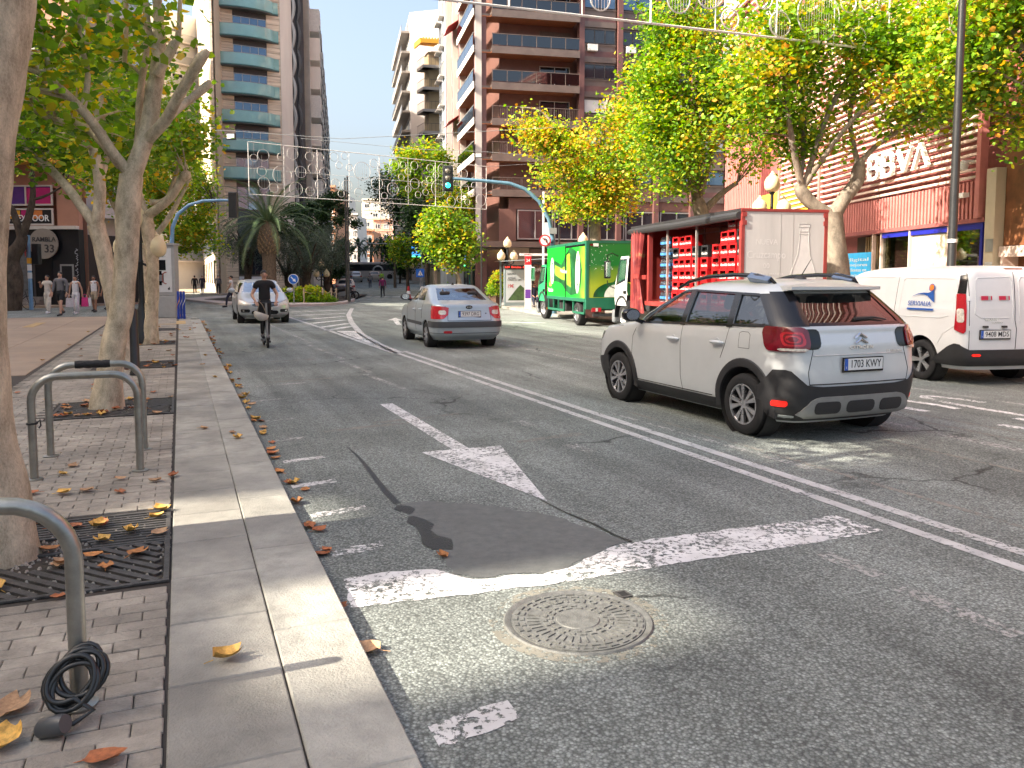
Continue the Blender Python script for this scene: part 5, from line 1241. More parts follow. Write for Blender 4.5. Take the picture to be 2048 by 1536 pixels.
# ---------------------------------------------------------------- oncoming hatchback
def hatchback(loc, rz, label, col_, name='hatchback_car', group=None, detail=True):
 root = thing(name, label, 'car', loc, rz, group)
 pc = col_
 lv = [(.20, 1.95, -1.85, .76, .55, .35, .02), (.32, 2.12, -2.02, .86, .55, .35, .02), (.5, 2.17, -2.08, .90, .55, .33, .02), (.70, 2.15, -2.08, .905, .55, .32, .02), (.82, 2.02, -2.06, .90, .55, .32, .02), (.92, 1.75, -2.04, .89, .55, .32, .02), (1.0, 1.42, -2.02, .875, .5, .32, .02), (1.06, 1.18, -2.0, .86, .45, .3, .02),
   (1.12, 1.02, -1.97, .84, .42, .3, .02), (1.25, .76, -1.90, .79, .4, .3, .025), (1.40, .42, -1.80, .73, .4, .3, .03), (1.50, .12, -1.70, .67, .35, .28, .03), (1.555, -.15, -1.6, .58, .3, .25, .03), (1.58, -.5, -1.3, .3, .2, .2, .03)]
 B = Body(lv, 4 if detail else 2); AX = 1.31; wr = .315
 W = [([(.86, 1.10), (-.1, 1.11)], [(.22, 1.43), (-.1, 1.47)]), ([(-.18, 1.11), (-.95, 1.12)], [(-.18, 1.47), (-.9, 1.46)]), ([(-1.03, 1.13), (-1.6, 1.16)], [(-.98, 1.45), (-1.45, 1.42)])]
 fw = ([(-.66, 1.12), (.66, 1.12), (.55, 1.47), (-.55, 1.47)], -.05, 1.6); rw = ([(-.62, 1.15), (.62, 1.15), (.53, 1.45), (-.53, 1.45)], -2.3, -1.2)
 carve(root, 'body', B, pc, [(AX, .33), (-AX, .33)], .36, .905, W, rw, fw, 1.1, 1.555, .42)
 for x in (AX, -AX):
  well(root, x, .33, .36, .905)
  for sd in (-1, 1): wheel(root, (x, sd * .80, wr), wr, .2, 7, 'cover', sd)
 for lo, hi in W:
  for sd in (-1, 1): side_patch(B, lo, hi, sd, -.006).build('window', car_glass_dk, root)
 wrap_patch(B, [(-.72, 1.10), (.72, 1.10)], [(-.62, 1.485), (.62, 1.485)], -.004, False, 12, 6).build('windscreen', glass('windscreen_glass', (.35, .38, .40), .02, .38), root)
 wrap_patch(B, [(-.66, 1.14), (.66, 1.14)], [(-.56, 1.46), (.56, 1.46)], -.004, True, 12, 6).build('rear_window', car_glass_dk, root)
 for sd in (-1, 1):
  lo = [(.50, .66), (.75, .64), (1.05, .70)]; hi = [(.48, .72), (.72, .82), (1.05, .86)]
  wrap_patch(B, [(sd * a, z) for a, z in lo], [(sd * a, z) for a, z in hi], .012, False, 10, 5, .01).build('head_lamp', lamp_clear, root)
  lo, hi = rrect(.52, .90, .40, .52, .03); wrap_patch(B, [(sd * a, z) for a, z in lo], [(sd * a, z) for a, z in hi], .006, False, 8, 4, .01).build('fog_vent', gloss_blk, root)
  lo, hi = rrect(.72, .80, .43, .49, .02); wrap_patch(B, [(sd * a, z) for a, z in lo], [(sd * a, z) for a, z in hi], .010, False, 6, 3, .004).build('fog_lamp', chrome, root)
  lo, hi = rrect(.70, 1.0, .85, 1.25, .05); wrap_patch(B, [(sd * a, z) for a, z in lo], [(sd * a, z) for a, z in hi], .01, True, 8, 5, .01).build('tail_lamp', lamp_red, root)
  seam_line(root, B, [(.86, 1.08), (.98, .8), (.92, .3)], sd, .005); seam_line(root, B, [(-.14, 1.1), (-.12, .7), (-.16, .3)], sd, .005)
  door_handle(root, B, .02, .90, sd, pc); door_handle(root, B, -.8, .92, sd, pc); mirror(root, B, .80, 1.06, sd, pc, 1.15)
 lo, hi = rrect(-.44, .44, .62, .72, .03); wrap_patch(B, lo, hi, .004, False, 12, 3, .008).build('grille', gloss_blk, root)
 lo, hi = rrect(-.46, .46, .33, .47, .03); wrap_patch(B, lo, hi, .006, False, 12, 3, .008).build('lower_grille', gloss_blk, root)
 wrap_line(root, B, [(-.42, .67), (.42, .67)], .008, chrome, .008, False, 'grille_bar'); wrap_line(root, B, [(-.95, .88), (-.5, .76), (.5, .76), (.95, .88)], .005, seam_m, 0, False)
 p, n = B.wrap(0, .55, False); plate(root, p + n * .02, n, (0, 0, 1), '4721 DXF', .50, .11, .38)
 p, n = B.wrap(0, .70, False); MB().lathe([(0, .006), (.05, .004), (.055, 0)], 18, face_M(p + n * .012, (0, 1, 0), (0, 0, 1)) @ Matrix.Diagonal((1.4, .7, 1, 1))).build('emblem', plate_b, root)
 for y in (.36, -.36): seat(root, -.05, y, .58)
 MB().box((.78, 0, .96), (.5, 1.4, .2)).build('dashboard', cabin_dk, root, smooth=30, bevel=.05)
 MB().tube([(.46, .36 + .18 * cos(a), 1.02 + .17 * sin(a)) for a in np.linspace(0, 2 * pi, 16)[:-1]], .014, 6, True).build('steering_wheel', cabin_dk, root)
 return root
hatchback(S(32.0, 2.85, 0), SA - R(90), 'silver hatchback approaching behind the scooter rider', paint('paint_silver', (.46, .48, .50), .5, .3))
# ---------------------------------------------------------------- white delivery van on the right
def van():
 hd = R(12); root = thing('delivery_van', 'white delivery van with blue and orange swoosh logos parked on the right', 'van', (0, 0, 0), R(90) + hd)
 pw = paint('paint_van_white', (.70, .71, .72), 0, .3); AX = 1.53; wr = .325
 fx = Vector((-sin(hd), cos(hd), 0)); lf = Vector((-cos(hd), -sin(hd), 0))
 root.location = Vector((6.62, 12.9, 0)) + fx * AX - lf * .90
 lv = [(.24, 2.2, -2.36, .82, .5, .2, .015), (.36, 2.34, -2.44, .89, .5, .2, .015), (.55, 2.37, -2.45, .915, .5, .2, .012), (.85, 2.33, -2.45, .915, .5, .2, .012), (1.0, 2.15, -2.445, .912, .5, .2, .012), (1.12, 1.65, -2.44, .905, .5, .2, .012), (1.2, 1.35, -2.435, .89, .45, .2, .012), (1.45, 1.0, -2.41, .85, .4, .2, .012), (1.65, .68, -2.38, .81, .35, .2, .012), (1.75, .38, -2.34, .76, .3, .22, .015), (1.81, .0, -2.22, .64, .3, .25, .02), (1.835, -.4, -1.9, .4, .3, .3, .02)]
 B = Body(lv); body = B.solid().build('body', pw, root)
 boolean(body, [MB().cyl((x, sd * .67, .34), (x, sd * 1.2, .34), .385, 40).build('cut') for x in (AX, -AX) for sd in (-1, 1)])
 for x in (AX, -AX):
  well(root, x, .34, .385, .915)
  for sd in (-1, 1): wheel(root, (x, sd * .80, wr), wr, .21, 5, 'cover', sd)
 for sd in (-1, 1):
  side_patch(B, [(1.22, 1.16), (.42, 1.12)], [(.66, 1.60), (.42, 1.63)], sd, .004).build('window', gl_dark, root)
  seam_line(root, B, [(.40, 1.68), (.38, 1.0), (.42, .35)], sd, .005); seam_line(root, B, [(1.28, 1.1), (1.25, .7), (1.15, .36)], sd, .005)
  seam_line(root, B, [(-.85, 1.66), (-.87, 1.0), (-.8, .5)], sd, .004)
  for pts in ([(-.98, 1.06), (-.98, 1.60), (-1.02, 1.64), (-2.12, 1.63), (-2.18, 1.58), (-2.18, 1.1)], [(.30, 1.06), (.30, 1.62), (.26, 1.66), (-.74, 1.65)], [(-.98, 1.02), (-1.9, 1.02), (-2.1, 1.06)], [(-2.25, .92), (-2.0, .78), (-1.9, .62)]): seam_line(root, B, pts, sd, .006, pw, .002)
  side_patch(B, [(.9, .27), (-1.05, .27)], [(.9, .40), (-1.05, .40)], sd, .012, 10, 2).build('sill_cladding', blackpl, root); mirror(root, B, 1.08, 1.14, sd, blackpl, 1.3); door_handle(root, B, .55, .98, sd, blackpl)
  lo = [(.84, .84), (.87, .80), (1.0, .86)]; hi = [(.82, 1.40), (.88, 1.405), (.95, 1.40)]
  lamp = wrap_patch(B, [(sd * a, z) for a, z in lo], [(sd * a, z) for a, z in hi], .02, True, 8, 10, .02).build('tail_lamp', lamp_red, root)
  lo, hi = rrect(.86, .955, .97, 1.18, .03); wrap_patch(B, [(sd * a, z) for a, z in lo], [(sd * a, z) for a, z in hi], .024, True, 6, 5, .003).build('lamp_lens', lamp_clear, lamp)
  wrap_patch(B, [(sd * .82, 1.405), (sd * .95, 1.405)], [(sd * .76, 1.70), (sd * .87, 1.68)], .008, True, 6, 6, .005).build('lamp_pillar', gloss_blk, root)
  for z in (1.30, .85): wrap_patch(B, [(sd * .775, z), (sd * .80, z)], [(sd * .775, z + .07), (sd * .80, z + .07)], .018, True, 2, 2, .015).build('hinge', pw, root)
  lo, hi = rrect(.62, .76, .455, .495, .015); wrap_patch(B, [(sd * a, z) for a, z in lo], [(sd * a, z) for a, z in hi], .05, True, 6, 2, .01).build('fog_reflector', reflector, root)
  lo, hi = rrect(.70, 1.0, .75, .95, .05); wrap_patch(B, [(sd * a, z) for a, z in lo], [(sd * a, z) for a, z in hi], .01, False, 8, 4, .01).build('head_lamp', lamp_clear, root)
 wrap_patch(B, [(-.66, 1.20), (.66, 1.20)], [(-.58, 1.66), (.58, 1.66)], .004, False, 12, 6).build('windscreen', gl_dark, root)
 wrap_patch(B, [(-1.35, .30), (1.35, .30)], [(-1.45, .36), (-1.1, .60), (-.95, .66), (-.80, .555), (.80, .555), (.95, .66), (1.1, .60), (1.45, .36)], .035, True, 40, 4, .03).build('rear_bumper', blackpl, root)
 wrap_line(root, B, [(.02, 1.79), (.02, 1.0), (-.01, .86), (.0, .56)], .006)
 for sd in (-1, 1):
  wrap_line(root, B, [(sd * .77, 1.72), (sd * .79, 1.1), (sd * .79, .56)], .005); wrap_line(root, B, [(sd * .06, .96), (sd * .06, 1.60), (sd * .10, 1.66), (sd * .64, 1.64), (sd * .68, 1.58), (sd * .70, 1.10), (sd * .60, 1.04), (sd * .12, 1.04)], .007, pw, .001)
 wrap_patch(B, [(.08, .72), (.66, .72)], [(.06, .90), (.68, .90)], -.0, True, 6, 3, .0).build('plate_recess', mat('van_recess', (.5, .51, .52), .4, var=.02), root)
 p, n = B.wrap(.37, .79); plate(root, p + n * .016, n, (0, 0, 1), '9408 MDS', .50, .115, .40)
 for a in (.22, .54):
  p, n = B.wrap(a, .905); MB().box(p + n * .02, (.03, .08, .03)).build('plate_lamp', blackpl, root, smooth=0)
 p, n = B.wrap(-.26, 1.06); MB().box(p + n * .015, (.03, .20, .05)).build('door_handle', blackpl, root, smooth=0, bevel=.01)
 wrap_patch(B, [(.12, 1.775), (-.22, 1.775)], [(.12, 1.795), (-.22, 1.795)], .012, True, 4, 2, .01).build('brake_lamp', lamp_dkred, root)
 p, n = B.wrap(-.48, .76); MB().lathe([(0, .008), (.05, .006), (.055, 0)], 18, face_M(p + n * .002, (0, -1, 0), (0, 0, 1)) @ Matrix.Diagonal((1.4, .75, 1, 1))).build('emblem', gloss_blk, root)
 p, n = B.wrap(.42, 1.01); lettering('badge_lettering', 'TRANSIT', .05, chrome, root, face_M(p + n * .004, (0, -1, 0), (0, 0, 1)), .002, .003, 0, 1, .26)
 p, n = B.wrap(.33, .965); lettering('badge_lettering', 'CONNECT', .035, chrome, root, face_M(p + n * .004, (0, -1, 0), (0, 0, 1)), .002, .003, 0, 1, .2)
 lblue = mat('livery_blue', (.015, .09, .38), .4, var=.02); lor = mat('livery_orange', (.85, .22, .03), .4, var=.02); lred = mat('livery_red', (.55, .01, .06), .4, var=.02)
 def logo(M, k, txt=True):
  g = MB(); top = [(-.42, -.02), (-.25, .045), (-.05, .075), (.10, .07), (.20, .10), (.27, .16)]; bot = [(-.42, -.025), (-.25, .02), (-.05, .035), (.10, .0), (.24, -.10), (.36, -.16)]
  g.grid([[(x * k, y * k, .003) for x, y in bot], [(x * k, y * k, .003) for x, y in top]], M); g.build('logo_swoosh', lblue, root, smooth=0)
  MB().lathe([(0, 0), (.095 * k, 0)], 24, M @ Matrix.Translation((.20 * k, .20 * k, .003)), False).build('logo_ring', lblue, root, smooth=0)
  MB().lathe([(0, 0), (.075 * k, 0)], 24, M @ Matrix.Translation((.20 * k, .20 * k, .005)), False).build('logo_disc', lor, root, smooth=0)
  lettering('logo_lettering', 'SERVIALIA', .16 * k, lblue, root, M @ Matrix.Translation((-.14 * k, -.20 * k, .003)), .001, .008, 0, 1.0, .80 * k)
 y = B.sy(-1.6, 1.3); tilt = (B.sy(-1.6, 1.1) - B.sy(-1.6, 1.5)) / .4
 for sd in (1, -1):
  up = Vector((0, -sd * tilt, 1)); M = face_M((-1.55, sd * (y + .012), 1.36), (-sd, 0, 0), up); logo(M, .66)
  MB().bb((-.36, -.235, .002), (.24, -.205, .004), M).build('logo_bar', lblue, root, smooth=0)
 p, n = B.wrap(-.42, 1.36); up = (B.wrap(-.42, 1.5)[0] - B.wrap(-.42, 1.2)[0]); M = face_M(p + n * .012, (0, -1, 0), up); logo(M, .48)
 MB().bb((-.26, -.165, .002), (.18, -.15, .004), M).build('logo_tagline', mat('livery_pale', (.6, .35, .3), .5, var=0), root, smooth=0)
 for a in (.52, .22):
  p, n = B.wrap(a, 1.34); M2 = face_M(p + n * .012, (0, -1, 0), up); MB().bb((-.09, -.03, 0), (.03, .03, .003), M2).build('sticker', lred, root, smooth=0); MB().bb((.035, -.03, 0), (.075, .03, .003), M2).build('sticker', fr_alu, root, smooth=0); MB().bb((.08, -.03, 0), (.10, .03, .003), M2).build('sticker', lred, root, smooth=0)
 return root
van()
# ================================================================== TRUCKS
redp = mat('truck_red', (.26, .035, .03), .45, var=.15, scale=2, dirt=.2); redp2 = mat('cab_red', (.30, .04, .035), .35, var=.06, coat=.4)
whitep = mat('cab_white', (.66, .66, .65), .35, var=.05, coat=.4); rear_w = mat('rear_panel', (.46, .455, .44), .55, var=.08, scale=2.5, streak=True, dirt=.12)
frame_m = mat('steel_post', (.42, .41, .39), .4, metal=.5, var=.15); chass = mat('chassis', (.03, .03, .032), .6, var=.2)
tarp = mat('tarp_black', (.025, .025, .027), .5, var=.2, scale=5, bump=.2, bscale=20)
def truck_cab(root, x0, w, m_main, m_door, zb=.75, zt=2.35, ln=1.65, win=True):
 h = w / 2; xf = x0 + ln
 lv = [(zb - .35, xf - .02, x0, h - .04, .18, .04, 0), (zb, xf + .02, x0, h, .2, .04, 0), (zb + .55, xf + .02, x0, h, .22, .04, 0), (zb + .75, xf - .02, x0, h - .005, .24, .04, 0), (zb + 1.1, xf - .14, x0, h - .03, .25, .05, 0), (zt - .1, xf - .30, x0, h - .07, .26, .06, 0), (zt, xf - .42, x0 + .02, h - .14, .28, .08, 0), (zt + .04, xf - .7, x0 + .1, h - .35, .3, .1, 0)]
 B = Body(lv); body = B.solid().build('cab', m_main, root)
 xa = x0 + .70
 boolean(body, [MB().cyl((xa, sd * (h - .3), .48), (xa, sd * (h + .3), .48), .56, 36).build('cut') for sd in (-1, 1)])
 for sd in (-1, 1):
  lo = [(x0 + .28, zb + .0), (xf - .12, zb + .0)]; hi = [(x0 + .28, zt - .12), (xf - .34, zt - .12)]
  side_patch(B, lo, hi, sd, .006, 8, 8).build('door', m_door, root)
  lo = [(x0 + .42, zb + .78), (xf - .30, zb + .62)]; hi = [(x0 + .42, zt - .20), (xf - .42, zt - .20)]
  side_patch(B, lo, hi, sd, .012, 6, 5).build('door_window', gl_dark, root); side_patch(B, [(x0 + .47, zb + .83), (xf - .5, zb + .74)], [(x0 + .47, zt - .25), (xf - .6, zt - .25)], sd, .016, 4, 4).build('window_pane', mat('cab_pane', (.03, .09, .05), .06, var=0, spec=.9), root)
  y = B.sy(x0 + .45, zb + .45); MB().box((x0 + .43, sd * (y + .02), zb + .42), (.22, .03, .10)).build('door_handle', gloss_blk, root, smooth=0, bevel=.01)
  pts = [(xa + .62 * cos(a), sd * (h - .06), .48 + .62 * sin(a)) for a in np.linspace(R(-8), R(188), 18)]
  rows = [[(x, sd * (h - .30), z) for x, _, z in pts], [(x, sd * (h + .03), z) for x, _, z in pts], [(xa + (x - xa) * .9, sd * (h + .035), .48 + (z - .48) * .9) for x, _, z in pts]]
  MB().grid(rows, flip=sd < 0).build('mudguard', blackpl, root)
  MB().box((xf - .05, sd * (h - .10), .42), (.26, .24, .42)).build('bumper_corner', mat('bumper_grey', (.16, .17, .18), .5, var=.1), root, smooth=30, bevel=.05)
  mx, my = xf - .12, sd * (h + .24)
  MB().tube([(xf - .30, sd * (h - .06), zt - .10), (xf - .2, sd * (h + .12), zt + .0), (mx, my, zt - .06), (mx, my, zt - .3)], .016, 6).build('mirror_arm', gloss_blk, root); MB().tube([(mx, my, zb + .78), (mx, my - sd * .02, zb + .62), (xf - .16, sd * (h - .02), zb + .52)], .016, 6).build('mirror_arm', gloss_blk, root)
  MB().box((mx, my, (zt + zb) / 2 + .30), (.13, .20, .56)).build('mirror_housing', gloss_blk if m_main is redp2 else whitep, root, smooth=30, bevel=.03); MB().box((mx - .068, my, (zt + zb) / 2 + .31), (.006, .15, .46)).build('mirror_glass', chrome, root, smooth=0)
  MB().box((x0 + .1, sd * (h - .03), zb - .28), (.05, .03, .09)).build('marker_lamp', lamp_amber, root, smooth=0)
 wrap_patch(B, [(-h + .18, zb + .72), (h - .18, zb + .72)], [(-h + .24, zt - .16), (h - .24, zt - .16)], .008, False, 10, 6).build('windscreen', gl_dark, root)
 for sd in (-1, 1):
  lo, hi = rrect(.55, .9, zb - .12, zb + .08, .05); wrap_patch(B, [(sd * a, z) for a, z in lo], [(sd * a, z) for a, z in hi], .01, False, 8, 3, .01).build('head_lamp', lamp_clear, root)
 MB().box((xf - .06, 0, .45), (.16, w - .3, .36)).build('front_bumper', whitep if m_main is redp2 else m_main, root, smooth=30, bevel=.04)
 for sd in (-1, 1): wheel(root, (xa, sd * (h - .16), .44), .44, .24, 8, 'steel', sd, R(6) if m_main is not redp2 else 0)
 return B, xf
# ---------------------------------------------------------------- red curtain-side drinks truck
W2 = 1.05; hdR = R(12); LB_ = 6.75
rt = thing('drinks_truck', 'red curtain-side truck with its side open, stacked with bottle crates', 'truck', D(1480, 555, 17.5).xy.to_3d(), R(90) + hdR)
ZF, ZT = .98, 3.14
C_ = Matrix.Translation((0, -W2, 0))
def tb(name, a, b_, m, parent=rt, bevel=0): return MB().bb(a, b_).build(name, m, parent, smooth=0, bevel=bevel)
tb('load_floor', (0, -2 * W2, ZF - .12), (LB_, 0, ZF), redp); tb('roof', (-.02, -2 * W2 - .01, ZT - .05), (LB_, .01, ZT), redp)
tb('curtain_wall', (.05, -2 * W2, ZF), (LB_ - .05, -2 * W2 + .05, ZT - .05), mat('curtain_inner', (.36, .30, .22), .7, var=.1, emit=None)); tb('headboard', (LB_ - .06, -2 * W2 + .05, ZF), (LB_, -.0, ZT - .05), redp)
for y0, y1 in ((-.09, .0), (-2 * W2, -2 * W2 + .09)): tb('corner_post', (-.012, y0, .80), (.085, y1, ZT + .012), redp, bevel=.008)
tb('rear_header', (-.010, -2 * W2 + .09, ZT - .06), (.06, -.09, ZT + .01), redp); tb('rear_sill', (-.010, -2 * W2 + .09, .80), (.06, -.09, ZF - .02), redp)
tb('rear_panel', (-.004, -2 * W2 + .09, ZF - .02), (.05, -.09, ZT - .06), rear_w)
for z in (ZT - .30, ZT - .12): tb('latch', (-.03, -.12, z - .05), (-.012, -.02, z + .05), redp); tb('latch', (-.03, -2 * W2 + .02, z - .05), (-.012, -2 * W2 + .12, z + .05), redp)
seam = MB()
for y in (-.95, -1.25): seam.bb((-.0075, y - .004, ZF), (-.0045, y + .004, ZT - .07))
seam.build('rear_seam', mat('panel_seam', (.3, .295, .28), .6, var=0), rt, smooth=0)
ghost = mat('ghost_print', (.55, .545, .53), .5, var=.05); ghost_d = mat('ghost_print_dark', (.33, .325, .31), .6, var=.15, scale=12)
def rear_text(st, size, y, z, w=None): lettering('rear_lettering', st, size, ghost, rt, face_M((-.0055, y, z), (0, -1, 0), (0, 0, 1)), .001, .004, 0, 1, w)
rear_text('NUEVA', .17, -.62, 2.42, .52); rear_text('Cruzcampo', .24, -.62, 2.14, .92); rear_text('00', .16, -.62, 1.90); rear_text('LA GENTE MANDA', .08, -.64, 1.72, .8)
g = MB(); prof = [(.32, 1.0), (.32, 1.65), (.27, 1.85), (.15, 2.15), (.115, 2.45), (.105, 2.58), (.12, 2.60), (.12, 2.64), (.10, 2.66), (.10, 2.74), (.13, 2.76), (.13, 2.83)]
g.grid([[(-.0055, -1.52 - r, z) for r, z in prof], [(-.0055, -1.52 + r, z) for r, z in prof]]); g.build('bottle_print', ghost, rt, smooth=0)
g = MB()
for sg in (-1, 1): g.tube([(-.0055, -1.52 + sg * r, z) for r, z in prof], .006, 4)
for z, r in ((2.60, .12), (2.66, .10), (2.76, .13), (2.83, .13)): g.tube([(-.0055, -1.52 - r, z), (-.0055, -1.52 + r, z)], .006, 4)
g.build('bottle_outline', ghost_d, rt)
MB().tube([(.02, .03, ZT - .14), (1.5, .05, ZT - .15), (3.2, .04, ZT - .16), (5, .05, ZT - .15), (LB_ + .02, .03, ZT - .14)], [.085, .095, .09, .095, .085], 10).build('rolled_tarp', tarp, rt)
tb('eaves_rail', (0, -.04, ZT - .10), (LB_, .015, ZT + .012), tarp)
for x in (2.35, 4.15): tb('side_post', (x, -.10, ZF), (x + .05, -.05, ZT - .06), frame_m)
for x in (2.8, 3.4, 4.6): tb('roof_bow', (x, -2 * W2 + .06, ZT - .12), (x + .04, -.06, ZT - .06), frame_m)
for z in (1.9, 2.45, 2.85): tb('load_rail', (2.6, -1.30, z), (4.9, -1.27, z + .03), frame_m)
for x in (3.6, 3.0, 4.5): tb('load_upright', (x, -1.32, ZF), (x + .03, -1.29, ZT - .1), frame_m)
tb('front_post', (LB_ - 1.42, -.12, ZF), (LB_ - 1.30, .0, ZT - .08), redp); tb('front_post', (LB_ - .18, -.12, .55), (LB_ - .001, .005, ZT - .05), redp)
rows = []; rr = random.Random(5); nx = 60
for j in range(9):
 t = j / 8; z = .62 + (ZT - .74) * t; pinch = 1 - .42 * math.exp(-((t - .46) / .28) ** 2); row = []
 for i in range(nx + 1):
  q = i / nx; x = LB_ - .72 + (q - .5) * 1.0 * pinch; y = .03 + .07 * sin(q * 28 + 2 * t) + .035 * sin(q * 51 + 5 * t); row.append((x, y, z))
 rows.append(row)
def curtain_mat():
 m, nt, b = _new('truck_curtain'); N, L = nt.nodes, nt.links
 tc = N.new('ShaderNodeTexCoord'); n = N.new('ShaderNodeTexNoise'); n.inputs['Scale'].default_value = 1.6; n.inputs['Detail'].default_value = 2; n.inputs['Distortion'].default_value = 1.5
 L.new(tc.outputs['Object'], n.inputs['Vector']); rp = N.new('ShaderNodeValToRGB'); e = rp.color_ramp.elements
 e[0].position = .35; e[0].color = (.14, .015, .02, 1); e[1].position = .62; e[1].color = (.30, .05, .045, 1)
 q = rp.color_ramp.elements.new(.70); q.color = (.33, .20, .10, 1); q = rp.color_ramp.elements.new(.78); q.color = (.10, .06, .05, 1)
 L.new(n.outputs['Fac'], rp.inputs[0]); L.new(rp.outputs[0], b.inputs['Base Color']); b.inputs['Roughness'].default_value = .5; return m
MB().grid(rows, flip=True).build('bunched_curtain', curtain_mat(), rt, smooth=80)
tb('curtain_strap', (LB_ - .95, .09, 1.62), (LB_ - .45, .12, 1.74), redp); tb('curtain_strap', (LB_ - 1.3, -.01, 1.60), (LB_ - 1.0, .04, 1.72), redp)
tb('chassis_rail', (.3, -1.45, .62), (LB_ + 1.2, -.65, .84), chass); tb('side_guard', (1.9, -.10, .45), (4.4, -.06, .58), chass); tb('side_guard', (1.9, -.10, .68), (4.4, -.06, .80), chass); tb('rear_underrun', (-.02, -1.9, .42), (.1, -.2, .56), chass)
for y in (-.18, -1.92): wheel(rt, (1.55, y, .44), .44, .24, 8, 'steel', 1 if y > -1 else -1)
for sd, y in ((1, -.15), (-1, -1.95)): tb('tail_lamp', (-.03, y - .1, .66), (.02, y + .1, .78), lamp_red)
cabr = bpy.data.objects.new('cab_group', None);
Bc = None
def place_cab():
 before = set(bpy.data.objects); truck_cab(rt, LB_ + .04, 2 * W2, redp2, whitep, .78, 2.42, 1.55)
 for o in set(bpy.data.objects) - before:
  if o.parent is rt: o.location.y -= W2
place_cab(); bpy.data.objects.remove(cabr)
rows = [[(LB_ + .05 + .95 * (1 - t) * (1 - abs(u) ** 3 * .3), -W2 + u * .82 * (1 - .12 * t), 2.38 + .62 * t ** .7) for u in np.linspace(-1, 1, 13)] for t in np.linspace(0, 1, 8)]
MB().grid(rows, flip=True).build('roof_deflector', redp2, rt, smooth=60);
for sd in (-1, 1): MB().add([(LB_ + .05, -W2 + sd * .72, 3.0), (LB_ + .05, -W2 + sd * .82, 2.38), (LB_ + .66, -W2 + sd * .82, 2.38), (LB_ + .4, -W2 + sd * .79, 2.75)], [(0, 1, 2, 3) if sd < 0 else (3, 2, 1, 0)]).build('deflector_side', redp2, rt, smooth=0)
for k, st in enumerate(('TRANSPORTES', 'BEBIDAS', 'distribucion', 'alicante')): lettering('door_lettering', st, .055, ghost_d, rt, face_M((LB_ + .80, .012, 1.22 - k * .075), (-1, 0, 0), (0, 0, 1)), .001, 0, 0, 1, .30 - .03 * k)
for st, z in (('ATEGO', .98), ('1222', .90)): lettering('door_lettering', st, .05, redp if z > .95 else ghost_d, rt, face_M((LB_ + 1.25, .012, z), (-1, 0, 0), (0, 0, 1)), .001, .002, 0, 1, .17)
# ---------------------------------------------------------------- crates (things of their own, standing in the truck)
crate_red = mat('crate_red', (.50, .012, .015), .35, var=.08, scale=6, rnd=.08); crate_blk = mat('crate_black', (.02, .02, .022), .4, var=.1); bot_dk = mat('bottle_dark', (.02, .016, .014), .15, var=.1); bot_cap = mat('bottle_cap', (.75, .55, .08), .35, var=.1); logo_w = mat('logo_white', (.8, .8, .78), .5, var=0)
CW, CD, CH = .38, .30, .29
def crate_mesh(m):
 g = MB(); t = .014
 g.bb((0, 0, 0), (CW, CD, .02))
 g.bb((0, CD - t, .02), (CW, CD, .15)); g.bb((0, CD - t, CH - .045), (CW, CD, CH));
 for x in (0, CW - .05): g.bb((x, CD - t, .15), (x + .05, CD, CH - .045))
 g.bb((0, 0, .02), (CW, t, CH)); g.bb((0, t, .02), (t, CD - t, CH)); g.bb((CW - t, t, .02), (CW, CD - t, CH))
 g.bb((.012, CD + .0005, .012), (CW - .012, CD + .006, .04));
 return g.mesh('crate', m, 0)
cme = {0: crate_mesh(crate_red), 1: crate_mesh(crate_blk)}
def bottles_mesh():
 g = MB()
 for x in (.09, .19, .29):
  for y in (.21, .10): g.lathe([(.034, .03), (.034, .14), (.015, .21), (.013, .26), (0, .265)], 8, Matrix.Translation((x, y, 0)))
 return g.mesh('bottles', bot_dk)
bme_ = bottles_mesh()
g = MB()
for x in (.09, .19, .29): g.lathe([(.016, .248), (.016, .266), (0, .268)], 8, Matrix.Translation((x, .21, 0)))
capme = g.mesh('bottle_caps', bot_cap)
def logo_mesh():
 v, f_ = text_geo('Coca-Cola', .075, .001, .02, .25); return MB().add(v, f_, face_M((CW / 2, CD + .004, .088), (-1, 0, 0), (0, 0, 1))).mesh('crate_lettering', logo_w, 0)
lgm = logo_mesh()
ord_ = ['first', 'second', 'third', 'fourth', 'fifth', 'sixth', 'seventh', 'eighth', 'ninth']
stk = [(.14, .0, 7, (4, 5)), (.56, .0, 7, ()), (.96, .0, 6, ()), (1.36, .0, 5, ()), (1.98, .0, 5, (4,)), (2.50, .0, 5, (4,)), (2.90, .0, 6, ()), (3.30, .0, 6, ()), (3.70, 0, 6, (4,))]
mrt = Matrix.Translation(rt.location) @ Matrix.Rotation(rt.rotation_euler.z, 4, 'Z')
for si, (x, yo, nl, bl) in enumerate(stk):
 for k in range(nl):
  jx = random.uniform(-.012, .012); p = mrt @ Vector((x + jx, -.48 + yo + random.uniform(-.012, .012), ZF + k * (CH + .002)))
  isb = k in bl
  o = thing('bottle_crate', '%s bottle crate, %s from the floor in the %s stack from the truck rear' % ('black' if isb else 'red', ord_[k], ord_[si]), 'crate', p, rt.rotation_euler.z + random.uniform(-.02, .02), 'bottle crates in the open truck')
  link('crate_shell', cme[1 if isb else 0], o); link('bottles', bme_, o); link('crate_lettering', lgm, o)
  if (si + k) % 3 == 0: link('bottle_caps', capme, o)
wat = glass('water_plastic', (.72, .82, .88), .15, .25); lab_b = mat('water_label', (.05, .22, .5), .5, var=.2)
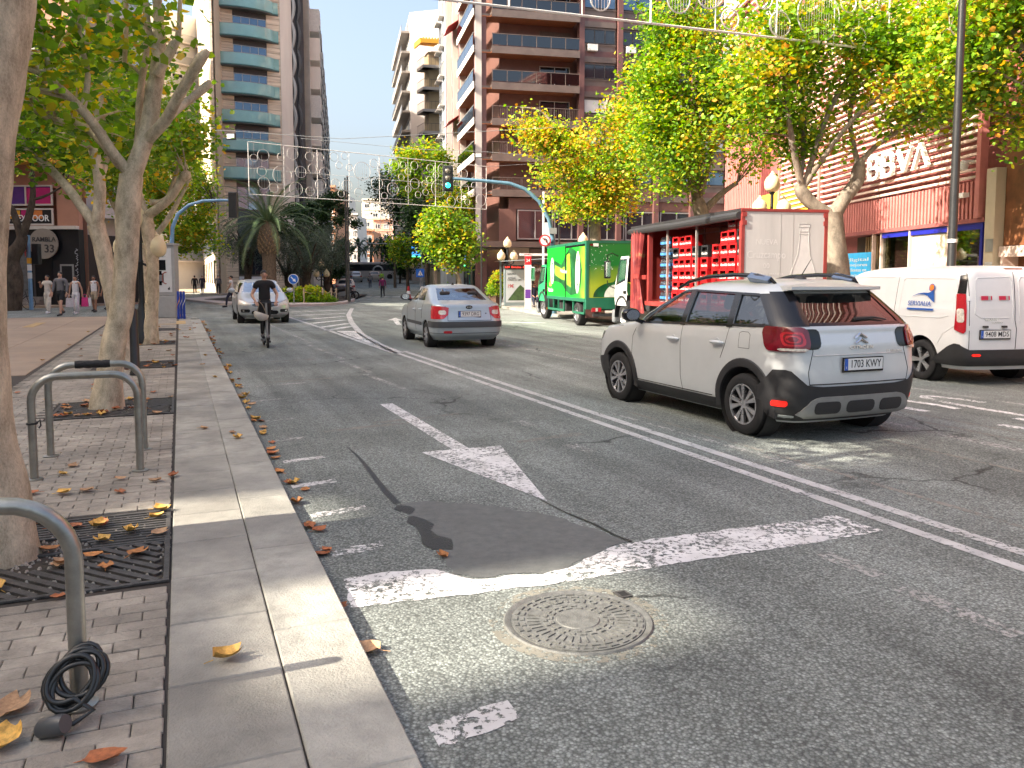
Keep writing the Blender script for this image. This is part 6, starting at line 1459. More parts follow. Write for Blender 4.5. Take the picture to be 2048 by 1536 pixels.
for k in range(6):
 for q in range(2):
  p = mrt @ Vector((4.35 + q * .34, -.48, ZF + k * .30))
  o = thing('water_pack', 'shrink wrapped water bottle pack, %s layer up, %s column beside the bunched curtain' % (ord_[k], ('rear', 'front')[q]), 'water pack', p, rt.rotation_euler.z, 'water packs in the open truck')
  g = MB(); gl_ = MB()
  for i in range(3):
   for j in range(2): g.lathe([(.045, 0), (.048, .02), (.044, .1), (.048, .19), (.018, .255), (.018, .28), (0, .28)], 10, Matrix.Translation((.06 + i * .1, .24 - j * .1, 0))); gl_.lathe([(.0465, .08), (.0465, .15)], 10, Matrix.Translation((.06 + i * .1, .24 - j * .1, 0)), False)
  g.build('bottles', wat, o); gl_.build('labels', lab_b, o)
# ---------------------------------------------------------------- green beer truck ahead of it
hdG = R(12); gp = D(1172, 555, 26.4)
gt = thing('beer_truck', 'green beer delivery truck with big bottle pictures, ahead of the red one', 'truck', Vector((gp.x, 26.4, 0)), R(90) + hdG)
GW, GL_, GZ0, GZ1 = 2.1, 5.1, .88, 2.86
def green_side():
 m, nt, b = _new('green_print'); N, L = nt.nodes, nt.links
 tc = N.new('ShaderNodeTexCoord'); sx = N.new('ShaderNodeSeparateXYZ'); L.new(tc.outputs['Object'], sx.inputs[0])
 n = N.new('ShaderNodeTexNoise'); n.inputs['Scale'].default_value = 1.1; n.inputs['Detail'].default_value = 3; L.new(tc.outputs['Object'], n.inputs['Vector'])
 a = N.new('ShaderNodeMapRange'); a.inputs[1].default_value = 2.6; a.inputs[2].default_value = -.6; L.new(sx.outputs[0], a.inputs[0])
 ad = N.new('ShaderNodeMath'); ad.operation = 'MULTIPLY_ADD'; ad.inputs[1].default_value = .55; L.new(n.outputs['Fac'], ad.inputs[0]); L.new(a.outputs[0], ad.inputs[2])
 rp = N.new('ShaderNodeValToRGB'); e = rp.color_ramp.elements; e[0].position = .35; e[0].color = (.008, .50, .03, 1); e[1].position = 1.0; e[1].color = (.75, .74, .02, 1); q = rp.color_ramp.elements.new(.62); q.color = (.03, .60, .04, 1)
 dv = N.new('ShaderNodeMath'); dv.operation = 'MULTIPLY'; dv.inputs[1].default_value = .72; L.new(ad.outputs[0], dv.inputs[0]); L.new(dv.outputs[0], rp.inputs[0]); L.new(rp.outputs[0], b.inputs['Base Color'])
 b.inputs['Roughness'].default_value = .3; b.inputs['Coat Weight'].default_value = .3; return m
def green_rear():
 m, nt, b = _new('green_rear_print'); N, L = nt.nodes, nt.links
 tc = N.new('ShaderNodeTexCoord'); sx = N.new('ShaderNodeSeparateXYZ'); L.new(tc.outputs['Object'], sx.inputs[0])
 n = N.new('ShaderNodeTexNoise'); n.inputs['Scale'].default_value = 1.4; L.new(tc.outputs['Object'], n.inputs['Vector'])
 a = N.new('ShaderNodeMath'); a.operation = 'MULTIPLY_ADD'; a.inputs[1].default_value = .5; L.new(n.outputs['Fac'], a.inputs[0]); L.new(sx.outputs[2], a.inputs[2])
 rp = N.new('ShaderNodeValToRGB'); e = rp.color_ramp.elements; e[0].position = .55; e[0].color = (.32, .38, .02, 1); e[1].position = .78; e[1].color = (.01, .15, .025, 1);
 dv = N.new('ShaderNodeMath'); dv.operation = 'MULTIPLY'; dv.inputs[1].default_value = .34; L.new(a.outputs[0], dv.inputs[0]); L.new(dv.outputs[0], rp.inputs[0]); L.new(rp.outputs[0], b.inputs['Base Color']); b.inputs['Roughness'].default_value = .35; return m
gdk = mat('green_frame_paint', (.012, .13, .07), .4, var=.12, scale=3, dirt=.1); gcab = mat('green_cab_paint', (.03, .36, .14), .35, var=.08, coat=.3)
def gb_(name, a, b_, m, bevel=0): return MB().bb(a, b_).build(name, m, gt, smooth=0, bevel=bevel)
gb_('box_core', (.02, -GW + .02, GZ0), (GL_, -.02, GZ1 - .03), gdk); gb_('side_print', (.14, -.02, GZ0 + .08), (GL_ - .05, .0, GZ1 - .10), green_side()); gb_('rear_print', (.0, -GW + .1, GZ0 + .1), (.02, -.1, GZ1 - .08), green_rear())
for y0, y1 in ((-.10, .006), (-GW - .006, -GW + .10)): gb_('corner_post', (-.008, y0, GZ0 - .28), (.13, y1, GZ1), gdk, .01)
gb_('roof_rail', (.13, -.06, GZ1 - .10), (GL_, .008, GZ1), gdk); gb_('floor_rail', (.13, -.06, GZ0 - .04), (GL_, .01, GZ0 + .08), gdk); gb_('rear_top', (-.006, -GW + .1, GZ1 - .08), (.1, -.1, GZ1), gdk); gb_('rear_skirt', (-.004, -GW + .1, GZ0 - .28), (.05, -.1, GZ0 + .1), gdk)
gb_('side_door_gap', (2.42, -.01, GZ0 + .06), (2.52, .008, GZ1 - .06), gloss_blk); gb_('door_track', (.14, .0, GZ1 - .16), (2.5, .018, GZ1 - .10), gloss_blk)
def decal(name, pts, m, dy=.003):
 n = len(pts); MB().add([(x, dy, z) for x, z in pts], [tuple(range(n))]).build(name, m, gt, smooth=0)
btl = mat('print_bottle', (.012, .10, .03), .3, var=.45, scale=2.2); btl_l = mat('print_bottle_light', (.30, .62, .04), .3, var=.35, scale=2.5); cream_l = mat('print_label', (.72, .76, .66), .4, var=.12, scale=8); star = mat('print_star', (.75, .06, .03), .4, var=0)
def ell(cx, cz, rx, rz, rot=0, n=28, a0=0, a1=360): return [(cx + rx * cos(R(a0 + (a1 - a0) * k / n)) * cos(rot) - rz * sin(R(a0 + (a1 - a0) * k / n)) * sin(rot), cz + rx * cos(R(a0 + (a1 - a0) * k / n)) * sin(rot) + rz * sin(R(a0 + (a1 - a0) * k / n)) * cos(rot)) for k in range(n)]
decal('bottle_picture', [(4.35, 2.30), (3.9, 2.28), (3.0, 2.12), (2.55, 2.42), (1.9, 2.72), (1.2, 2.58), (.65, 2.3), (.45, 1.9), (.6, 1.35), (1.1, 1.08), (1.8, 1.02), (2.45, 1.18), (3.0, 1.42), (3.7, 1.5), (4.3, 1.5)][::-1], btl, .004)
decal('bottle_shine', [(3.9, 2.12), (3.0, 1.98), (2.6, 2.05), (2.55, 1.55), (3.1, 1.6), (3.9, 1.75)], btl_l, .006); decal('bottle_shine', [(2.3, 2.45), (1.9, 2.5), (1.75, 1.3), (2.3, 1.4)], btl_l, .006)
decal('cap_picture', ell(4.3, 1.9, .26, .50)[::-1], cream_l, .006); decal('cap_ring', ell(4.3, 1.9, .17, .34)[::-1], btl, .008); decal('cap_centre', ell(4.3, 1.9, .12, .25)[::-1], cream_l, .010); decal('cap_star', ell(4.3, 1.92, .05, .09, 0, 5)[::-1], star, .012)
decal('label_picture', ell(.95, 1.82, .26, .72, .06)[::-1], cream_l, .006); decal('label_band', ell(.95, 1.82, .14, .5, .06)[::-1], btl, .008); decal('label_centre', ell(.95, 1.82, .10, .40, .06)[::-1], cream_l, .010)
lettering('side_lettering', 'Heineken', .20, logo_w, gt, face_M((2.7, .010, 1.88), (-1, 0, -.06), (0, 0, 1)), .001, .008, 0, 1, .85); lettering('side_lettering', 'Heineken', .22, logo_w, gt, face_M((4.55, .006, 1.18), (-1, 0, 0), (0, 0, 1)), .001, .012, 0, 1, .72)
decal('crown_mark', [(4.68, 1.32), (4.42, 1.32), (4.42, 1.45), (4.48, 1.50), (4.55, 1.62), (4.62, 1.50), (4.68, 1.45)][::-1], mat('print_gold', (.75, .5, .12), .4, var=.1), .006); decal('crown_star', ell(4.55, 1.47, .045, .05, 0, 5)[::-1], star, .008)
g = MB(); rr = random.Random(9)
for _ in range(60): y, z = -rr.uniform(.12, .95), rr.uniform(1.9, 2.75); r = rr.uniform(.006, .018); g.lathe([(0, 0), (r, 0)], 6, face_M((-.002, y, z), (0, -1, 0), (0, 0, 1)), False)
g.build('droplet_print', cream_l, gt, smooth=0, kind='stuff')
g = MB(); n = 20; g.add([(-.003, -1.0 - .75 * cos(a), 1.0 + .62 * sin(a) * (1 if a < pi / 2 else .8)) for a in np.linspace(0, pi, n)], [tuple(range(n))]).build('rear_bottle_print', btl, gt, smooth=0)
g = MB(); g.add([(-.006, -1.05 - .42 * cos(a), 1.0 + .42 * sin(a)) for a in np.linspace(0, pi, n)], [tuple(range(n))]).build('rear_label_print', cream_l, gt, smooth=0)
gb_('rear_sticker', (-.012, -.42, GZ1 - .19), (-.008, -.24, GZ1 - .09), cream_l); gb_('rear_sticker', (-.012, -.23, GZ1 - .17), (-.008, -.13, GZ1 - .11), lamp_dkred)
for x in (.25, 1.55, 2.75, 3.5, 4.2, 4.95): gb_('side_guard_post', (x, -.07, .42), (x + .08, -.02, GZ0), gdk)
gb_('side_guard', (2.75, -.065, .42), (5.03, -.015, .50), gdk); gb_('side_guard', (.25, -.065, .42), (1.63, -.015, .49), gdk)
gb_('chassis_rail', (.2, -1.5, .55), (GL_ + 1.2, -.6, .82), chass); gb_('mud_flap', (.40, -.55, .30), (.43, -.12, .62), mat('flap_red', (.16, .07, .06), .7, var=.2)); gb_('fuel_tank', (3.0, -.6, .42), (4.1, -.15, .78), chass, .05); gb_('rear_underrun', (-.02, -1.9, .36), (.08, -.25, .47), chass)
for y in (-.22, -1.88): gb_('tail_lamp', (-.04, y - .30 if y > -1 else y - .02, .52), (.01, y + .02 if y > -1 else y + .30, .65), lamp_red); gb_('tail_lens', (-.044, y - .18 if y > -1 else y + .1, .53), (-.039, y - .11 if y > -1 else y + .17, .64), lamp_clear)
for y, sd in ((-.17, 1), (-1.93, -1)): wheel(gt, (1.15, y, .40), .40, .30, 8, 'steel', sd)
before = set(bpy.data.objects); truck_cab(gt, GL_ + .05, GW, gcab, gcab, .72, 2.28, 1.55)
for o in set(bpy.data.objects) - before:
 if o.parent is gt: o.location.y -= GW / 2
# ================================================================== TREES AND PLANTS
def bark_mat(name, c0, c1, sc=7):
 m, nt, b = _new(name); N, L = nt.nodes, nt.links
 pos = N.new('ShaderNodeNewGeometry').outputs['Position']
 mp = N.new('ShaderNodeMapping'); mp.inputs['Scale'].default_value = (1, 1, .55); L.new(pos, mp.inputs[0])
 n1 = N.new('ShaderNodeTexNoise'); n1.inputs['Scale'].default_value = sc; n1.inputs['Detail'].default_value = 8; n1.inputs['Roughness'].default_value = .7; L.new(mp.outputs[0], n1.inputs['Vector'])
 n2 = N.new('ShaderNodeTexNoise'); n2.inputs['Scale'].default_value = sc * 15; n2.inputs['Detail'].default_value = 6; n2.inputs['Roughness'].default_value = .8; L.new(mp.outputs[0], n2.inputs['Vector'])
 ad = N.new('ShaderNodeMath'); ad.operation = 'MULTIPLY_ADD'; ad.inputs[1].default_value = .6; L.new(n2.outputs['Fac'], ad.inputs[0]); L.new(n1.outputs['Fac'], ad.inputs[2])
 rp = N.new('ShaderNodeValToRGB'); e = rp.color_ramp.elements; e[0].position = .58; e[0].color = tuple(c0) + (1,); e[1].position = 1.0; e[1].color = tuple(c1) + (1,)
 L.new(ad.outputs[0], rp.inputs[0]); L.new(rp.outputs[0], b.inputs['Base Color']); b.inputs['Roughness'].default_value = .85; b.inputs['Specular IOR Level'].default_value = .25
 bp = N.new('ShaderNodeBump'); bp.inputs['Strength'].default_value = .8; bp.inputs['Distance'].default_value = .02; L.new(ad.outputs[0], bp.inputs['Height']); L.new(bp.outputs[0], b.inputs['Normal'])
 return m
def leaf_mat(name, stops, trans=.45, rough=.5):
 m = bpy.data.materials.new(name); m.use_nodes = True; nt = m.node_tree; N, L = nt.nodes, nt.links
 b = N['Principled BSDF']; o = N['Material Output']
 at = N.new('ShaderNodeAttribute'); at.attribute_name = 'tone'
 rp = N.new('ShaderNodeValToRGB'); e = rp.color_ramp.elements
 e[0].position = stops[0][0]; e[0].color = tuple(stops[0][1]) + (1,); e[1].position = stops[-1][0]; e[1].color = tuple(stops[-1][1]) + (1,)
 for p, c in stops[1:-1]: q = rp.color_ramp.elements.new(p); q.color = tuple(c) + (1,)
 L.new(at.outputs['Fac'], rp.inputs[0]); L.new(rp.outputs[0], b.inputs['Base Color']); b.inputs['Roughness'].default_value = rough; b.inputs['Specular IOR Level'].default_value = .35
 t = N.new('ShaderNodeBsdfTranslucent'); hs = N.new('ShaderNodeHueSaturation'); hs.inputs['Saturation'].default_value = 1.1; hs.inputs['Value'].default_value = 1.5; L.new(rp.outputs[0], hs.inputs['Color']); L.new(hs.outputs[0], t.inputs['Color'])
 mx = N.new('ShaderNodeMixShader'); mx.inputs[0].default_value = trans; L.new(b.outputs[0], mx.inputs[1]); L.new(t.outputs[0], mx.inputs[2]); L.new(mx.outputs[0], o.inputs[0])
 return m
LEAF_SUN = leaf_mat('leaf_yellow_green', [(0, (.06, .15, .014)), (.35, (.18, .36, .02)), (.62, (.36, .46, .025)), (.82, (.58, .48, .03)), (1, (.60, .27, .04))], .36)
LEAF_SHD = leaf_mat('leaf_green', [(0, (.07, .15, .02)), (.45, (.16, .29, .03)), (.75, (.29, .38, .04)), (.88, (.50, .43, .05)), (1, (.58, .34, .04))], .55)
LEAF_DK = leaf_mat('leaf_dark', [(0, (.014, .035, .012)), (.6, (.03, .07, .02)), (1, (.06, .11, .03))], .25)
LEAF_OLV = leaf_mat('leaf_olive', [(0, (.05, .075, .045)), (.6, (.10, .13, .09)), (1, (.18, .22, .16))], .2)
LEAF_PALM = leaf_mat('leaf_palm', [(0, (.05, .10, .04)), (.6, (.12, .18, .075)), (1, (.26, .30, .15))], .2)
bark_tan = bark_mat('bark_tan', (.27, .215, .145), (.80, .68, .49)); bark_dark = bark_mat('bark_dark', (.03, .022, .016), (.12, .09, .065), 5); bark_grey = bark_mat('bark_grey', (.10, .085, .07), (.36, .30, .23), 6)
LEAF = np.array([(0, 0, 0), (.42, .30, .10), (.36, .82, .12), (0, .80, 0), (-.36, .82, .12), (-.42, .30, .10)], float)
LANCE = np.array([(0, 0, 0), (.11, .35, .02), (.07, .8, .02), (0, 1.0, 0), (-.07, .8, .02), (-.11, .35, .02)], float)
def leaves_mesh(name, C, size, m, rng, shape=LEAF, droop=.5, tone=None, outward=None):
 n = len(C); s = size * rng.uniform(.45, 1.35, n)
 yaw = rng.uniform(0, 2 * pi, n); pit = rng.normal(-droop, .5, n); rol = rng.normal(0, .55, n)
 cy, sy_ = np.cos(yaw), np.sin(yaw); cp_, sp_ = np.cos(pit), np.sin(pit); cr, sr = np.cos(rol), np.sin(rol)
 P = shape[None, :, :] * s[:, None, None]
 x, y, z = P[..., 0], P[..., 1], P[..., 2]
 x, z = x * cr[:, None] + z * sr[:, None], -x * sr[:, None] + z * cr[:, None]
 y, z = y * cp_[:, None] - z * sp_[:, None], y * sp_[:, None] + z * cp_[:, None]
 x, y = x * cy[:, None] - y * sy_[:, None], x * sy_[:, None] + y * cy[:, None]
 V = np.stack([x, y, z], -1) + np.asarray(C)[:, None, :]
 me = bpy.data.meshes.new(name); nv = n * 6
 me.vertices.add(nv); me.vertices.foreach_set('co', V.reshape(-1).astype(np.float32))
 base = np.arange(n)[:, None] * 6; q = np.concatenate([base + np.array([0, 1, 2, 3]), base + np.array([0, 3, 4, 5])], 1).reshape(-1)
 me.loops.add(n * 8); me.loops.foreach_set('vertex_index', q.astype(np.int32))
 me.polygons.add(n * 2); me.polygons.foreach_set('loop_start', (np.arange(n * 2) * 4).astype(np.int32)); me.polygons.foreach_set('loop_total', np.full(n * 2, 4, np.int32))
 me.update(calc_edges=True)
 at = me.attributes.new('tone', 'FLOAT', 'POINT'); tn = tone if tone is not None else rng.beta(2, 2.6, n)
 at.data.foreach_set('value', np.repeat(np.clip(tn, 0, 1), 6).astype(np.float32))
 me.materials.append(m); return me
def limb_mb(pts, n=12, wob=.0, seed=0):
 P = np.array(pts, float); out = []; k = len(P); rg = np.random.RandomState(seed)
 for i in range(k - 1):
  p0, p1, p2, p3 = P[max(i - 1, 0)], P[i], P[i + 1], P[min(i + 2, k - 1)]
  for t in np.linspace(0, 1, 7)[:-1]: out.append(.5 * ((2 * p1) + (-p0 + p2) * t + (2 * p0 - 5 * p1 + 4 * p2 - p3) * t * t + (-p0 + 3 * p1 - 3 * p2 + p3) * t ** 3))
 out.append(P[-1]); out = np.array(out)
 g = MB(); g.tube([tuple(p[:3]) for p in out], list(np.maximum(out[:, 3], .004)), n)
 if wob:
  g.v = [tuple(Vector(v) + Vector(noise.noise_vector(Vector(v) * 3.1 + Vector((seed, 0, 0)))) * wob) for v in g.v]
 return g, out
def tree(name, label, base, limbs, blobs, nleaf, lsize, lm, bark, seed, ntwig=120, group=None, tone_shift=0.0, spread=.34, leaf_parts=0, trunk_n=16, droop=.5, cluster=70):
 rng = np.random.RandomState(seed); b = Vector(base); root = thing(name, label, 'tree', b, 0, group); paths = []
 for i, L_ in enumerate(limbs):
  pts = [(p[0] - b.x, p[1] - b.y, p[2] - b.z, p[3]) for p in L_]
  g, path = limb_mb(pts, trunk_n if i == 0 else 10, .022 if i == 0 else .012, seed + i)
  g.build('trunk' if i == 0 else 'limb', bark, root, smooth=60); paths.append(path)
 allp = np.concatenate([p[len(p) // 3:] if i == 0 else p for i, p in enumerate(paths)])
 wts = np.array([q[6] for q in blobs], float); wts /= wts.sum(); tw = MB(); C = []; T = []
 for _ in range(ntwig):
  q = blobs[rng.choice(len(blobs), p=wts)]; d = rng.normal(size=3); d /= np.linalg.norm(d); r = rng.uniform(.25, 1) ** .5
  c = np.array([q[0] - b.x + d[0] * q[3] * r, q[1] - b.y + d[1] * q[4] * r, q[2] - b.z + d[2] * q[5] * r])
  dist = np.linalg.norm(allp[:, :3] - c, axis=1) + np.where(allp[:, 2] > c[2], .6, 0); a = allp[np.argmin(dist)]
  mid = (a[:3] + c) / 2 + np.array([0, 0, .12 * np.linalg.norm(c - a[:3])]) + rng.normal(0, .06, 3)
  pts = [(1 - t) ** 2 * a[:3] + 2 * t * (1 - t) * mid + t * t * c for t in (0, .25, .5, .75, 1)]
  tw.tube([tuple(p) for p in pts], [min(.028, a[3] * .8), .018, .013, .009, .005], 4)
  k = max(8, int(nleaf / ntwig * rng.uniform(.5, 1.5))); shade = rng.normal(0, .19)
  t = rng.uniform(.35, 1.08, k); P = np.array(pts); i0 = np.clip((t * 4).astype(int), 0, 3); f_ = t * 4 - i0
  pos = P[i0] * (1 - f_)[:, None] + P[i0 + 1] * f_[:, None] + rng.normal(0, spread, (k, 3)) * np.array([1, 1, .8])
  C.append(pos); T.append(np.clip(rng.beta(2, 2.6, k) + shade + tone_shift, 0, 1))
 C = np.concatenate(C); T = np.concatenate(T)
 tw.build('twigs', bark, root, smooth=60, kind='stuff')
 link('crown', leaves_mesh('crown', C, lsize, lm, rng, LEAF, droop, T), root, kind='stuff')
 if leaf_parts:                       # nearest leaves one by one
  w = C + np.array([b.x, b.y, b.z]); dd = np.linalg.norm(w - np.array([0, 0, CAMH]), axis=1) + np.where(np.abs(w[:, 0] / np.maximum(w[:, 1], .1)) > .66, 50, 0); ix = np.argsort(dd)[:leaf_parts]
  mm = [leaves_mesh('leaf', np.zeros((1, 3)), lsize * 1.15, lm, np.random.RandomState(seed + 50 + q), LEAF, droop, np.array([q / 7])) for q in range(8)]
  for j in ix: o = link('leaf', mm[rng.randint(8)], root); o.location = C[j] + rng.normal(0, .05, 3); o.rotation_euler = (0, 0, rng.uniform(0, 6.28))
 return root
def PX(px, py, Y, r): p = D(px, py, Y); return (p.x, p.y, p.z, r)
# ---- left row along the kerb (pollarded street trees, in the shade)
t1 = S(5.15, -.93, 0)
Y1 = t1.y
tree('street_tree', 'thick pale trunked street tree at the left edge, closest to the viewer', (t1.x, t1.y, .08),
  [[(t1.x - .07, t1.y, .06, .235), (t1.x - .07, t1.y, .25, .21), PX(-46, 900, Y1, .205), PX(-66, 700, Y1, .205), PX(-72, 480, Y1, .20), PX(-64, 330, Y1, .21), PX(-42, 180, Y1 + .05, .215), PX(-20, 60, Y1 + .1, .21), PX(-8, -90, Y1 + .15, .19), PX(0, -260, Y1 + .2, .15)],
  [PX(-70, 420, Y1, .16), PX(-130, 280, Y1 + .3, .13), PX(-220, 120, Y1 + .6, .10), PX(-300, -100, Y1 + .8, .07)], [PX(-10, -120, Y1 + .15, .12), PX(70, -300, Y1 + .5, .09), PX(160, -500, Y1 + .7, .05)], [PX(-5, -150, Y1 + .2, .1), PX(-60, -320, Y1 - .3, .07)]],
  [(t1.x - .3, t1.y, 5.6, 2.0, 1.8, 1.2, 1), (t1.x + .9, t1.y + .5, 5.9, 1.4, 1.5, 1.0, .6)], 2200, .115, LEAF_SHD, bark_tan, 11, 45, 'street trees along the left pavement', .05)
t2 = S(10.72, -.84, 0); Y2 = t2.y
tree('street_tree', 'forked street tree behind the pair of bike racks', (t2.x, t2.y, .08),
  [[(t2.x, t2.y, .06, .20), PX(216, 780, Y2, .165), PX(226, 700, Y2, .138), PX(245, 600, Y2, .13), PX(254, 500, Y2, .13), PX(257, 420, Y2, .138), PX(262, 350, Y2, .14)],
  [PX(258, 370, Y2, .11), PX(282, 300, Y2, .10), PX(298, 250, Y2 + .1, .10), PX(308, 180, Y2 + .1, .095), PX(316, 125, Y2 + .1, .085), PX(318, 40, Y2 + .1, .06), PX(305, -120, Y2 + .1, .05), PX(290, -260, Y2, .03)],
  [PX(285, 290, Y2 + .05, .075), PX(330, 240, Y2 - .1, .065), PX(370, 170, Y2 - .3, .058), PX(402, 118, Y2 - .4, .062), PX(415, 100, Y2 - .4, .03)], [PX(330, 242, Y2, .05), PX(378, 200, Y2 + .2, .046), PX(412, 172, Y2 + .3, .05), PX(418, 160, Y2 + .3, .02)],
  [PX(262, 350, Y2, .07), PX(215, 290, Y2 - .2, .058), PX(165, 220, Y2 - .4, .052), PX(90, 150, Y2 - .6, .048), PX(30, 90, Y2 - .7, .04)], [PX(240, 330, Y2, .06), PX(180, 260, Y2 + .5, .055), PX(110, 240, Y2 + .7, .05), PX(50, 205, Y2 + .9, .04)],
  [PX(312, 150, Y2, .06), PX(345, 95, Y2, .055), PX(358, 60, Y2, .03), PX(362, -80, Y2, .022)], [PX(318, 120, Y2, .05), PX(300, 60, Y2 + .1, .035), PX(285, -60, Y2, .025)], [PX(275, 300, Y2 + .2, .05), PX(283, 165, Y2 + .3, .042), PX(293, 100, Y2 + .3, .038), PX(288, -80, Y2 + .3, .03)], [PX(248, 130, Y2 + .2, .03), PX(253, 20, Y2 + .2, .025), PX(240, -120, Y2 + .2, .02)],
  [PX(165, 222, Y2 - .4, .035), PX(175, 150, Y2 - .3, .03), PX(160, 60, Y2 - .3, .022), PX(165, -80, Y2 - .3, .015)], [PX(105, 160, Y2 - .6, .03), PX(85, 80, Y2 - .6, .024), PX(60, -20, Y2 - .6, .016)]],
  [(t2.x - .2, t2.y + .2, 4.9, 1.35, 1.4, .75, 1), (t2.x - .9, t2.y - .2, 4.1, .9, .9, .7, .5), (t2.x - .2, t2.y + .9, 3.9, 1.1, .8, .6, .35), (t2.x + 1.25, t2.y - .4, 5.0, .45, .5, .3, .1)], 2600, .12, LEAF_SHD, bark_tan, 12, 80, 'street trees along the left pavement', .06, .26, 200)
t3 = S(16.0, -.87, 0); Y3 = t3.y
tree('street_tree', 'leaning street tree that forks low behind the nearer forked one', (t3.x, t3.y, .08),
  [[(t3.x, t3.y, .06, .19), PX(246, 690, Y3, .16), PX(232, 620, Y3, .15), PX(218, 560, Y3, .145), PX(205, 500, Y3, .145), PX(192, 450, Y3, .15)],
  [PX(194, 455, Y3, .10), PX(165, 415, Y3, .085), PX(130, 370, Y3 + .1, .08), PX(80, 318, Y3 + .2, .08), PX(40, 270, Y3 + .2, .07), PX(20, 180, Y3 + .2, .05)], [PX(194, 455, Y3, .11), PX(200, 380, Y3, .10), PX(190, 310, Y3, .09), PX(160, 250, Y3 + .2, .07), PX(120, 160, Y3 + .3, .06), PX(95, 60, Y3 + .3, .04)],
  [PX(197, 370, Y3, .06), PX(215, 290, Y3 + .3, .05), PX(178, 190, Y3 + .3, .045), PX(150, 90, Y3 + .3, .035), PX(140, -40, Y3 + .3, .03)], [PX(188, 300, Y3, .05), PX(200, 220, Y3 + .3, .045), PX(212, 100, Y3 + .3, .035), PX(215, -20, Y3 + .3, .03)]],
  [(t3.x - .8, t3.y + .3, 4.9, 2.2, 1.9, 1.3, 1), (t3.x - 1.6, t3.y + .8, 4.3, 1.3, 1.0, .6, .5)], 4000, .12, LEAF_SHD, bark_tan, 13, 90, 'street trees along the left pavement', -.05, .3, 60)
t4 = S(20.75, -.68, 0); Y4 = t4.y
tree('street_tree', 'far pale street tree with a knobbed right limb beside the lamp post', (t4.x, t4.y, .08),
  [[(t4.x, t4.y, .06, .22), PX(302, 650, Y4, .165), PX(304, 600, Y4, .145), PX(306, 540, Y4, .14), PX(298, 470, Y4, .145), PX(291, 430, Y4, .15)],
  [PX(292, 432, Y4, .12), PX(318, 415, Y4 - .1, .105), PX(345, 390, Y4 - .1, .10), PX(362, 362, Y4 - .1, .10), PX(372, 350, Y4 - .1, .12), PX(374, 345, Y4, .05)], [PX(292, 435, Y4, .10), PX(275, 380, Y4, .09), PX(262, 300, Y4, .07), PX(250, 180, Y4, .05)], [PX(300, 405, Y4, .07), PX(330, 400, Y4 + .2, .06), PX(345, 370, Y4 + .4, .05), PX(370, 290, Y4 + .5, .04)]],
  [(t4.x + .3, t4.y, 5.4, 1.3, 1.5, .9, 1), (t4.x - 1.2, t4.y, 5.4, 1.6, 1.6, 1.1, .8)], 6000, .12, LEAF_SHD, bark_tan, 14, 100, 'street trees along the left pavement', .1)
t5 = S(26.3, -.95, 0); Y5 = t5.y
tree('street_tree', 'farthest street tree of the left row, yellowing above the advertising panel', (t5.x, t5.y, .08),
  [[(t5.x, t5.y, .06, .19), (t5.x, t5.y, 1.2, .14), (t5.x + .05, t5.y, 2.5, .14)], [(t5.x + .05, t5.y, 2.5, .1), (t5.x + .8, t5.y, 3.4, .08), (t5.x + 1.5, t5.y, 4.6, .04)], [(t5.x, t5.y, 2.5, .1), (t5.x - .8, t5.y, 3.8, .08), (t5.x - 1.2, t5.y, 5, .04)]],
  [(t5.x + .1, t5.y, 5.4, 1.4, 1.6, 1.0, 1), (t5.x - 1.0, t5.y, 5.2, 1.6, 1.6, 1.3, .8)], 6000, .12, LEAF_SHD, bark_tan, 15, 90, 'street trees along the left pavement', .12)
b6 = D(405, 600, 41)
tree('yellowing_tree', 'yellowing leafy tree hanging over the side street near the stone tower', (b6.x - 1.6, 41, 0),
  [[(b6.x - 1.6, 41, 0, .2), (b6.x - 1.5, 41, 2.2, .15), (b6.x - 1.4, 41, 3.6, .13)], [(b6.x - 1.4, 41, 3.4, .1), (b6.x, 41, 4.6, .06), (b6.x + .8, 41, 5.4, .03)], [(b6.x - 1.4, 41, 3.4, .1), (b6.x - 2.4, 41.4, 5, .06)]],
  [(b6.x - .9, 41, 4.9, 1.8, 1.8, 1.7, 1), (b6.x - 1.6, 41, 7.2, 1.9, 1.7, 1.6, .8), (b6.x + .1, 41, 3.6, .9, .9, .8, .35)], 12000, .14, LEAF_SHD, bark_dark, 16, 120, None, .17)
b7 = D(20, 600, 40)
tree('dark_old_tree', 'dark gnarled tree trunk in front of the corner bar', (b7.x, 40, 0), [[(b7.x, 40, 0, .5), PX(28, 560, 40, .42), PX(22, 520, 40, .38), PX(40, 490, 40, .3), PX(46, 470, 40, .22)], [PX(44, 480, 40, .2), PX(25, 420, 40, .15), PX(5, 400, 40, .12), PX(-20, 330, 40, .08)], [PX(46, 470, 40, .18), PX(62, 415, 40, .16), PX(66, 370, 40, .12), PX(60, 280, 40, .06)], [PX(64, 400, 40, .08), PX(95, 390, 40, .06), PX(130, 370, 40, .03)]],
  [(b7.x + .3, 40, 9.4, 2.6, 2.2, 1.6, 1), (b7.x + 2.5, 40, 8.8, 1.8, 1.6, 1.2, .5), (b7.x - 2, 40, 8.6, 1.5, 1.5, 1.2, .4)], 12000, .15, LEAF_DK, bark_dark, 17, 120)
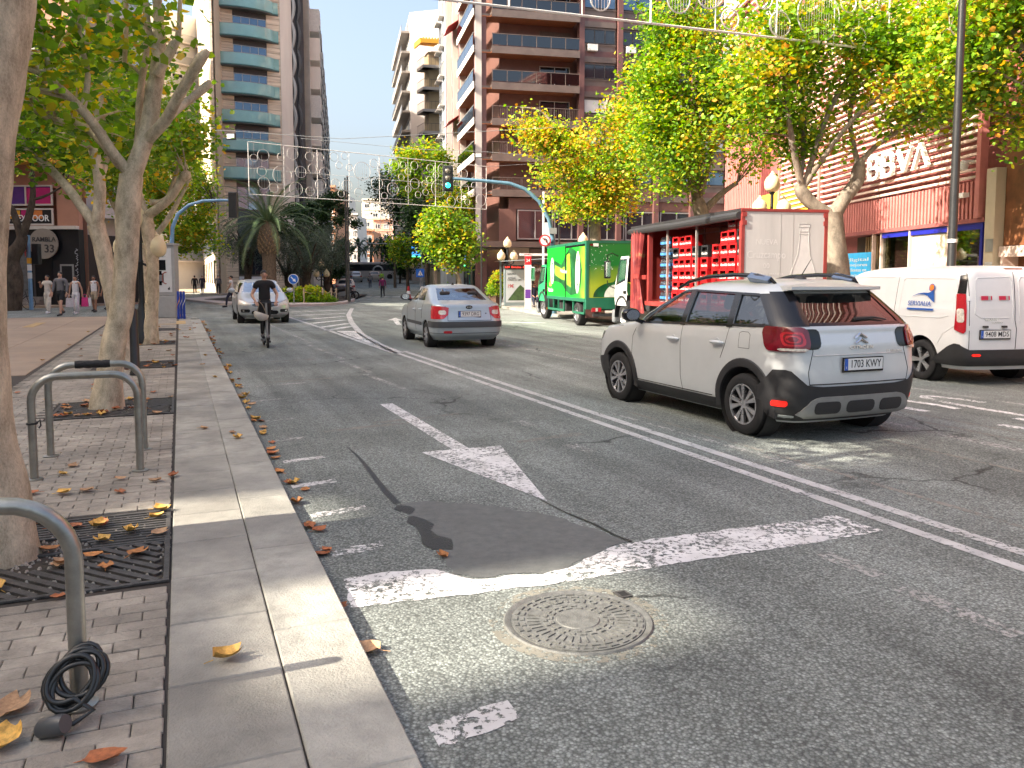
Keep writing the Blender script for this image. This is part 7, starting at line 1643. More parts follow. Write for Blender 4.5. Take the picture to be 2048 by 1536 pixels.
# ---- right row, in full sun
def rtree(px, Yd, label, limbs, blobs, nl, seed, shift=0.0, tw=150, ls=.125):
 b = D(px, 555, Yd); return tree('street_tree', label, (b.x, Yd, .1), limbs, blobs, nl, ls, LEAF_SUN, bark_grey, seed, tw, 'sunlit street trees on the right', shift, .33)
YA = 20.5
rtree(1672, YA, 'pollarded sunlit tree with pale spreading limbs beside the red truck', [[PX(1682, 690, YA, .36), PX(1680, 600, YA, .30), PX(1674, 520, YA, .27), PX(1666, 455, YA, .26), PX(1662, 425, YA, .27)],
  [PX(1658, 432, YA, .19), PX(1625, 408, YA, .17), PX(1604, 385, YA, .18), PX(1596, 368, YA, .12)], [PX(1668, 430, YA, .2), PX(1690, 395, YA, .18), PX(1712, 365, YA, .18), PX(1718, 335, YA, .16), PX(1722, 318, YA, .08)],
  [PX(1604, 375, YA, .09), PX(1585, 290, YA - .2, .08), PX(1572, 190, YA - .3, .06), PX(1566, 90, YA - .3, .04)], [PX(1608, 375, YA, .08), PX(1640, 270, YA, .07), PX(1680, 180, YA, .06), PX(1740, 110, YA, .04)], [PX(1600, 372, YA, .07), PX(1608, 260, YA + .4, .06), PX(1600, 150, YA + .4, .04)],
  [PX(1612, 368, YA, .07), PX(1665, 290, YA - .5, .06), PX(1720, 225, YA - .6, .05), PX(1800, 160, YA - .6, .04), PX(1850, 110, YA - .6, .02)], [PX(1720, 325, YA, .08), PX(1755, 290, YA, .06), PX(1800, 260, YA, .05), PX(1850, 225, YA, .03)], [PX(1716, 330, YA, .07), PX(1700, 240, YA + .3, .06), PX(1710, 150, YA + .3, .05), PX(1690, 60, YA + .3, .03)]],
  [(6.4, YA - .4, 7.2, 1.4, 1.6, 1.4, .8), (8.4, YA + .3, 7.6, 1.9, 1.8, 1.5, 1), (10.0, YA, 6.2, 1.6, 1.6, 1.0, .55), (7.4, YA + .6, 5.4, 1.4, 1.0, .8, .35), (10.6, YA - .2, 8.0, 1.4, 1.5, 1.2, .6), (6.0, YA + .5, 5.7, .8, .9, .6, .25)], 20000, 21, -.02, 200)
YB = 27.0
rtree(1408, YB, 'sunlit tree with lush light green crown behind the open truck', [[PX(1412, 650, YB, .32), PX(1410, 560, YB, .26), PX(1407, 470, YB, .24), PX(1402, 425, YB, .25), PX(1392, 400, YB, .24)], [PX(1395, 405, YB, .14), PX(1382, 350, YB, .12), PX(1390, 290, YB, .09), PX(1396, 180, YB, .06)], [PX(1405, 425, YB, .13), PX(1440, 390, YB, .10), PX(1475, 365, YB, .07)], [PX(1390, 402, YB, .12), PX(1398, 340, YB + .4, .1), PX(1350, 220, YB, .07), PX(1340, 120, YB, .04)], [PX(1398, 400, YB, .1), PX(1420, 320, YB + .3, .08), PX(1440, 200, YB + .3, .05)]],
  [(6.0, YB, 8.3, 2.2, 2.0, 1.9, 1.1), (5.2, YB - .3, 5.8, 1.7, 1.6, 1.4, .8), (7.9, YB + .2, 6.8, 1.5, 1.5, 1.4, .6), (5.6, YB, 10.4, 1.5, 1.4, 1.2, .5), (4.3, YB - .4, 7.2, 1.1, 1.2, 1.2, .4)], 26000, 22, -.07, 220)
YC = 33.5
rtree(1190, YC, 'yellowing sunlit tree above the green truck', [[PX(1196, 630, YC, .3), PX(1192, 540, YC, .24), PX(1190, 440, YC, .22), PX(1188, 400, YC, .2)], [PX(1188, 405, YC, .14), PX(1150, 320, YC, .1), PX(1090, 230, YC, .06), PX(1040, 215, YC, .03)], [PX(1190, 400, YC, .14), PX(1200, 300, YC, .1), PX(1215, 200, YC, .06)], [PX(1192, 410, YC, .12), PX(1240, 330, YC, .08), PX(1270, 240, YC, .05)]],
  [(4.0, YC, 6.6, 2.2, 2.0, 1.8, 1), (2.2, YC - .3, 6.7, 1.7, 1.5, 1.3, .7), (5.2, YC, 7.9, 1.6, 1.6, 1.4, .7), (3.0, YC, 4.9, 1.7, 1.4, .8, .55), (1.0, YC - .3, 7.5, .9, .9, .6, .25), (4.4, YC - .5, 4.9, 1.2, 1.2, .8, .4)], 24000, 23, .17, 210)
YD = 18.3
rtree(2230, YD, 'leafy sunlit tree leaning in from the right edge', [[PX(2250, 720, YD, .3), PX(2240, 560, YD, .26), PX(2225, 380, YD, .24), PX(2190, 260, YD, .2)], [PX(2195, 270, YD, .13), PX(2090, 170, YD, .09), PX(2050, 110, YD, .08), PX(2010, 30, YD, .05)], [PX(2195, 260, YD, .1), PX(2060, 180, YD - .4, .035), PX(1960, 120, YD - .4, .025), PX(1900, 60, YD - .4, .015)], [PX(2190, 265, YD, .1), PX(2120, 60, YD, .06), PX(2080, -80, YD, .04)], [PX(2200, 290, YD, .09), PX(2080, 250, YD + .6, .05), PX(1960, 215, YD + .8, .03)]],
  [(11.3, YD, 7.0, 1.9, 1.5, 1.3, 1), (12.5, YD + .2, 5.0, 1.3, 1.0, 1.0, .4), (9.8, YD + .4, 6.2, 1.1, 1.0, .7, .4), (12.5, YD, 7.9, 2.0, 1.5, 1.4, .8), (13.3, YD - .3, 5.8, 1.3, 1.0, 1.1, .4), (10.8, YD, 8.6, 1.6, 1.4, 1.0, .5)], 20000, 24, -.03, 190, .125)
YE = 23.5
rtree(2010, YE, 'sunlit tree crown in front of the bank letters, trunk hidden by the van', [[PX(2080, 660, YE, .3), PX(2075, 500, YE, .24), PX(2050, 330, YE, .2), PX(2000, 230, YE, .15)], [PX(2000, 235, YE, .1), PX(1900, 180, YE, .06), PX(1840, 100, YE, .03)], [PX(2020, 250, YE, .1), PX(1980, 120, YE, .06)]],
  [(12.2, YE, 7.6, 1.7, 1.8, 1.2, 1), (14.0, YE, 6.6, 1.8, 1.8, 1.1, .7), (13.0, YE, 9.0, 2.0, 1.8, 1.2, .7)], 15000, 25, -.05, 130)
# ---- trees on the far right pavement and beyond
def simple_tree(nm, label, px, Yd, zc, rx, rz, lm, nl, seed, bark=bark_dark, ls=.22, grp=None, tr=.16, shift=0.0, lean=0.0, z0=0.0):
 b = D(px, 555, Yd); x = b.x
 return tree(nm, label, (x + lean, Yd, z0), [[(x + lean, Yd, z0, tr * 1.4), (x + lean * .6, Yd, z0 + zc * .35, tr), (x, Yd, zc - rz * .5, tr * .8)], [(x, Yd, zc - rz * .6, tr * .6), (x + rx * .5, Yd, zc + rz * .2, tr * .25)], [(x, Yd, zc - rz * .6, tr * .6), (x - rx * .5, Yd, zc + rz * .3, tr * .25)]],
    [(x, Yd, zc, rx, rx, rz, 1), (x + rx * .45, Yd - rx * .2, zc - rz * .35, rx * .6, rx * .6, rz * .6, .4), (x - rx * .45, Yd, zc + rz * .3, rx * .6, rx * .6, rz * .6, .4)], nl, ls, lm, bark, seed, 70, grp, shift, .42)
RG = 'trees on the far right pavement'
for i, (px, Yd, zc, rx, rz, lm, nl, lean, lab) in enumerate(((900, 50, 4.3, 1.7, 1.9, LEAF_SHD, 7000, .9, 'green leafy tree on the pavement in front of the brown tower'), (865, 58, 5.2, 2.2, 2.4, LEAF_DK, 8000, .3, 'darker tree behind the leafy one before the brown tower'), (850, 74, 11.0, 3.2, 3.4, LEAF_SHD, 9000, .2, 'tall bright tree rising behind the hanging light frames'), (790, 92, 11.0, 3.0, 3.2, LEAF_DK, 6000, 0, 'tall dark tree left of the bright one behind the light frames'), (800, 110, 5.0, 3.2, 3.0, LEAF_DK, 5000, 0, 'dark tree low on the far right pavement'), (915, 66, 7.4, 1.5, 1.6, LEAF_SUN, 4000, 0, 'small sunny yellow crown beside the traffic light'), (815, 80, 4.4, 1.7, 1.6, LEAF_SHD, 4000, 0, 'small tree beside the blue F sign'))):
 simple_tree('pavement_tree', lab, px, Yd, zc, rx, rz, lm, nl, 40 + i, bark_grey if i in (0, 1) else bark_dark, .2 + .03 * (Yd > 70), RG, .13, .05, lean)
# ---- traffic island: palm, olives, dark evergreens
IS = D(540, 600, 52)
pal = thing('palm_tree', 'tall date palm with arching fronds on the traffic island', 'tree', (IS.x, 52, 0)); PT_ = 3.95
prof = [(.62, 0), (.52, .25), (.46, .8), (.44, 1.8), (.43, 2.8), (.46, 3.2), (.58, 3.45), (.62, 3.9), (.52, 4.8), (.2, 5.4)]
g = MB().lathe(prof, 20); g.v = [tuple(Vector(v) + Vector(noise.noise_vector(Vector(v) * 6)) * .03) for v in g.v]; g.build('trunk', bark_mat('bark_palm', (.06, .042, .03), (.25, .185, .13), 12), pal, smooth=60)
g = MB()
for k in range(110):                     # cut frond stubs under the crown
 a = k * 2.4; z = 3.15 + .014 * k; r = .48 + .12 * sin((z - 3.1) * 2.4); g.tube([(r * cos(a), r * sin(a), z), ((r + .13) * cos(a), (r + .13) * sin(a), z + .13)], [.07, .035], 5)
g.build('frond_stubs', mat('stub_tan', (.30, .20, .11), .8, var=.3, scale=8), pal, kind='stuff')
rg = np.random.RandomState(3); C = []
for k in range(52):
 a = k * 2.399 + rg.uniform(-.2, .2); el = R(80 - 95 * (k / 52) ** .9 + rg.uniform(-6, 6)); Lf = rg.uniform(3.8, 4.6); p = np.array([.15 * cos(a), .15 * sin(a), 5.2]); path = [p]; e = el
 for q in range(14): p = p + Lf / 14 * np.array([cos(a) * cos(e), sin(a) * cos(e), sin(e)]); path.append(p); e -= R(4.2 + 3.2 * q / 14)
 path = np.array(path); g = MB(); g.tube([tuple(x) for x in path], list(np.linspace(.03, .006, 15)), 4)
 sd = np.array([-sin(a), cos(a), 0])
 for q in range(1, 57):
  t = q / 57 * 14; i = min(13, int(t)); c = path[i] + (path[i + 1] - path[i]) * (t - i); d = path[min(i + 1, 14)] - path[i]; d /= np.linalg.norm(d)
  ln = .42 * (sin(pi * (.12 + .86 * q / 57)) ** .7)
  for s_ in (-1, 1):
   tip = c + s_ * sd * ln * .62 + d * ln * .75 + np.array([0, 0, -.10 * ln - .05 + .12 * ln]); w = d * .024
   n0 = len(g.v); g.v += [tuple(c - w), tuple(c + w), tuple(tip)]; g.f.append((n0, n0 + 1, n0 + 2))
 me = g.mesh('frond', LEAF_PALM, 0); at = me.attributes.new('tone', 'FLOAT', 'POINT'); at.data.foreach_set('value', np.full(len(g.v), np.clip(rg.uniform(.1, .8) + (.25 if k > 40 else 0), 0, 1), np.float32)); link('frond', me, pal)
def olive(label, px, Yd, zc, rx, rz, seed, lm=LEAF_OLV, nm='olive_tree', nl=9000, shape=LANCE, ls=.16):
 b = D(px, 555, Yd); rng = np.random.RandomState(seed); root = thing(nm, label, 'tree', (b.x, Yd, 0), 0, 'olive trees round the palm' if nm == 'olive_tree' else None)
 g, _ = limb_mb([(0, 0, 0, .34), (.1, 0, .6, .28), (-.1, .1, 1.4, .24), (.05, 0, zc - rz * .5, .18)], 10, .05, seed); g.build('trunk', bark_dark, root, smooth=60)
 for k in range(4): a = k * 1.6 + seed; g, _ = limb_mb([(0, 0, 1.3, .16), (.5 * cos(a), .5 * sin(a), zc - rz * .4, .1), (rx * .7 * cos(a), rx * .7 * sin(a), zc + .2 * rz, .03)], 6, .02, seed + k); g.build('limb', bark_dark, root, smooth=60)
 cl = rng.normal(size=(46, 3)); cl /= np.linalg.norm(cl, axis=1)[:, None]; cl *= (rng.uniform(.2, 1, 46) ** .45)[:, None] * np.array([rx, rx, rz]); cl += np.array([0, 0, zc])
 C = (cl[rng.randint(46, size=nl)] + rng.normal(0, .30, (nl, 3)) * np.array([1, 1, .8])); tn = np.clip(rng.beta(2, 2.2, nl), 0, 1)
 link('crown', leaves_mesh('crown', C, ls, lm, rng, shape, .35, tn), root, kind='stuff'); return root
olive('grey green olive tree left of the palm trunk', 497, 55, 4.4, 1.75, 1.9, 61); olive('grey green olive tree right of the palm trunk', 615, 54, 3.6, 1.9, 1.9, 62); olive('low olive tree just right of the palm', 578, 56, 2.9, 1.3, 1.3, 63, nl=6000); olive('olive tree at the right of the island clump', 655, 58, 3.7, 1.6, 1.6, 64)
olive('dark dense evergreen tree behind the right olives', 660, 70, 5.0, 2.6, 4.2, 65, LEAF_DK, 'evergreen_tree', 16000, LEAF, .2); olive('dark evergreen tree behind the palm', 606, 72, 6.2, 2.4, 2.2, 66, LEAF_DK, 'evergreen_tree', 9000, LEAF, .2)
for i, px in enumerate((718, 742, 764)):
 b = D(px, 530, 150); r_ = thing('palm_tree', ('leftmost', 'middle', 'rightmost')[i] + ' of the small palms at the far street end', 'tree', (b.x, 150, 2.2), 0, 'palms at the far end of the street'); MB().cyl((0, 0, 0), (0, 0, 5.2), .28, 8, .22).build('trunk', bark_dark, r_)
 g = MB()
 for k in range(26):
  a = k * 2.4; e = R(70 - k * 3.6); p = np.array([0, 0, 5.2]); pts = [p]
  for q in range(6): p = p + .55 * np.array([cos(a) * cos(e), sin(a) * cos(e), sin(e)]); pts.append(p); e -= R(13)
  sd = np.array([-sin(a), cos(a), 0]) * .28; g.grid([[tuple(x - sd * sin(pi * (.15 + .8 * j / 6))) for j, x in enumerate(pts)], [tuple(x + sd * sin(pi * (.15 + .8 * j / 6))) for j, x in enumerate(pts)]])
 me = g.mesh('crown', LEAF_PALM, 0); link('crown', me, r_)
def shrub(label, x, y, z0, rx, ry, rz, n, lm, seed, parent=None, ls=.10, nm='shrub', shift=0.):
 rng = np.random.RandomState(seed); d = rng.normal(size=(n, 3)); d /= np.linalg.norm(d, axis=1)[:, None]; r = rng.uniform(.3, 1, n) ** .4; C = d * r[:, None] * np.array([rx, ry, rz]); C[:, 2] = np.abs(C[:, 2]) * 1.0
 C += rng.normal(0, .05, C.shape); C[:, 2] += .12 * np.sin(C[:, 0] * 5 + seed) * (C[:, 2] > rz * .5)
 root = parent or thing(nm, label, 'shrub', (x, y, z0), 0, 'island shrubs' if nm == 'island_shrub' else None); off = np.array([0, 0, 0]) if parent is None else np.array([x, y, z0])
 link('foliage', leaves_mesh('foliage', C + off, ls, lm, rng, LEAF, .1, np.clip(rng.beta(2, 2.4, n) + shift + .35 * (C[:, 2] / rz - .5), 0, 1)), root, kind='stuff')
 g = MB()
 for k in range(9): a = k * .7; g.tube([(off[0], off[1], off[2] - .02), (off[0] + rx * .3 * cos(a), off[1] + ry * .3 * sin(a), off[2] + rz * .5), (off[0] + rx * .6 * cos(a), off[1] + ry * .6 * sin(a), off[2] + rz * .8)], [.02, .012, .006], 4)
 g.build('stems', bark_dark, root, kind='stuff'); return root
for i, (px, rx, rz, lab) in enumerate(((565, .8, .95, 'yellow green shrub on the island next to the silver hatchback'), (588, 1.0, .95, 'yellow green shrub behind the round blue arrow sign'), (612, 1.0, .95, 'yellow green shrub right of the blue arrow sign'), (634, .8, .85, 'yellow green shrub at the right end of the island hedge'), (655, .5, .45, 'low green shrub at the island tip by the rope posts'))):
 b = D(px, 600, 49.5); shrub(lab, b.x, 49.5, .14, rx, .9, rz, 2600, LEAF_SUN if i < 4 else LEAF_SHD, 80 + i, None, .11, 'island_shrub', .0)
# ================================================================== STREET FURNITURE
steel = mat('rack_steel', (.34, .34, .31), .34, metal=.8, var=.15, scale=9, bump=.05, bscale=120)
post_blue = mat('post_blue', (.17, .32, .50), .45, var=.12, scale=5); post_blk = mat('post_black', (.018, .019, .02), .4, var=.15); post_grey = mat('post_grey', (.22, .23, .23), .5, var=.1)
globe_m = mat('globe_opal', (.80, .68, .42), .35, var=.04); sign_red = mat('sign_red', (.45, .012, .02), .4, var=.03); sign_wht = mat('sign_white', (.75, .75, .74), .4, var=.03); sign_blu = mat('sign_blue', (.015, .12, .50), .4, var=.03)
def rack(s, label, n0=-1.08, n1=-.33, h=.80, r=.030, ctop=.19):
 o = thing('bike_rack', label, 'bike rack', S(s, (n0 + n1) / 2, PZ), SA, 'steel bike rack hoops'); w = (n1 - n0) / 2
 pts = [(-w, 0, 0), (-w, 0, .2), (-w, 0, h - ctop)] + [(-w + ctop * (1 - cos(a)), 0, h - ctop + ctop * sin(a)) for a in np.linspace(.2, pi / 2, 7)] + [(0, 0, h)] + [(w - ctop * (1 - cos(a)), 0, h - ctop + ctop * sin(a)) for a in np.linspace(pi / 2, .2, 7)] + [(w, 0, h - ctop), (w, 0, .2), (w, 0, 0)]
 MB().tube(pts, r, 18).build('hoop', steel, o, smooth=60)
 for x in (-w, w): MB().lathe([(.062, 0), (.062, .006), (.034, .012)], 24, Matrix.Translation((x, 0, 0)), False).build('base_flange', steel, o)
 return o
ra = rack(3.23, 'steel bike rack hoop in the foreground with a cable lock at its foot', -1.13, -.38, .77, .031, .22)
rb = rack(7.1, 'nearer hoop of the bike rack pair, with a black tie on its left leg'); rc = rack(7.98, 'rear steel hoop of the pair of bike racks, wrapped with black tape on top')
tape = mat('black_tape', (.012, .012, .013), .7, var=.2, scale=30, bump=.5, bscale=50)
MB().tube([(-.16 + .035 * k, 0, .80 + .001 * (k % 3)) for k in range(9)], [.033 + .003 * (k % 2) for k in range(9)], 12).build('tape_wrap', tape, rc); MB().tube([(-.375 + .036 * cos(a), .036 * sin(a), .44) for a in np.linspace(0, 6.28, 12)[:-1]], .008, 5, True).build('tie', tape, rb); MB().tube([(-.34, 0, .44), (-.32, .0, .47), (-.315, 0, .42), (-.33, 0, .40)], .006, 5).build('tie_end', tape, rb)
lk = thing('cable_lock', 'black coiled cable lock around the foot of the foreground bike rack', 'cable lock', S(3.19, -.38, PZ), SA)
cab = mat('lock_cable', (.02, .022, .022), .35, var=.1); pts = []
for k in range(150): a = k * 2 * pi / 22; r = .075 + .022 * sin(k * .37) ; pts.append((.012 * sin(k * .11) + r * cos(a), -.035 + r * .45 * sin(a) - .0004 * k, .15 + r * .95 * sin(a + .3)))
pts += [(.06, -.12, .05), (.0, -.14, .025), (-.04, -.15, .03)]
MB().tube(pts, .0095, 8).build('cable', cab, lk, smooth=60)
MB().lathe([(0, -.055), (.026, -.055), (.034, -.04), (.036, .03), (.03, .05), (0, .05)], 16, Matrix.Translation((-.06, -.16, .038)) @ Matrix.Rotation(R(70), 4, 'Y') @ Matrix.Rotation(R(30), 4, 'X')).build('lock_body', mat('lock_grey', (.07, .075, .08), .4, var=.1), lk); MB().lathe([(.012, 0), (.014, .004), (.009, .006)], 12, Matrix.Translation((-.012, -.158, .03)) @ Matrix.Rotation(R(80), 4, 'Y')).build('keyhole', chrome, lk)
bo = thing('bollard', 'slim black bollard with a pale knob beside the forked tree', 'bollard', S(14.2, -.68, PZ), SA); MB().lathe([(.085, 0), (.085, .05), (.072, .07), (.066, 1.02), (.05, 1.07), (.0, 1.09)], 20).build('post', post_blk, bo); MB().lathe([(0, -.035), (.035, 0), (0, .035)], 12, Matrix.Translation((-.05, -.05, 1.10))).build('knob', sign_wht, bo)
# ---- triple globe lamp
def globe_lamp(loc, label, h=3.1):
 o = thing('street_lamp', label, 'street lamp', loc, random.uniform(-.3, .3) + .3, 'triple globe street lamps'); k = h / 3.1
 MB().lathe([(.22, 0), (.22, .15), (.16, .3), (.13, .75), (.09, .85), (.065, 1.0), (.055, 2.2 * k), (.07, 2.25 * k), (.05, 2.3 * k), (.05, h), (.09, h + .05), (.06, h + .1)], 14).build('post', post_blk, o)
 def gl(x, z): MB().lathe([(.09, 0), (.17, .04), (.215, .12), (.225, .22), (.21, .32), (.165, .41), (.10, .465), (.075, .49), (.08, .515), (.035, .55), (.03, .58), (0, .60)], 20, Matrix.Translation((x, 0, z))).build('globe', globe_m, o)
 gl(0, h + .08)
 for sd in (-1, 1): MB().tube([(0, 0, h - .75), (sd * .2, 0, h - .85), (sd * .36, 0, h - .75), (sd * .36, 0, h - .62)], [.03, .03, .03, .06], 8).build('arm', post_blk, o); gl(sd * .36, h - .62)
 return o
LP_ = [((282, 688), 18.9, 2.65, 'street lamp half hidden behind the far left trees'), ((318, 634), 31.4, 2.75, 'street lamp standing just behind the advertising panel'), ((1540, 555), 23.5, 3.95, 'street lamp with cream globes above the white truck back'), ((1166, 555), 38, 3.0, 'street lamp showing just above the green truck'), ((1015, 555), 44, 3.1, 'street lamp left of the bus shelter'), ((936, 555), 60, 3.1, 'street lamp in front of the dark corner entrance of the brown tower'), ((817, 555), 82, 3.1, 'far street lamp near the blue F sign'), ((643, 555), 57, 2.2, 'street lamp at the right end of the island trees')]
for (px, py), Yd, h, lab in LP_:
 b = D(px, 555, Yd); globe_lamp((b.x, Yd, .1), lab, h)
# ---- advertising panel with a watch poster
mu = thing('advertising_panel', 'grey street advertising panel with a smartwatch poster by the left trees', 'advertising panel', S(34.3, -.66, PZ), R(4))
apg = mat('panel_grey', (.36, .36, .35), .45, var=.06); apl = mat('poster_pale', (.62, .63, .63), .4, var=.03)
MB().bb((-.66, -.25, 0), (.66, .25, .86)).build('base', apg, mu, smooth=0, bevel=.02); MB().bb((-.66, -.22, .87), (.66, .22, 2.82)).build('frame', apg, mu, smooth=0, bevel=.02); MB().bb((-.70, -.26, 2.82), (.70, .26, 2.90)).build('cap', apg, mu, smooth=0)
MB().bb((-.54, -.232, 1.0), (.54, -.221, 2.70)).build('poster', apl, mu, smooth=0)
MW = lambda x, z, o=-.234: face_M((x, o, z), (1, 0, 0), (0, 0, 1))
lettering('poster_lettering', 'Apple', .16, ink, mu, MW(.02, 2.52), .001); lettering('poster_lettering', 'Watch Series 9', .07, ink, mu, MW(.1, 2.38), .001)
for x, z, w, h, m in ((.17, 2.05, .30, .40, gloss_blk), (.10, 1.55, .26, .36, gloss_blk), (.12, 1.55, .17, .24, post_grey)): MB().bb((x - w / 2, -.236, z - h / 2), (x + w / 2, -.232 if m is gloss_blk else -.2365, z + h / 2)).build('watch_picture', m, mu, smooth=0, bevel=.0)
for z in (1.34, 1.76): MB().bb((.04, -.235, z - .07), (.16, -.2315, z + .07)).build('strap_picture', gloss_blk, mu, smooth=0)
MB().tube([(.30 + .12 * cos(a), -.234, 1.55 + .22 * sin(a)) for a in np.linspace(1.2, 5.0, 14)], .02, 6).build('watch_side_picture', mat('watch_red', (.3, .08, .06), .4, var=0), mu); MB().lathe([(0, 0), (.045, 0)], 14, MW(.42, 1.13), False).build('maker_mark', ink, mu); MB().lathe([(0, 0), (.02, 0)], 8, face_M((.435, -.2342, 1.19), (1, 0, .4), (0, 0, 1)), False).build('maker_mark', ink, mu)
for i, (dx, dy) in enumerate(((0, 0), (.10, .05), (.2, 0.02))):
 o = thing('striped_post', ('left', 'middle', 'right')[i] + ' of the three blue and white posts by the advertising panel', 'post', S(32.9 + dy * 3, -.02 + dx, PZ), SA, 'blue and white posts'); MB().cyl((0, 0, 0), (0, 0, 1.05), .045, 10).build('post', mat('post_royal', (.02, .06, .38), .5, var=.1), o)
 MB().tube([(.05 * cos(a), .05 * sin(a), .1 + .11 * a) for a in np.linspace(0, 7, 24)], .012, 4).build('tape', sign_wht if i else mat('tape_orange', (.7, .3, .08), .6, var=0), o)
# ---- mast arm signals
def signal(o, p, fx, lit=None, h=.95, w=.32):
 M = face_M(p, Vector((0, 0, 1)).cross(Vector(fx)) * 1.0, (0, 0, 1))
 hd_ = MB().bb((-w / 2, -h / 2, -.12), (w / 2, h / 2, .10), M).build('signal_head', post_blk, o, smooth=0, bevel=.02); MB().bb((-w / 2 - .06, -h / 2 - .06, -.02), (w / 2 + .06, h / 2 + .06, .0), M).build('backboard_edge', post_grey, o, smooth=0); MB().bb((-w / 2 - .045, -h / 2 - .045, 0), (w / 2 + .045, h / 2 + .045, .012), M).build('backboard', post_blk, o, smooth=0)
 for k in range(3):
  m = mat('signal_green', (.02, .6, .4), .3, var=0, emit=(.02, 1.0, .62), estr=2.2) if k == 2 and lit else mat('lens_dull', (.16, .14, .11), .3, var=.1)
  MB().lathe([(0, .03), (.08, .02), (.105, 0)], 20, M @ Matrix.Translation((0, h * (.31 - .31 * k), .10))).build('lens', m, o); MB().tube([(.115 * cos(a), h * (.31 - .31 * k) + .115 * sin(a), .17) for a in np.linspace(.1, pi - .1, 9)], .012, 4, M=M).build('visor', post_blk, o)
ts = thing('traffic_signal', 'green traffic light hanging from a long blue grey mast arm', 'traffic light', D(1108, 555, 34).xy.to_3d()); bz = Vector(ts.location)
arm = mat('arm_blue', (.10, .20, .28), .45, var=.12); P_ = [D(x, y, 34) - bz for x, y in ((905, 357), (960, 361), (1020, 367), (1050, 378), (1078, 402), (1098, 438), (1106, 480), (1108, 540))] + [Vector((0, 0, 0))]
MB().tube(P_, [.06, .07, .075, .08, .085, .09, .1, .11, .13], 12).build('mast', arm, ts, smooth=60); sp_ = D(896, 357, 34) - bz; signal(ts, sp_, (.05, -1, 0), True)
MB().box(D(1106, 462, 34) - bz, (.3, .3, .25)).build('clamp', post_grey, ts, smooth=0)
c = D(1090, 481, 33.8) - bz; M = face_M(c, (1, 0, 0), (0, 0, 1))
for r, m, o_ in ((.25, sign_red, 0), (.19, sign_wht, .006)): MB().lathe([(0, o_), (r, o_), (r, o_ - .004)], 28, M).build('sign_disc', m, ts)
MB().tube([(.07, -.11, .014), (.07, .03, .014), (.03, .07, .014), (-.06, .07, .014)], .02, 4, M=M).build('sign_arrow', ink, ts); MB().tube([(-.12, .12, .02), (.12, -.12, .02)], .018, 4, M=M).build('sign_bar', sign_red, ts); MB().tube([c + Vector((0, .03, 0)), c + Vector((.35, .1, -.1))], .02, 6).build('sign_bracket', post_blk, ts)
MB().bb(tuple(D(1086, 440, 34.4) - bz + Vector((-.03, 0, -3.6))), tuple(D(1086, 440, 34.4) - bz + Vector((.06, .06, 1.2)))).build('banner_pole', sign_wht, ts, smooth=0); MB().bb(tuple(D(1088, 445, 34.4) - bz), tuple(D(1100, 478, 34.43) - bz)).build('banner', apl, ts, smooth=0)
tl = thing('traffic_signal', 'pale blue mast arm with a signal seen from behind over the side street', 'traffic light', D(343, 555, 35).xy.to_3d()); bz = Vector(tl.location)
MB().tube([Vector((0, 0, 0))] + [D(x, y, 35) - bz for x, y in ((343, 500), (345, 455), (356, 428), (378, 410), (405, 402), (440, 400.5), (471, 401))], [.10, .09, .085, .08, .07, .065, .06, .05], 10).build('mast', post_blue, tl, smooth=60); MB().box(D(467, 410, 35) - bz, (.36, .3, 1.1)).build('signal_back', post_blk, tl, smooth=0, bevel=.03); MB().bb(tuple(D(339, 470, 34.9) - bz), tuple(D(341, 435, 35) - bz)).build('side_plate', yel, tl, smooth=0)
ne = thing('no_entry_post', 'blue post with a turned no entry sign in front of the corner bar', 'sign post', D(60, 555, 41).xy.to_3d()); MB().cyl((0, 0, 0), (0, 0, 3.8), .10, 10, .085).build('post', post_blue, ne)
for k, (z, m) in enumerate(((2.0, sign_wht), (1.6, apl), (2.35, yel))): MB().cyl((0, 0, z), (0, 0, z + .3), .102 + .002 * k, 10).build('sticker', m, ne)
M = face_M((-.12, -.12, 3.05), (.45, -.9, 0), (0, 0, 1)); MB().lathe([(0, 0), (.36, 0), (.36, -.02)], 24, M).build('sign_disc', sign_red, ne); MB().bb((-.25, -.06, .001), (.25, .06, .008), M).build('sign_bar', sign_wht, ne, smooth=0); MB().box((.30, .15, 2.85), (.36, .3, 1.05)).build('signal_back', post_blk, ne, smooth=0, bevel=.03)
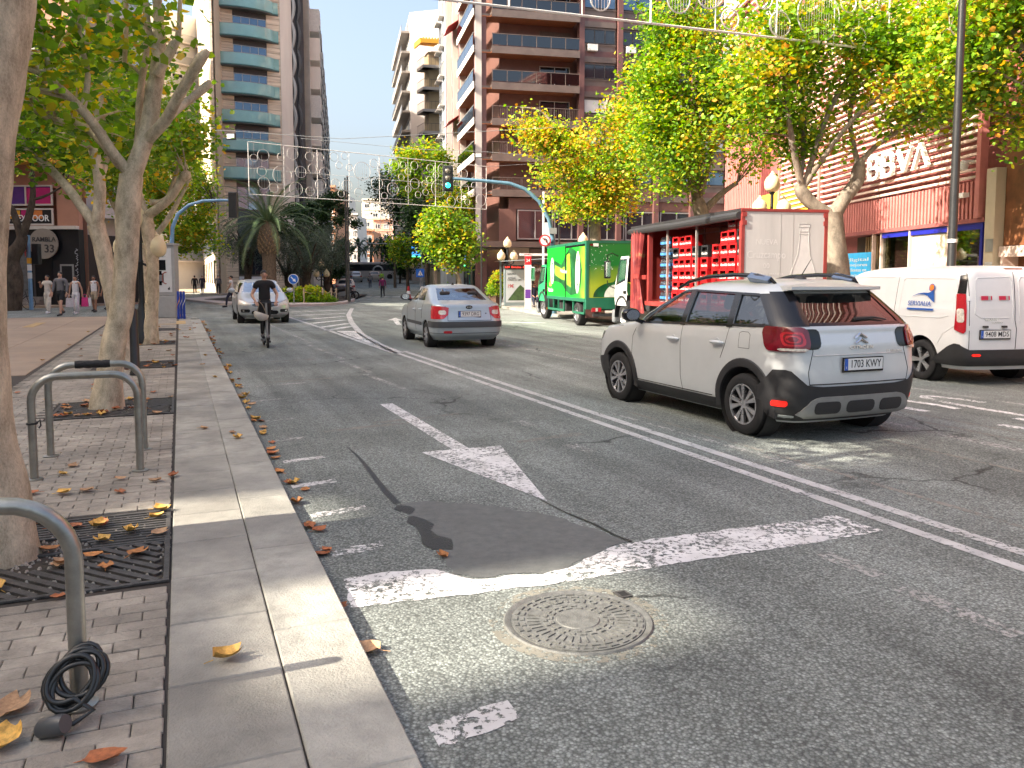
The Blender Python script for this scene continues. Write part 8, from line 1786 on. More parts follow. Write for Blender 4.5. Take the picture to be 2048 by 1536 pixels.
# ---- island and its signs
isl = [G(566, 614), G(650, 611.5), G(692, 608), G(708, 603), G(712, 596), G(704, 588), V2(-16, 78), V2(-24.5, 74), V2(-24, 58), V2(-17.5, 48)]
iso = MB().prism([(p.x, p.y) for p in isl], -.02, .13).build('traffic_island', mat('island_paving', (.46, .40, .38), .7, var=.1, scale=2), smooth=0); struct(iso)
MB().prism([(-16.5, 49.2), (-11.9, 49.0), (-10.9, 51.5), (-13, 72), (-22, 70), (-21.5, 56)], .13, .15).build('planting_bed', soil, iso, smooth=0)
ar = thing('keep_right_sign', 'round blue sign with a white diagonal arrow on the island', 'sign', D(587, 555, 46.8).xy.to_3d() + Vector((0, 0, .13))); MB().cyl((0, 0, 0), (0, 0, 1.3), .035, 8).build('post', post_grey, ar)
M = face_M((0, -.05, 1.42), (1, 0, 0), (0, 0, 1)); MB().lathe([(0, 0), (.30, 0), (.30, -.02)], 28, M).build('sign_rim', sign_wht, ar); MB().lathe([(0, .004), (.27, .004), (.27, 0)], 28, M).build('sign_disc', sign_blu, ar); MB().add([(-.16, .12, .008), (-.12, .16, .008), (.05, -.01, .008), (.10, .05, .008), (.15, -.15, .008), (-.05, -.10, .008), (.0, -.05, .008)], [(0, 1, 2, 3, 4, 5, 6)][0:1] and [(6, 2, 1, 0), (5, 4, 3, 2, 6)], M).build('sign_arrow', sign_wht, ar, smooth=0)
for i, (px, Yd, h) in enumerate(((693, 55, 8.3), (697.5, 51.5, 8.0))):
 o = thing('black_mast', ('rear', 'front')[i] + ' of the two tall thin black masts at the island tip', 'mast', D(px, 555, Yd).xy.to_3d() + Vector((0, 0, .1)), 0, 'thin masts at the island tip'); MB().lathe([(.11, 0), (.11, .3), (.075, .4), (.05, h)], 8).build('pole', post_blk, o); MB().box((0, 0, h * .32), (.18, .12, .3)).build('socket_box', post_blk, o, smooth=0)
pr_ = None
for i, (px, Yd) in enumerate(((600, 48.6), (607, 48.4), (634, 49.2), (645, 49.0), (662, 49.4), (672, 49.8))):
 if i == 0: continue
 o = thing('rope_post', ('', 'leftmost', 'second', 'third', 'fourth', 'rightmost')[i] + ' wooden rope post along the island hedge', 'post', D(px, 555, Yd).xy.to_3d() + Vector((0, 0, .13)), 0, 'rope posts along the island'); MB().lathe([(.05, 0), (.05, .82), (.03, .88)], 8).build('post', mat('rope_tan', (.33, .26, .18), .8, var=.2), o)
 if pr_ is not None: d = pr_ - Vector(o.location); MB().tube([d * t + Vector((0, 0, .78 - .9 * t * (1 - t))) for t in np.linspace(0, 1, 9)], .022, 5).build('rope', MATS['rope_tan'], o)
 pr_ = Vector(o.location)
for px, py, Yd, lab in ((650, 542, 60, 'blue pedestrian crossing sign right of the island trees'), (840.5, 546, 66, 'blue pedestrian crossing sign on the far right pavement')):
 b = D(px, py, Yd); o = thing('crossing_sign', lab, 'sign', (b.x, Yd, .1), 0, 'pedestrian crossing signs'); MB().cyl((0, 0, 0), (0, 0, b.z), .04, 6).build('post', post_grey, o); M = face_M((0, -.06, b.z - .1), (1, 0, 0), (0, 0, 1)); MB().bb((-.34, -.34, 0), (.34, .34, .02), M).build('panel', sign_blu, o, smooth=0); MB().add([(-.22, -.2, .025), (.22, -.2, .025), (0, .22, .025)], [(0, 1, 2)], M).build('triangle', sign_wht, o, smooth=0); MB().tube([(.0, .1, .03), (0, -.02, .03), (.06, -.16, .03)], .025, 4, M=M).build('figure', ink, o)
b = D(833, 502, 74); fs_ = thing('letter_sign', 'square lit blue sign with a white F over the far right pavement', 'sign', (b.x, 74, 0)); M = face_M((0, 0, b.z), (1, 0, 0), (0, 0, 1)); MB().bb((-.42, -.45, -.1), (.42, .45, .1), M).build('panel', mat('fsign_blue', (.03, .2, .6), .4, var=0, emit=(.05, .35, 1), estr=.7), fs_, smooth=0); MB().bb((-.42, -.55, -.1), (.42, -.46, .1), M).build('green_strip', ledg, fs_, smooth=0); lettering('lettering', 'F', .85, sign_wht, fs_, M @ Matrix.Translation((0, 0, .11)), .005, .03); MB().cyl((.5, 0, 0), (.5, 0, b.z + .5), .06, 6).build('pole', post_grey, fs_)
# ---- bus stop
bs = thing('bus_shelter', 'bus shelter with a travel poster and red lettered display', 'bus shelter', D(1030, 555, 41.5).xy.to_3d() + Vector((0, 0, .12)), R(12)); shg = mat('shelter_grey', (.24, .30, .31), .4, metal=.3, var=.05); sg_ = glass('shelter_glass', (.75, .8, .8), .02, .08)
MB().bb((-.58, -.12, .08), (.55, .12, 2.15)).build('poster_case', shg, bs, smooth=0); MB().bb((-.50, -.13, .25), (.47, -.121, 1.92)).build('poster', mat('poster_grey', (.50, .54, .56), .5, var=.1, scale=.8), bs, smooth=0); MB().add([(-.42, -.133, .35), (.45, -.133, .35), (.45, -.133, 1.0), (.25, -.133, 1.15), (.05, -.133, .95)], [(0, 1, 2, 3, 4)]).build('hill_picture', mat('hill_green', (.05, .10, .03), .6, var=.4, scale=4), bs, smooth=0)
for st, sz, x, z, m, w in (('muchoPALS', .12, -.22, 1.72, ink, .45), ('ANTIGUAS', .10, -.2, 1.5, ink, .4), ('GUERREROS DEL TIEMPO', .10, -.05, 1.4, ink, .75), ('19\u20ac', .26, -.26, 1.08, sign_red, .3)): lettering('poster_lettering', st, sz, m, bs, MW(x, z, -.135), .001, .004, 0, 1, w)
MB().bb((-.58, -.14, 1.96), (.9, .1, 2.16)).build('display_case', post_blk, bs, smooth=0); lettering('display_lettering', 'L24  Benalua  6 min', .13, mat('led_red', (.6, .02, .02), .5, var=0, emit=(1, .05, .03), estr=1.2), bs, MW(.1, 2.06, -.143), .001, .006, 0, 1, 1.3)
rows = [[(x, y, 2.38 + .06 * x + (.04 if y > -.5 else 0)) for x in (-.9, .3, 2.6)] for y in (-1.4, -.2, 1.2)]; MB().grid(rows).build('roof', shg, bs); MB().bb((-.0, -1.2, 2.62), (1.5, -1.1, 2.74)).build('roof_sign', sign_wht, bs, smooth=0); lettering('roof_lettering', 'RAMBLA', .10, sign_red, bs, MW(.4, 2.68, -1.205), .001)
for x in (-.55, 2.4): MB().bb((x - .04, 1.0, 0), (x + .04, 1.08, 2.4)).build('post', shg, bs, smooth=0)
MB().bb((.6, 1.02, .3), (2.3, 1.05, 2.2)).build('rear_glass', sg_, bs, smooth=0); MB().bb((.9, .2, .42), (2.2, .55, .48)).build('bench', shg, bs, smooth=0)
tm = thing('bus_stop_totem', 'slim white bus stop totem with a red top beside the shelter', 'totem', D(1056, 555, 39.5).xy.to_3d() + Vector((0, 0, .12))); MB().bb((-.16, -.05, 0), (.16, .05, 2.6)).build('panel', sign_wht, tm, smooth=0); MB().bb((-.16, -.055, 2.15), (.16, -.0505, 2.58)).build('red_head', sign_red, tm, smooth=0); lettering('lettering', '24', .2, sign_wht, tm, MW(0, 2.36, -.057), .001); MB().bb((-.14, -.054, .5), (.14, -.0505, .95)).build('map', pur, tm, smooth=0)
pl_ = thing('street_planter', 'brown tapered planter with a bushy shrub left of the bus shelter', 'planter', D(992, 555, 43.5).xy.to_3d() + Vector((0, 0, .12))); MB().lathe([(.28, 0), (.42, .62), (.44, .64), (.38, .64), (.36, .55), (0, .55)], 4).build('pot', mat('pot_brown', (.10, .055, .035), .7, var=.15), pl_, smooth=0); shrub('', 0, 0, .6, .5, .5, 1.25, 2600, LEAF_SHD, 95, pl_, .09, shift=.15)
bp_ = thing('lamp_mast', 'tall thin black mast rising behind the white van', 'mast', (8.86, 16.2, .1)); MB().lathe([(.11, 0), (.11, .5), (.085, .6), (.08, 4), (.055, 11)], 12).build('pole', post_blk, bp_); MB().cyl((0, 0, 2.25), (0, 0, 2.32), .087, 12).build('sticker', sign_wht, bp_)
for px, Yd, h, lab in ((963, 47, 5.6, 'thin dark pole before the brown tower canopy'), (1118, 36, 5.6, 'thin dark pole behind the no left turn sign')): o = thing('thin_pole', lab, 'pole', D(px, 555, Yd).xy.to_3d() + Vector((0, 0, .1))); MB().lathe([(.08, 0), (.05, .5), (.04, h)], 8).build('pole', post_blk, o)
rk = [G(2048, 742), G(1960, 727) , V2(1.15, 35.3), V2(-.45, 42.7), V2(-2.2, 51), V2(-7.5, 78), V2(-16, 125), V2(10, 125), V2(40, 50), V2(40, 2), V2(13.2, 2)]
struct(MB().prism([(p.x, p.y) for p in rk], -.05, .12).build('right_pavement', kerb_m, smooth=0))
struct(MB().add([(-20, 70, .01), (-8, 70, .01), (-40, 260, 4.0), (-14, 260, 4.0)], [(0, 1, 3, 2)]).build('far_road', ASPH, smooth=0))
lp = [S(36.6, -6, 0), S(38.5, -2, 0)]
struct(MB().prism([(-60, 43.8), (-25.2, 43.4), (-23.2, 49.5), (-36, 82), (-30, 110), (-70, 110)], -.05, .10).build('far_left_pavement', tile_m, smooth=0))
struct(MB().prism([(-28.8, 74.0), (-24.8, 76.5), (-20.5, 79), (-16.5, 80), (-18, 90), (-40, 110), (-52, 130), (-50, 128)], -.05, .12).build('tower_pavement', slab_m, smooth=0))
# ---- festive light frames hung over the street
wire_m = mat('frame_white_wire', (.62, .61, .57), .5, var=.05)
def light_frame(P0_, P1_, z0, h, label, seed, pw=1.7, rt_=.016, fill=.4, big=1.0):
 rg = random.Random(seed); M, L_ = frame(P0_, P1_, z0); o = thing('festive_light_frame', label, 'light decoration', Vector((P0_[0], P0_[1], z0)), 0, 'festive light frames over the street'); M = Matrix.Translation(-Vector(o.location)) @ M; n = max(2, round(L_ / pw)); w = L_ / n
 for z in (0, h): MB().tube([M @ Vector((0, 0, z)), M @ Vector((L_, 0, z))], rt_ * 1.5, 5).build('rail', wire_m, o)
 MB().tube([M @ Vector((0, 0, h * .5)), M @ Vector((L_, 0, h * .5))], rt_ * .6, 4).build('rail', wire_m, o)
 for k in range(n + 1): MB().tube([M @ Vector((k * w, 0, 0)), M @ Vector((k * w, 0, h))], rt_ * (1.4 if k % 2 == 0 else .8), 5).build('upright', wire_m, o)
 st = MB(); placed = []
 for k in range(n * 40):
  r = rg.choice((.42, .3, .25, .2, .16)) * h / 2.2 * big; x, z = rg.uniform(r, L_ - r), rg.uniform(r, h - r)
  if any((x - a) ** 2 + (z - b_) ** 2 < (r + c_ + .02) ** 2 for a, b_, c_ in placed): continue
  placed.append((x, z, r)); MB().tube([M @ Vector((x + r * cos(a), 0, z + r * sin(a))) for a in np.linspace(0, 2 * pi, 25)[:-1]], rt_, 4, True).build('ring', wire_m, o)
  if rg.random() < fill:
   q = -r * .8
   while q < r * .8: e = math.sqrt(r * r - q * q); st.tube([M @ Vector((x + q, 0, z - e)), M @ Vector((x + q, 0, z + e))], rt_ * .45, 3); q += .07 if Vector(P0_).length < 25 else .12
  else: st.tube([M @ Vector((x, 0, z + r)), M @ Vector((x, 0, min(h, z + r + .5)))], rt_ * .4, 3)
 if st.v: st.build('light_strands', wire_m, o, kind='stuff')
 for q in (-1, 1): a = M @ Vector((0 if q < 0 else L_, 0, h)); MB().tube([a, a + (M.to_3x3() @ Vector((q * 9, 0, 1.2)))], .008, 4).build('cable', post_grey, o)
light_frame((-6.2, 14.7), (9.15, 19.95), 7.15, 2.3, 'nearest festive light frame crossing the top of the view', 1, 1.7, .018, .5, 1.35)
light_frame((-11.7, 36), (-1.4, 44), 5.35, 2.3, 'festive light frame hung behind the traffic light', 2, 1.7, .012)
light_frame((-11.4, 70), (-4.9, 74), 6.2, 2.3, 'third festive light frame further up the street', 3, 1.8, .015)
light_frame((-17.5, 98), (-10.0, 102), 5.8, 2.6, 'fourth festive light frame near the dark trees', 4, 2, .02)
light_frame((-25, 128), (-13, 133), 4.6, 3.2, 'farthest festive light frame low over the street', 5, 2.4, .022)
for px, py, Yd, lab in ((462, 273, 30, 'floodlight hung on a wire before the stone tower'), (957, 311, 40, 'floodlight hung on a wire before the brown tower')):
 p = D(px, py, Yd); o = thing('floodlight', lab, 'floodlight', p); MB().box((0, 0, 0), (.34, .1, .24)).build('housing', post_blk, o, smooth=0); MB().box((0, -.055, 0), (.28, .012, .18)).build('glass', apl, o, smooth=0); MB().tube([(-9, 1, 1.0), (-3, .3, .35), (0, 0, .2), (4, .5, .0), (12, 1.5, .6)], .01, 4).build('cable', post_grey, o)
# ---- far traffic
def far_car(px, py, Yd, rz, m, label, z=0., big=1.0):
 b = D(px, py, Yd); o = thing('car', label, 'car', (b.x, Yd, z), rz, 'cars far up the street'); B = Body([(.2, 1.95, -1.9, .8, .5, .4, .02), (.5, 2.1, -2.05, .88, .5, .4, .02), (.9, 1.9, -2.05, .88, .5, .4, .02), (1.0, 1.2, -2.0, .85, .4, .3, .02), (1.45 * big, .2, -1.7, .68, .3, .3, .03), (1.52 * big, -.3, -1.3, .4, .3, .3, .03)], 3); B.solid().build('body', m, o)
 for sd in (-1, 1):
  side_patch(B, [(.8, 1.04), (-1.7, 1.04)], [(.25, 1.38 * big), (-1.5, 1.38 * big)], sd, .006).build('window', gl_dark, o); wrap_patch(B, [(sd * .55, .75), (sd * .9, .75)], [(sd * .55, .9), (sd * .9, .92)], .01).build('tail_lamp', lamp_red, o)
  for x in (1.25, -1.25): MB().lathe([(0, -.1), (.31, -.1), (.31, .1), (0, .1)], 16, Matrix.Translation((x, sd * .78, .31)) @ Matrix.Rotation(R(90), 4, 'X')).build('wheel', rubber, o)
 wrap_patch(B, [(-.6, 1.06), (.6, 1.06)], [(-.52, 1.38 * big), (.52, 1.38 * big)], .006).build('rear_window', gl_dark, o); wrap_patch(B, [(-.6, 1.06), (.6, 1.06)], [(-.52, 1.38 * big), (.52, 1.38 * big)], .006, False).build('windscreen', gl_dark, o)
pw_ = paint('far_white', (.62, .62, .62), 0);
for px, Yd, m, lab, z in ((712, 118, MATS['paint_silver'], 'silver car far up the street left of the white one', 1.0), (748, 122, pw_, 'white car far up the street beside the bus', 1.1), (690, 72, pw_, 'white car parked behind the motorbikes', .05), (686, 96, MATS['cab_red'], 'dark red car parked up the left of the far street', .55)): far_car(px, 555, Yd, R(90 + 12), m, lab, z)
b = D(742, 545, 138); o = thing('bus', 'long white bus crossing the far end of the street', 'bus', (b.x, 138, 1.3), R(3)); MB().bb((-5.5, 0, .35), (5.5, 2.4, 3.0)).build('body', pw_, o, smooth=0, bevel=.2); MB().bb((-5.3, -.02, 1.5), (5.3, 0, 2.6)).build('window_band', gl_dark, o, smooth=0); MB().tube([(cos(a) * .8 + 1.2, -.03, 1.6 + .7 * sin(a)) for a in np.linspace(0, 5, 14)], .12, 4).build('side_graphic', sign_wht, o)
for x in (-3.4, 3.2): MB().lathe([(0, -.1), (.48, -.1), (.48, .1), (0, .1)], 14, Matrix.Translation((x, .05, .48)) @ Matrix.Rotation(R(90), 4, 'X')).build('wheel', rubber, o)
for i, (px, Yd, c_) in enumerate(((684, 58, blackpl), (695, 60.5, post_blk), (690, 64, sign_blu))):
 b = D(px, 575, Yd); o = thing('motorbike', ('nearest', 'middle', 'rear')[i] + ' parked motorbike left of the far street', 'motorbike', (b.x, Yd, .0), R(20 + 15 * i), 'motorbikes parked by the far street')
 for x in (-.62, .62): MB().tube([(x + .29 * cos(a), 0, .29 + .29 * sin(a)) for a in np.linspace(0, 2 * pi, 15)[:-1]], .06, 6, True).build('wheel', rubber, o)
 MB().tube([(-.7, 0, .75), (-.2, 0, .78), (.1, 0, .85), (.4, 0, .8)], [.12, .16, .2, .08], 8).build('body', c_, o); MB().tube([(-.6, 0, .86), (-.1, 0, .88)], [.12, .14], 8).build('seat', blackpl, o); MB().tube([(.62, 0, .3), (.42, 0, 1.0), (.36, .32, 1.05)], .03, 6).build('fork', post_grey, o); MB().tube([(.42, 0, 1.0), (.36, -.32, 1.05)], .03, 6).build('handlebar', post_grey, o); MB().box((0, 0, .45), (.5, .25, .35)).build('engine', post_grey, o, smooth=0, bevel=.05)
b = D(817, 580, 62); o = thing('traffic_cone', 'red traffic cone by the far right kerb', 'cone', (b.x, 62, .02)); MB().lathe([(.32, 0), (.3, .06), (.2, .08), (.06, .95), (0, .96)], 12).build('cone', sign_red, o); MB().lathe([(.17, .35), (.125, .6)], 12, None, False).build('band', sign_wht, o)
b = D(834, 580, 61); o = tag(MB().prism([(0, 0), (1.6, 0), (1.35, .9), (.3, .9)], 0, .4, Matrix.Translation((b.x, 61.3, .05)) @ Matrix.Rotation(R(90), 4, 'X')).build('road_barrier', sign_wht, smooth=0, bevel=.05), 'white plastic road barrier beside the traffic cone', 'barrier')
def bicycle(loc, rz, label):
 o = thing('bicycle', label, 'bicycle', loc, rz); T = lambda nm, p, r=.018, m=post_blk: MB().tube(p, r, 6).build(nm, m, o)
 for x in (-.52, .52):
  w = MB().tube([(x + .34 * cos(a), 0, .35 + .34 * sin(a)) for a in np.linspace(0, 2 * pi, 29)[:-1]], .018, 6, True).build('wheel', rubber, o); g = MB()
  for k in range(12): g.tube([(x, 0, .35), (x + .33 * cos(k * .5236), 0, .35 + .33 * sin(k * .5236))], .003, 3)
  g.build('spokes', alloy, w)
 T('frame', [(-.52, 0, .35), (-.05, 0, .30), (.38, 0, .82), (-.15, 0, .85), (-.05, 0, .30)]); T('frame', [(-.52, 0, .35), (-.15, 0, .85), (-.17, 0, .98)]); T('fork', [(.52, 0, .35), (.36, 0, .95)]); T('handlebar', [(.42, .28, 1.02), (.34, .2, 1.0), (.34, -.2, 1.0), (.42, -.28, 1.02)]); MB().box((-.19, 0, 1.0), (.26, .14, .06)).build('saddle', blackpl, o, smooth=0, bevel=.03); MB().lathe([(0, -.01), (.1, -.01), (.1, .01), (0, .01)], 14, Matrix.Translation((-.05, -.05, .3)) @ Matrix.Rotation(R(90), 4, 'X')).build('chainset', post_grey, o)
 return o
bicycle(D(34, 555, 41.2).xy.to_3d() + Vector((0, 0, .0)), R(4), 'dark bicycle held by a person near the no entry sign')
SC = S(19.9, 1.9, 0); scr = SA - R(90)
sc_ = thing('electric_scooter', 'black electric kick scooter under its rider, helmet hanging from its bar', 'scooter', SC, scr)
for x in (.42, -.48): MB().tube([(x + .085 * cos(a), 0, .11 + .085 * sin(a)) for a in np.linspace(0, 2 * pi, 17)[:-1]], .028, 8, True).build('wheel', rubber, sc_)
MB().box((-.05, 0, .14), (.78, .16, .05)).build('deck', blackpl, sc_, smooth=0, bevel=.01); MB().tube([(.42, 0, .11), (.34, 0, .25), (.22, 0, 1.05)], [.03, .03, .024], 8).build('stem', post_grey, sc_); MB().tube([(.22, -.27, 1.06), (.22, .27, 1.06)], .016, 8).build('handlebar', post_blk, sc_); MB().box((.45, 0, .24), (.16, .08, .02)).build('mudguard', blackpl, sc_, smooth=0); MB().tube([(.27, -.03, 1.0), (.36, -.09, .75), (.35, -.1, .4), (.38, -.05, .3)], .006, 5).build('cable', post_blk, sc_)
o = thing('helmet', 'white cycle helmet hanging by its strap from the scooter bar', 'helmet', SC + Matrix.Rotation(scr, 3, 'Z') @ Vector((.34, -.11, .76)), scr); MB().lathe([(.15, .0), (.16, .04), (.145, .1), (.10, .155), (.04, .18), (0, .185)], 18, Matrix.Translation((0, 0, .06)) @ Matrix.Rotation(R(160), 4, 'X') @ Matrix.Diagonal((.85, 1.1, 1, 1)), False).build('shell', mat('helmet_white', (.62, .58, .52), .4, var=.05), o); MB().tube([(0, .1, .05), (-.05, .02, .25), (-.12, -.1, .40), (-.06, -.06, .25), (0, -.12, .05)], .008, 5).build('strap', MATS['rope_tan'], o)
# ================================================================== PEOPLE
SKIN = {k: mat('skin_' + k, c, .55, var=.06, scale=12) for k, c in dict(a=(.42, .22, .14), b=(.30, .15, .09), c=(.50, .29, .20)).items()}
hair_m = mat('hair_dark', (.014, .010, .008), .45, var=.2, scale=40)
def skin_obj(name, verts, edges, m, parent, root=0, sub=1):
 me = bpy.data.meshes.new(name); me.from_pydata([v[:3] for v in verts], edges, []); o = link(name, me, parent); o.modifiers.new('skin', 'SKIN').use_smooth_shade = True
 for i, v in enumerate(verts): me.skin_vertices[0].data[i].radius = (v[3], v[4] if len(v) > 4 else v[3])
 me.skin_vertices[0].data[root].use_root = True
 s = o.modifiers.new('sub', 'SUBSURF'); s.levels = sub; s.render_levels = sub; me.materials.append(m); return o
def person(label, loc, rz, h=1.7, skin='c', top=None, bot=None, arms=None, step=.18, shorts=False, sleeve=1.0, hair='short', female=False, shoe=None, sit=False, loose=1.0, bend=0.0, stance=1.0):
 k = h / 1.7; o = thing('person', label, 'person', loc, rz); q = lambda x, y, z, r, r2=None: (x * k, y * k, z * k, r * k, (r2 or r) * k); sw = .165 if female else .195; L_ = []
 pel = .92 if not sit else .52
 lean = bend
 ch = (0, lean * .35, pel + .36); nk = (0, lean * .5, pel + .545); hd_ = (0, lean * .55 + .015, pel + .66)
 arms = arms or (((-sw - .05, -.04, 1.14), (-sw - .06, .05, .88)), ((sw + .05, .02, 1.14), (sw + .06, .12, .88)))
 if sit: legs = [((-.1, .42, .5), (-.1, .42, .1)), ((.1, .42, .5), (.1, .5, .1))]
 else: legs = [((-.095, step * .75, .50), (-.10, step * .9, .09)), ((.095, -step * .2, .49), (.10, -step * 1.25, .10 + abs(step) * .25))]
 legs = [tuple((a[0] * stance, a[1], a[2]) for a in l) for l in legs]
 V = [q(0, 0, pel, .135, .10), q(0, lean * .18, pel + .18, .115 if female else .13, .085), q(*ch, .135, .10), q(0, lean * .46, pel + .48, .085, .07), q(*nk, .047, .05), q(0, lean * .52 + .01, pel + .615, .062, .07), q(*hd_, .078, .095), q(0, lean * .56 + .0, pel + .75, .06, .072)]
 E = [(i, i + 1) for i in range(7)]; up = [0, 1, 2, 3]
 def chain(start, pts):
  p = start
  for t in pts: V.append(q(*t)); E.append((p, len(V) - 1)); p = len(V) - 1
  return p
 dz = pel - .92; sides = []
 for i, sg in enumerate((-1, 1)):
  el, ha = arms[i]; el = (el[0], el[1], el[2] + dz); ha = (ha[0], ha[1], ha[2] + dz); n0 = len(V)
  d = Vector(ha) - Vector(el); f = d.normalized(); wr = Vector(ha) - f * .03
  e = chain(3, [(sg * sw, lean * .42, pel + .465, .058), ((sg * sw + el[0]) / 2, (lean * .4 + el[1]) / 2, (pel + .45 + el[2]) / 2, .048), (*el, .040), (*((Vector(el) + wr) / 2), .036), (*wr, .026), (*(wr + f * .06), .034, .02)])
  sides.append((n0, e)); side = f.cross(Vector((0, 0, 1))); side = side.normalized() if side.length > .1 else Vector((0, 1, 0))
  for j, (a, ln) in enumerate(((-.03, .07), (-.01, .085), (.012, .08), (.03, .06))):          # four fingers and a thumb
   b0 = wr + f * .085 + side * a; chain(e, [(*b0, .010), (*(b0 + f * ln * .5 + Vector((0, .008, -.012))), .009), (*(b0 + f * ln + Vector((0, .0, -.035))), .007)])
  b0 = wr + f * .03 + side * .035 * sg; chain(e, [(*(b0 + side * .02 * sg), .011), (*(b0 + side * .035 * sg + f * .045), .008)])
 ls = []
 for i, sg in enumerate((-1, 1)):
  kn, an = legs[i]; n0 = len(V); hp = (sg * .085, .01, pel - .07)
  e = chain(0, [(*hp, .088), (*((Vector(hp) + Vector(kn)) / 2), .073), (*kn, .054), (*((Vector(kn) * .6 + Vector(an) * .4)), .052), (*an, .036), (an[0], an[1] + .10, max(.03, an[2] - .055), .038, .03), (an[0], an[1] + .18, max(.025, an[2] - .065), .03, .02)]); ls.append((n0, e))
 skin_obj('body', V, E, SKIN[skin], o)
 g = lambda i, f=1.12, a=.006: (V[i][0], V[i][1], V[i][2], V[i][3] * f + a * k, V[i][4] * f + a * k)
 if top:
  W = [g(i, 1.16, .012) for i in range(4)]; F_ = [(0, 1), (1, 2), (2, 3)]; W[0] = (W[0][0], W[0][1], W[0][2] - .07 * k, W[0][3] * 1.05, W[0][4] * 1.1); W.append((nk[0] * k, nk[1] * k, (nk[2] - .005) * k, .072 * k, .072 * k)); F_.append((3, 4))
  for n0, e in sides:
   W.append(g(n0, 1.28, .012)); F_.append((3, len(W) - 1)); m = {0: 0, .4: 1, 1.0: 4}[sleeve]
   for j in range(1, m + 1): W.append(g(n0 + j, 1.3)); F_.append((len(W) - 2, len(W) - 1))
  skin_obj('top', W, F_, top, o)
 if bot:
  w0 = g(1, 1.1); W = [g(0, 1.14, .01), (w0[0], w0[1], w0[2] - .06 * k, w0[3], w0[4])]; F_ = [(0, 1)]
  for n0, e in ls:
   p = 0
   for j in range(0, 2 if shorts else 5): W.append(g(n0 + j, 1.14 * (loose if j > 1 else 1))); F_.append((p, len(W) - 1)); p = len(W) - 1
   if shorts: a = V[n0 + 1]; b_ = V[n0 + 2]; W.append((a[0] * .4 + b_[0] * .6, a[1] * .4 + b_[1] * .6, a[2] * .4 + b_[2] * .6, .092 * k, .092 * k)); F_.append((p, len(W) - 1))
  skin_obj('trousers' if not shorts else 'shorts', W, F_, bot, o)
 for n0, e in ls: a = V[n0 + 4]; b_ = V[e]; MB().tube([(a[0], a[1] - .05 * k, a[2] - .02 * k), (a[0], a[1] + .05 * k, a[2] - .03 * k), (b_[0], b_[1] + .02 * k, b_[2] + .005)], [.045 * k, .05 * k, .035 * k], 8).build('shoe', shoe or blackpl, o, smooth=60)
 hx, hy, hz = hd_[0] * k, hd_[1] * k, hd_[2] * k
 if hair:
  MB().lathe([(.078, .0), (.088, .035), (.08, .075), (.05, .105), (0, .115)], 14, Matrix.Translation((hx, hy - .016 * k, hz + .008)) @ Matrix.Rotation(R(34), 4, 'X') @ Matrix.Diagonal((k * .95, k * 1.14, k, 1))).build('hair', hair_m, o, smooth=70)
  if hair == 'long': MB().tube([(hx, hy - .07 * k, hz + .06 * k), (hx, hy - .10 * k, hz - .04 * k), (hx, hy - .09 * k, hz - .2 * k)], [.07 * k, .075 * k, .03 * k], 8).build('hair_length', hair_m, o, smooth=70)
 fy = hy + .083 * k
 for sg in (-1, 1): MB().lathe([(0, -.006), (.009, 0), (0, .006)], 8, Matrix.Translation((hx + sg * .03 * k, fy - .008 * k, hz + .012 * k))).build('eye', ink, o); MB().tube([(hx + sg * .07 * k, hy, hz + .02 * k), (hx + sg * .078 * k, hy - .01 * k, hz - .015 * k)], .014 * k, 6).build('ear', SKIN[skin], o); MB().tube([(hx + sg * .016 * k, fy - .003, hz + .034 * k), (hx + sg * .046 * k, fy - .012, hz + .034 * k)], .005 * k, 4).build('brow', hair_m, o)
 MB().tube([(hx, fy - .006, hz + .012 * k), (hx, fy + .016 * k, hz - .020 * k), (hx, fy - .004, hz - .024 * k)], [.006 * k, .012 * k, .008 * k], 6).build('nose', SKIN[skin], o); MB().tube([(hx - .022 * k, fy - .010 * k, hz - .048 * k), (hx, fy - .001, hz - .046 * k), (hx + .022 * k, fy - .010 * k, hz - .048 * k)], .006 * k, 5).build('mouth', mat('lips', (.28, .08, .07), .5, var=0), o)
 return o
cl = lambda n, c: mat('cloth_' + n, c, .85, var=.12, scale=14, bump=.15, bscale=60)
blk_c, wht_c, gry_c, crm_c, nvy_c, plm_c = cl('black', (.012, .012, .014)), cl('white', (.66, .64, .64)), cl('grey', (.15, .145, .15)), cl('cream', (.62, .55, .46)), cl('navy', (.02, .025, .05)), cl('plum', (.20, .02, .09)); bei_c = cl('beige', (.38, .29, .20))
wl_ = SC + Matrix.Rotation(scr, 3, 'Z') @ Vector((-.12, .0, .165))
person('person in a black polo and black trousers riding the electric scooter', wl_, scr - R(90), 1.66, 'c', blk_c, blk_c, (((-.30, .02, 1.10), (-.235, .33, .935)), ((.30, .02, 1.10), (.235, .33, .935))), .07, sleeve=.4, hair='short', female=True, shoe=blackpl, stance=.55)
def pg(px, Yd): return D(px, 555, Yd).xy.to_3d()
person('person in a white t-shirt and dark jeans walking across the side street', pg(462, 44.5), R(105), 1.76, 'c', wht_c, nvy_c, (((-.27, .06, 1.13), (-.24, .2, .92)), ((.26, -.08, 1.12), (.25, .0, .88))), .30, sleeve=.4)
person('person in cream t-shirt and wide cream trousers, leftmost of the walking group', pg(94, 36.5), R(176), 1.76, 'a', crm_c, crm_c, (((-.24, .0, 1.12), (-.22, .12, .9)), ((.27, .08, 1.14), (.20, .2, 1.36))), .14, sleeve=.4, hair='short', female=True, loose=1.6, shoe=wht_c)
person('person in a grey jacket and black shorts leading the walking group', pg(120, 34.5), R(178), 1.90, 'c', gry_c, blk_c, None, .24, shorts=True, hair='short')
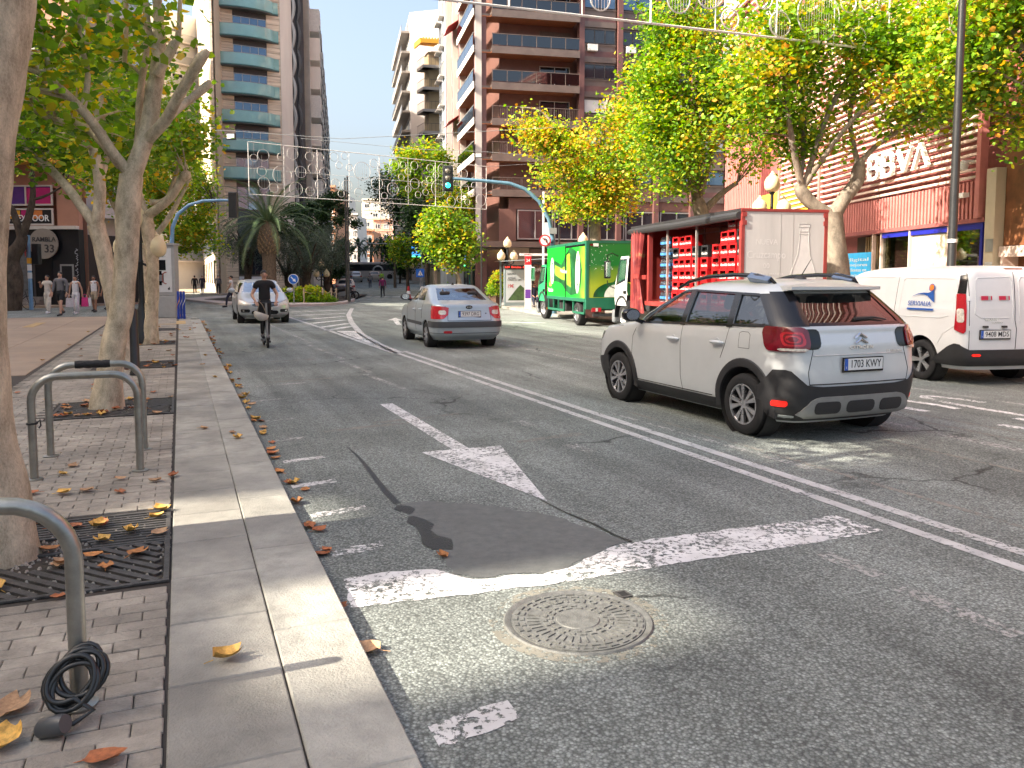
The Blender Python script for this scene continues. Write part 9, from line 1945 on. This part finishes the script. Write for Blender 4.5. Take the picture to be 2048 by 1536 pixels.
person('person in white tank top and white trousers with a pink bag', pg(150, 36), R(178), 1.74, 'a', wht_c, wht_c, (((-.27, .0, 1.12), (-.31, .02, .86)), ((.25, .0, 1.12), (.24, .08, .88))), .12, sleeve=0, hair='long', female=True, loose=1.6, shoe=wht_c)
person('person in white top and beige shorts with a shoulder bag, right of the group', pg(187, 38), R(182), 1.74, 'b', wht_c, bei_c, None, .12, shorts=True, sleeve=0, hair='short', female=True)
person('person in a plum top half hidden behind the forked tree trunk', pg(212, 41), R(175), 1.62, 'b', plm_c, wht_c, None, .1, sleeve=.4, hair='long', female=True)
person('person in black with a backpack standing by the bicycle', pg(26, 41.6), R(130), 1.74, 'c', blk_c, blk_c, (((-.26, .1, 1.14), (-.2, .36, 1.02)), ((.26, .1, 1.14), (.2, .36, 1.02))), .08, shorts=True)
person('seated person in dark clothes waiting in the bus shelter', D(1064, 555, 41.4).xy.to_3d() + Vector((.1, .35, .10)), R(192), 1.7, 'c', nvy_c, nvy_c, (((-.25, .1, 1.12), (-.12, .32, 1.02)), ((.25, .1, 1.12), (.1, .3, 1.0))), sit=True)
for px, Yd, rz, t, b_, lab in ((740, 92, 10, gry_c, nvy_c, 'far pedestrian in grey crossing up the street'), (765, 66, 15, plm_c, blk_c, 'far person in dark red pushing a broom near the crossing'), (763.5, 105, 190, mat('cloth_hivis', (.45, .7, .05), .8, var=.1), nvy_c, 'far worker in a yellow hi-vis vest'), (389, 76, 20, blk_c, blk_c, 'far pedestrian in black walking up the side street'), (404, 79, 190, nvy_c, nvy_c, 'far dark pedestrian by the stone tower wall'), (436, 74, 200, gry_c, blk_c, 'far pedestrian in grey at the stone tower corner')):
 person(lab, pg(px, Yd) + Vector((0, 0, .02 if Yd < 70 else (.12 if px < 500 else (Yd - 70) * .0195))), R(rz), 1.72, 'c', t, b_, None, .2)
def bag(label, px, Yd, z, m, w=.34):
 p = pg(px, Yd); o = thing('shopping_bag', label, 'bag', (p.x, Yd, z), R(10), 'shopping bags'); MB().add([(-w / 2, -.07, 0), (w / 2, -.07, 0), (w / 2, .07, 0), (-w / 2, .07, 0), (-w * .42, -.05, .40), (w * .42, -.05, .40), (w * .42, .05, .40), (-w * .42, .05, .40)], [(3, 2, 1, 0), (0, 1, 5, 4), (1, 2, 6, 5), (2, 3, 7, 6), (3, 0, 4, 7)]).build('sack', m, o, smooth=0); MB().tube([(-.1, 0, .39), (-.06, 0, .53), (.06, 0, .53), (.1, 0, .39)], .01, 5).build('handle', m, o)
bag('pink and white carrier bag between the walking group', 138, 35.6, .34, cl('bagwhite', (.6, .55, .58))); bag('bright pink carrier bag beside the person in white trousers', 168, 35.8, .36, mat('bag_pink', (.6, .03, .18), .5, var=.1), .26); bag('white carrier bag held by the person in beige shorts', 174, 37.9, .30, wht_c)
# ================================================================== FALLEN LEAVES
DRY = [mat('dry_leaf_%d' % i, c, .65, var=.3, scale=45, rnd=.2) for i, c in enumerate(((.50, .20, .055), (.40, .13, .045), (.62, .36, .08), (.46, .27, .14)))]
def dry_leaf(seed, m):
 rg = random.Random(seed); rows = []; cu = rg.uniform(.3, 1.1); tw_ = rg.uniform(-.35, .35); n = 9
 for j in range(n):
  t = j / (n - 1); w = .036 * (sin(pi * (.08 + .84 * t)) ** .6) * (1.12 if t < .6 else 1); row = []
  for u in (-1, -.55, 0, .55, 1):
   notch = .012 * (1 - abs(u)) if t > .9 else 0; x = u * w; y = .092 * t - notch - .046; row.append((x, y + .004 * abs(u), .004 + cu * .022 * abs(u) ** 1.6 + .012 * cu * (2 * t - 1) ** 2 + tw_ * x * (t - .5) * .5))
  rows.append(row)
 g = MB().grid(rows); g.tube([(0, -.045, .006), (.004, -.075, .002)], .0015, 4); zm = min(v[2] for v in g.v); g.v = [(a, b_, c - zm + .001) for a, b_, c in g.v]; return g.mesh('dry_leaf', m, 80)
LM = [dry_leaf(i, DRY[i % 4]) for i in range(12)]; rg = random.Random(21)
def fallen(p, label, grp, s=1.0):
 o = link('fallen_leaf', LM[rg.randrange(12)]); o.location = p; k = s * rg.uniform(.8, 1.3); o.scale = (k, k, k); o.rotation_euler = (rg.uniform(-.15, .15), rg.uniform(-.15, .15), rg.uniform(0, 6.3)); tag(o, label, 'leaf', grp)
for px, py, lab in ((455, 1317, 'lone orange leaf lying on the foreground paving slab'), (730, 1303, 'curled brown leaf against the kerb beside the manhole'), (885, 1113, 'small orange leaf on the dark road patch'), (22, 1420, 'yellow orange leaf left of the cable lock'), (8, 1488, 'orange leaf at the lower left edge below the yellow one'), (208, 1521, 'pinkish brown leaf at the bottom beside the cable lock'), (115, 1195, 'pale yellow leaf on the bricks below the grate'), (347, 952, 'yellow leaf on the joint line right of the bike racks'), (240, 958, 'tan leaf below the right leg of the bike rack pair'), (127, 987, 'brown curled leaf on the bricks before the nearer bike rack'), (63, 987, 'long brown leaf beside the nearest trunk'), (197, 1053, 'pale leaf on the far slats of the nearest grate'), (313, 1035, 'yellow leaf on the right slats of the nearest grate'), (260, 1064, 'crumpled orange leaf in the middle of the nearest grate'), (187, 1113, 'deep orange leaf standing in the nearest grate'), (680, 1217, 'small orange leaf in the gutter next to the stop line'), (620, 1055, 'tan leaf in the gutter above the stop line')):
 onp = px < 560 and not (600 < px); fallen(G(px, py, PZ + .006 if px < 560 else 0.004), lab, 'fallen leaves', 1.25 if py > 1250 else 1.0)
for k in range(95):
 s = 4.4 + 28 * rg.random() ** .95; fallen(S(s, .70 + abs(rg.gauss(.0, .07)) + .02, .003), 'dry leaf among those gathered along the kerb gutter', 'leaves in the gutter', 1.0)
for k in range(80):
 gi = rg.choice((0, 0, 1, 1, 1, 2, 2, 3)); s0, w = GR[gi]; fallen(S(s0 + rg.uniform(.02, w), -.1 - rg.uniform(0, w - .05), PZ + .006), 'dry leaf among those caught on the tree grates', 'leaves on the grates')
for k in range(75):
 s = 6 + 24 * rg.random(); fallen(S(s, rg.uniform(-2.6, .55), PZ + .003), 'dry leaf among those scattered over the brick pavement', 'leaves on the pavement')
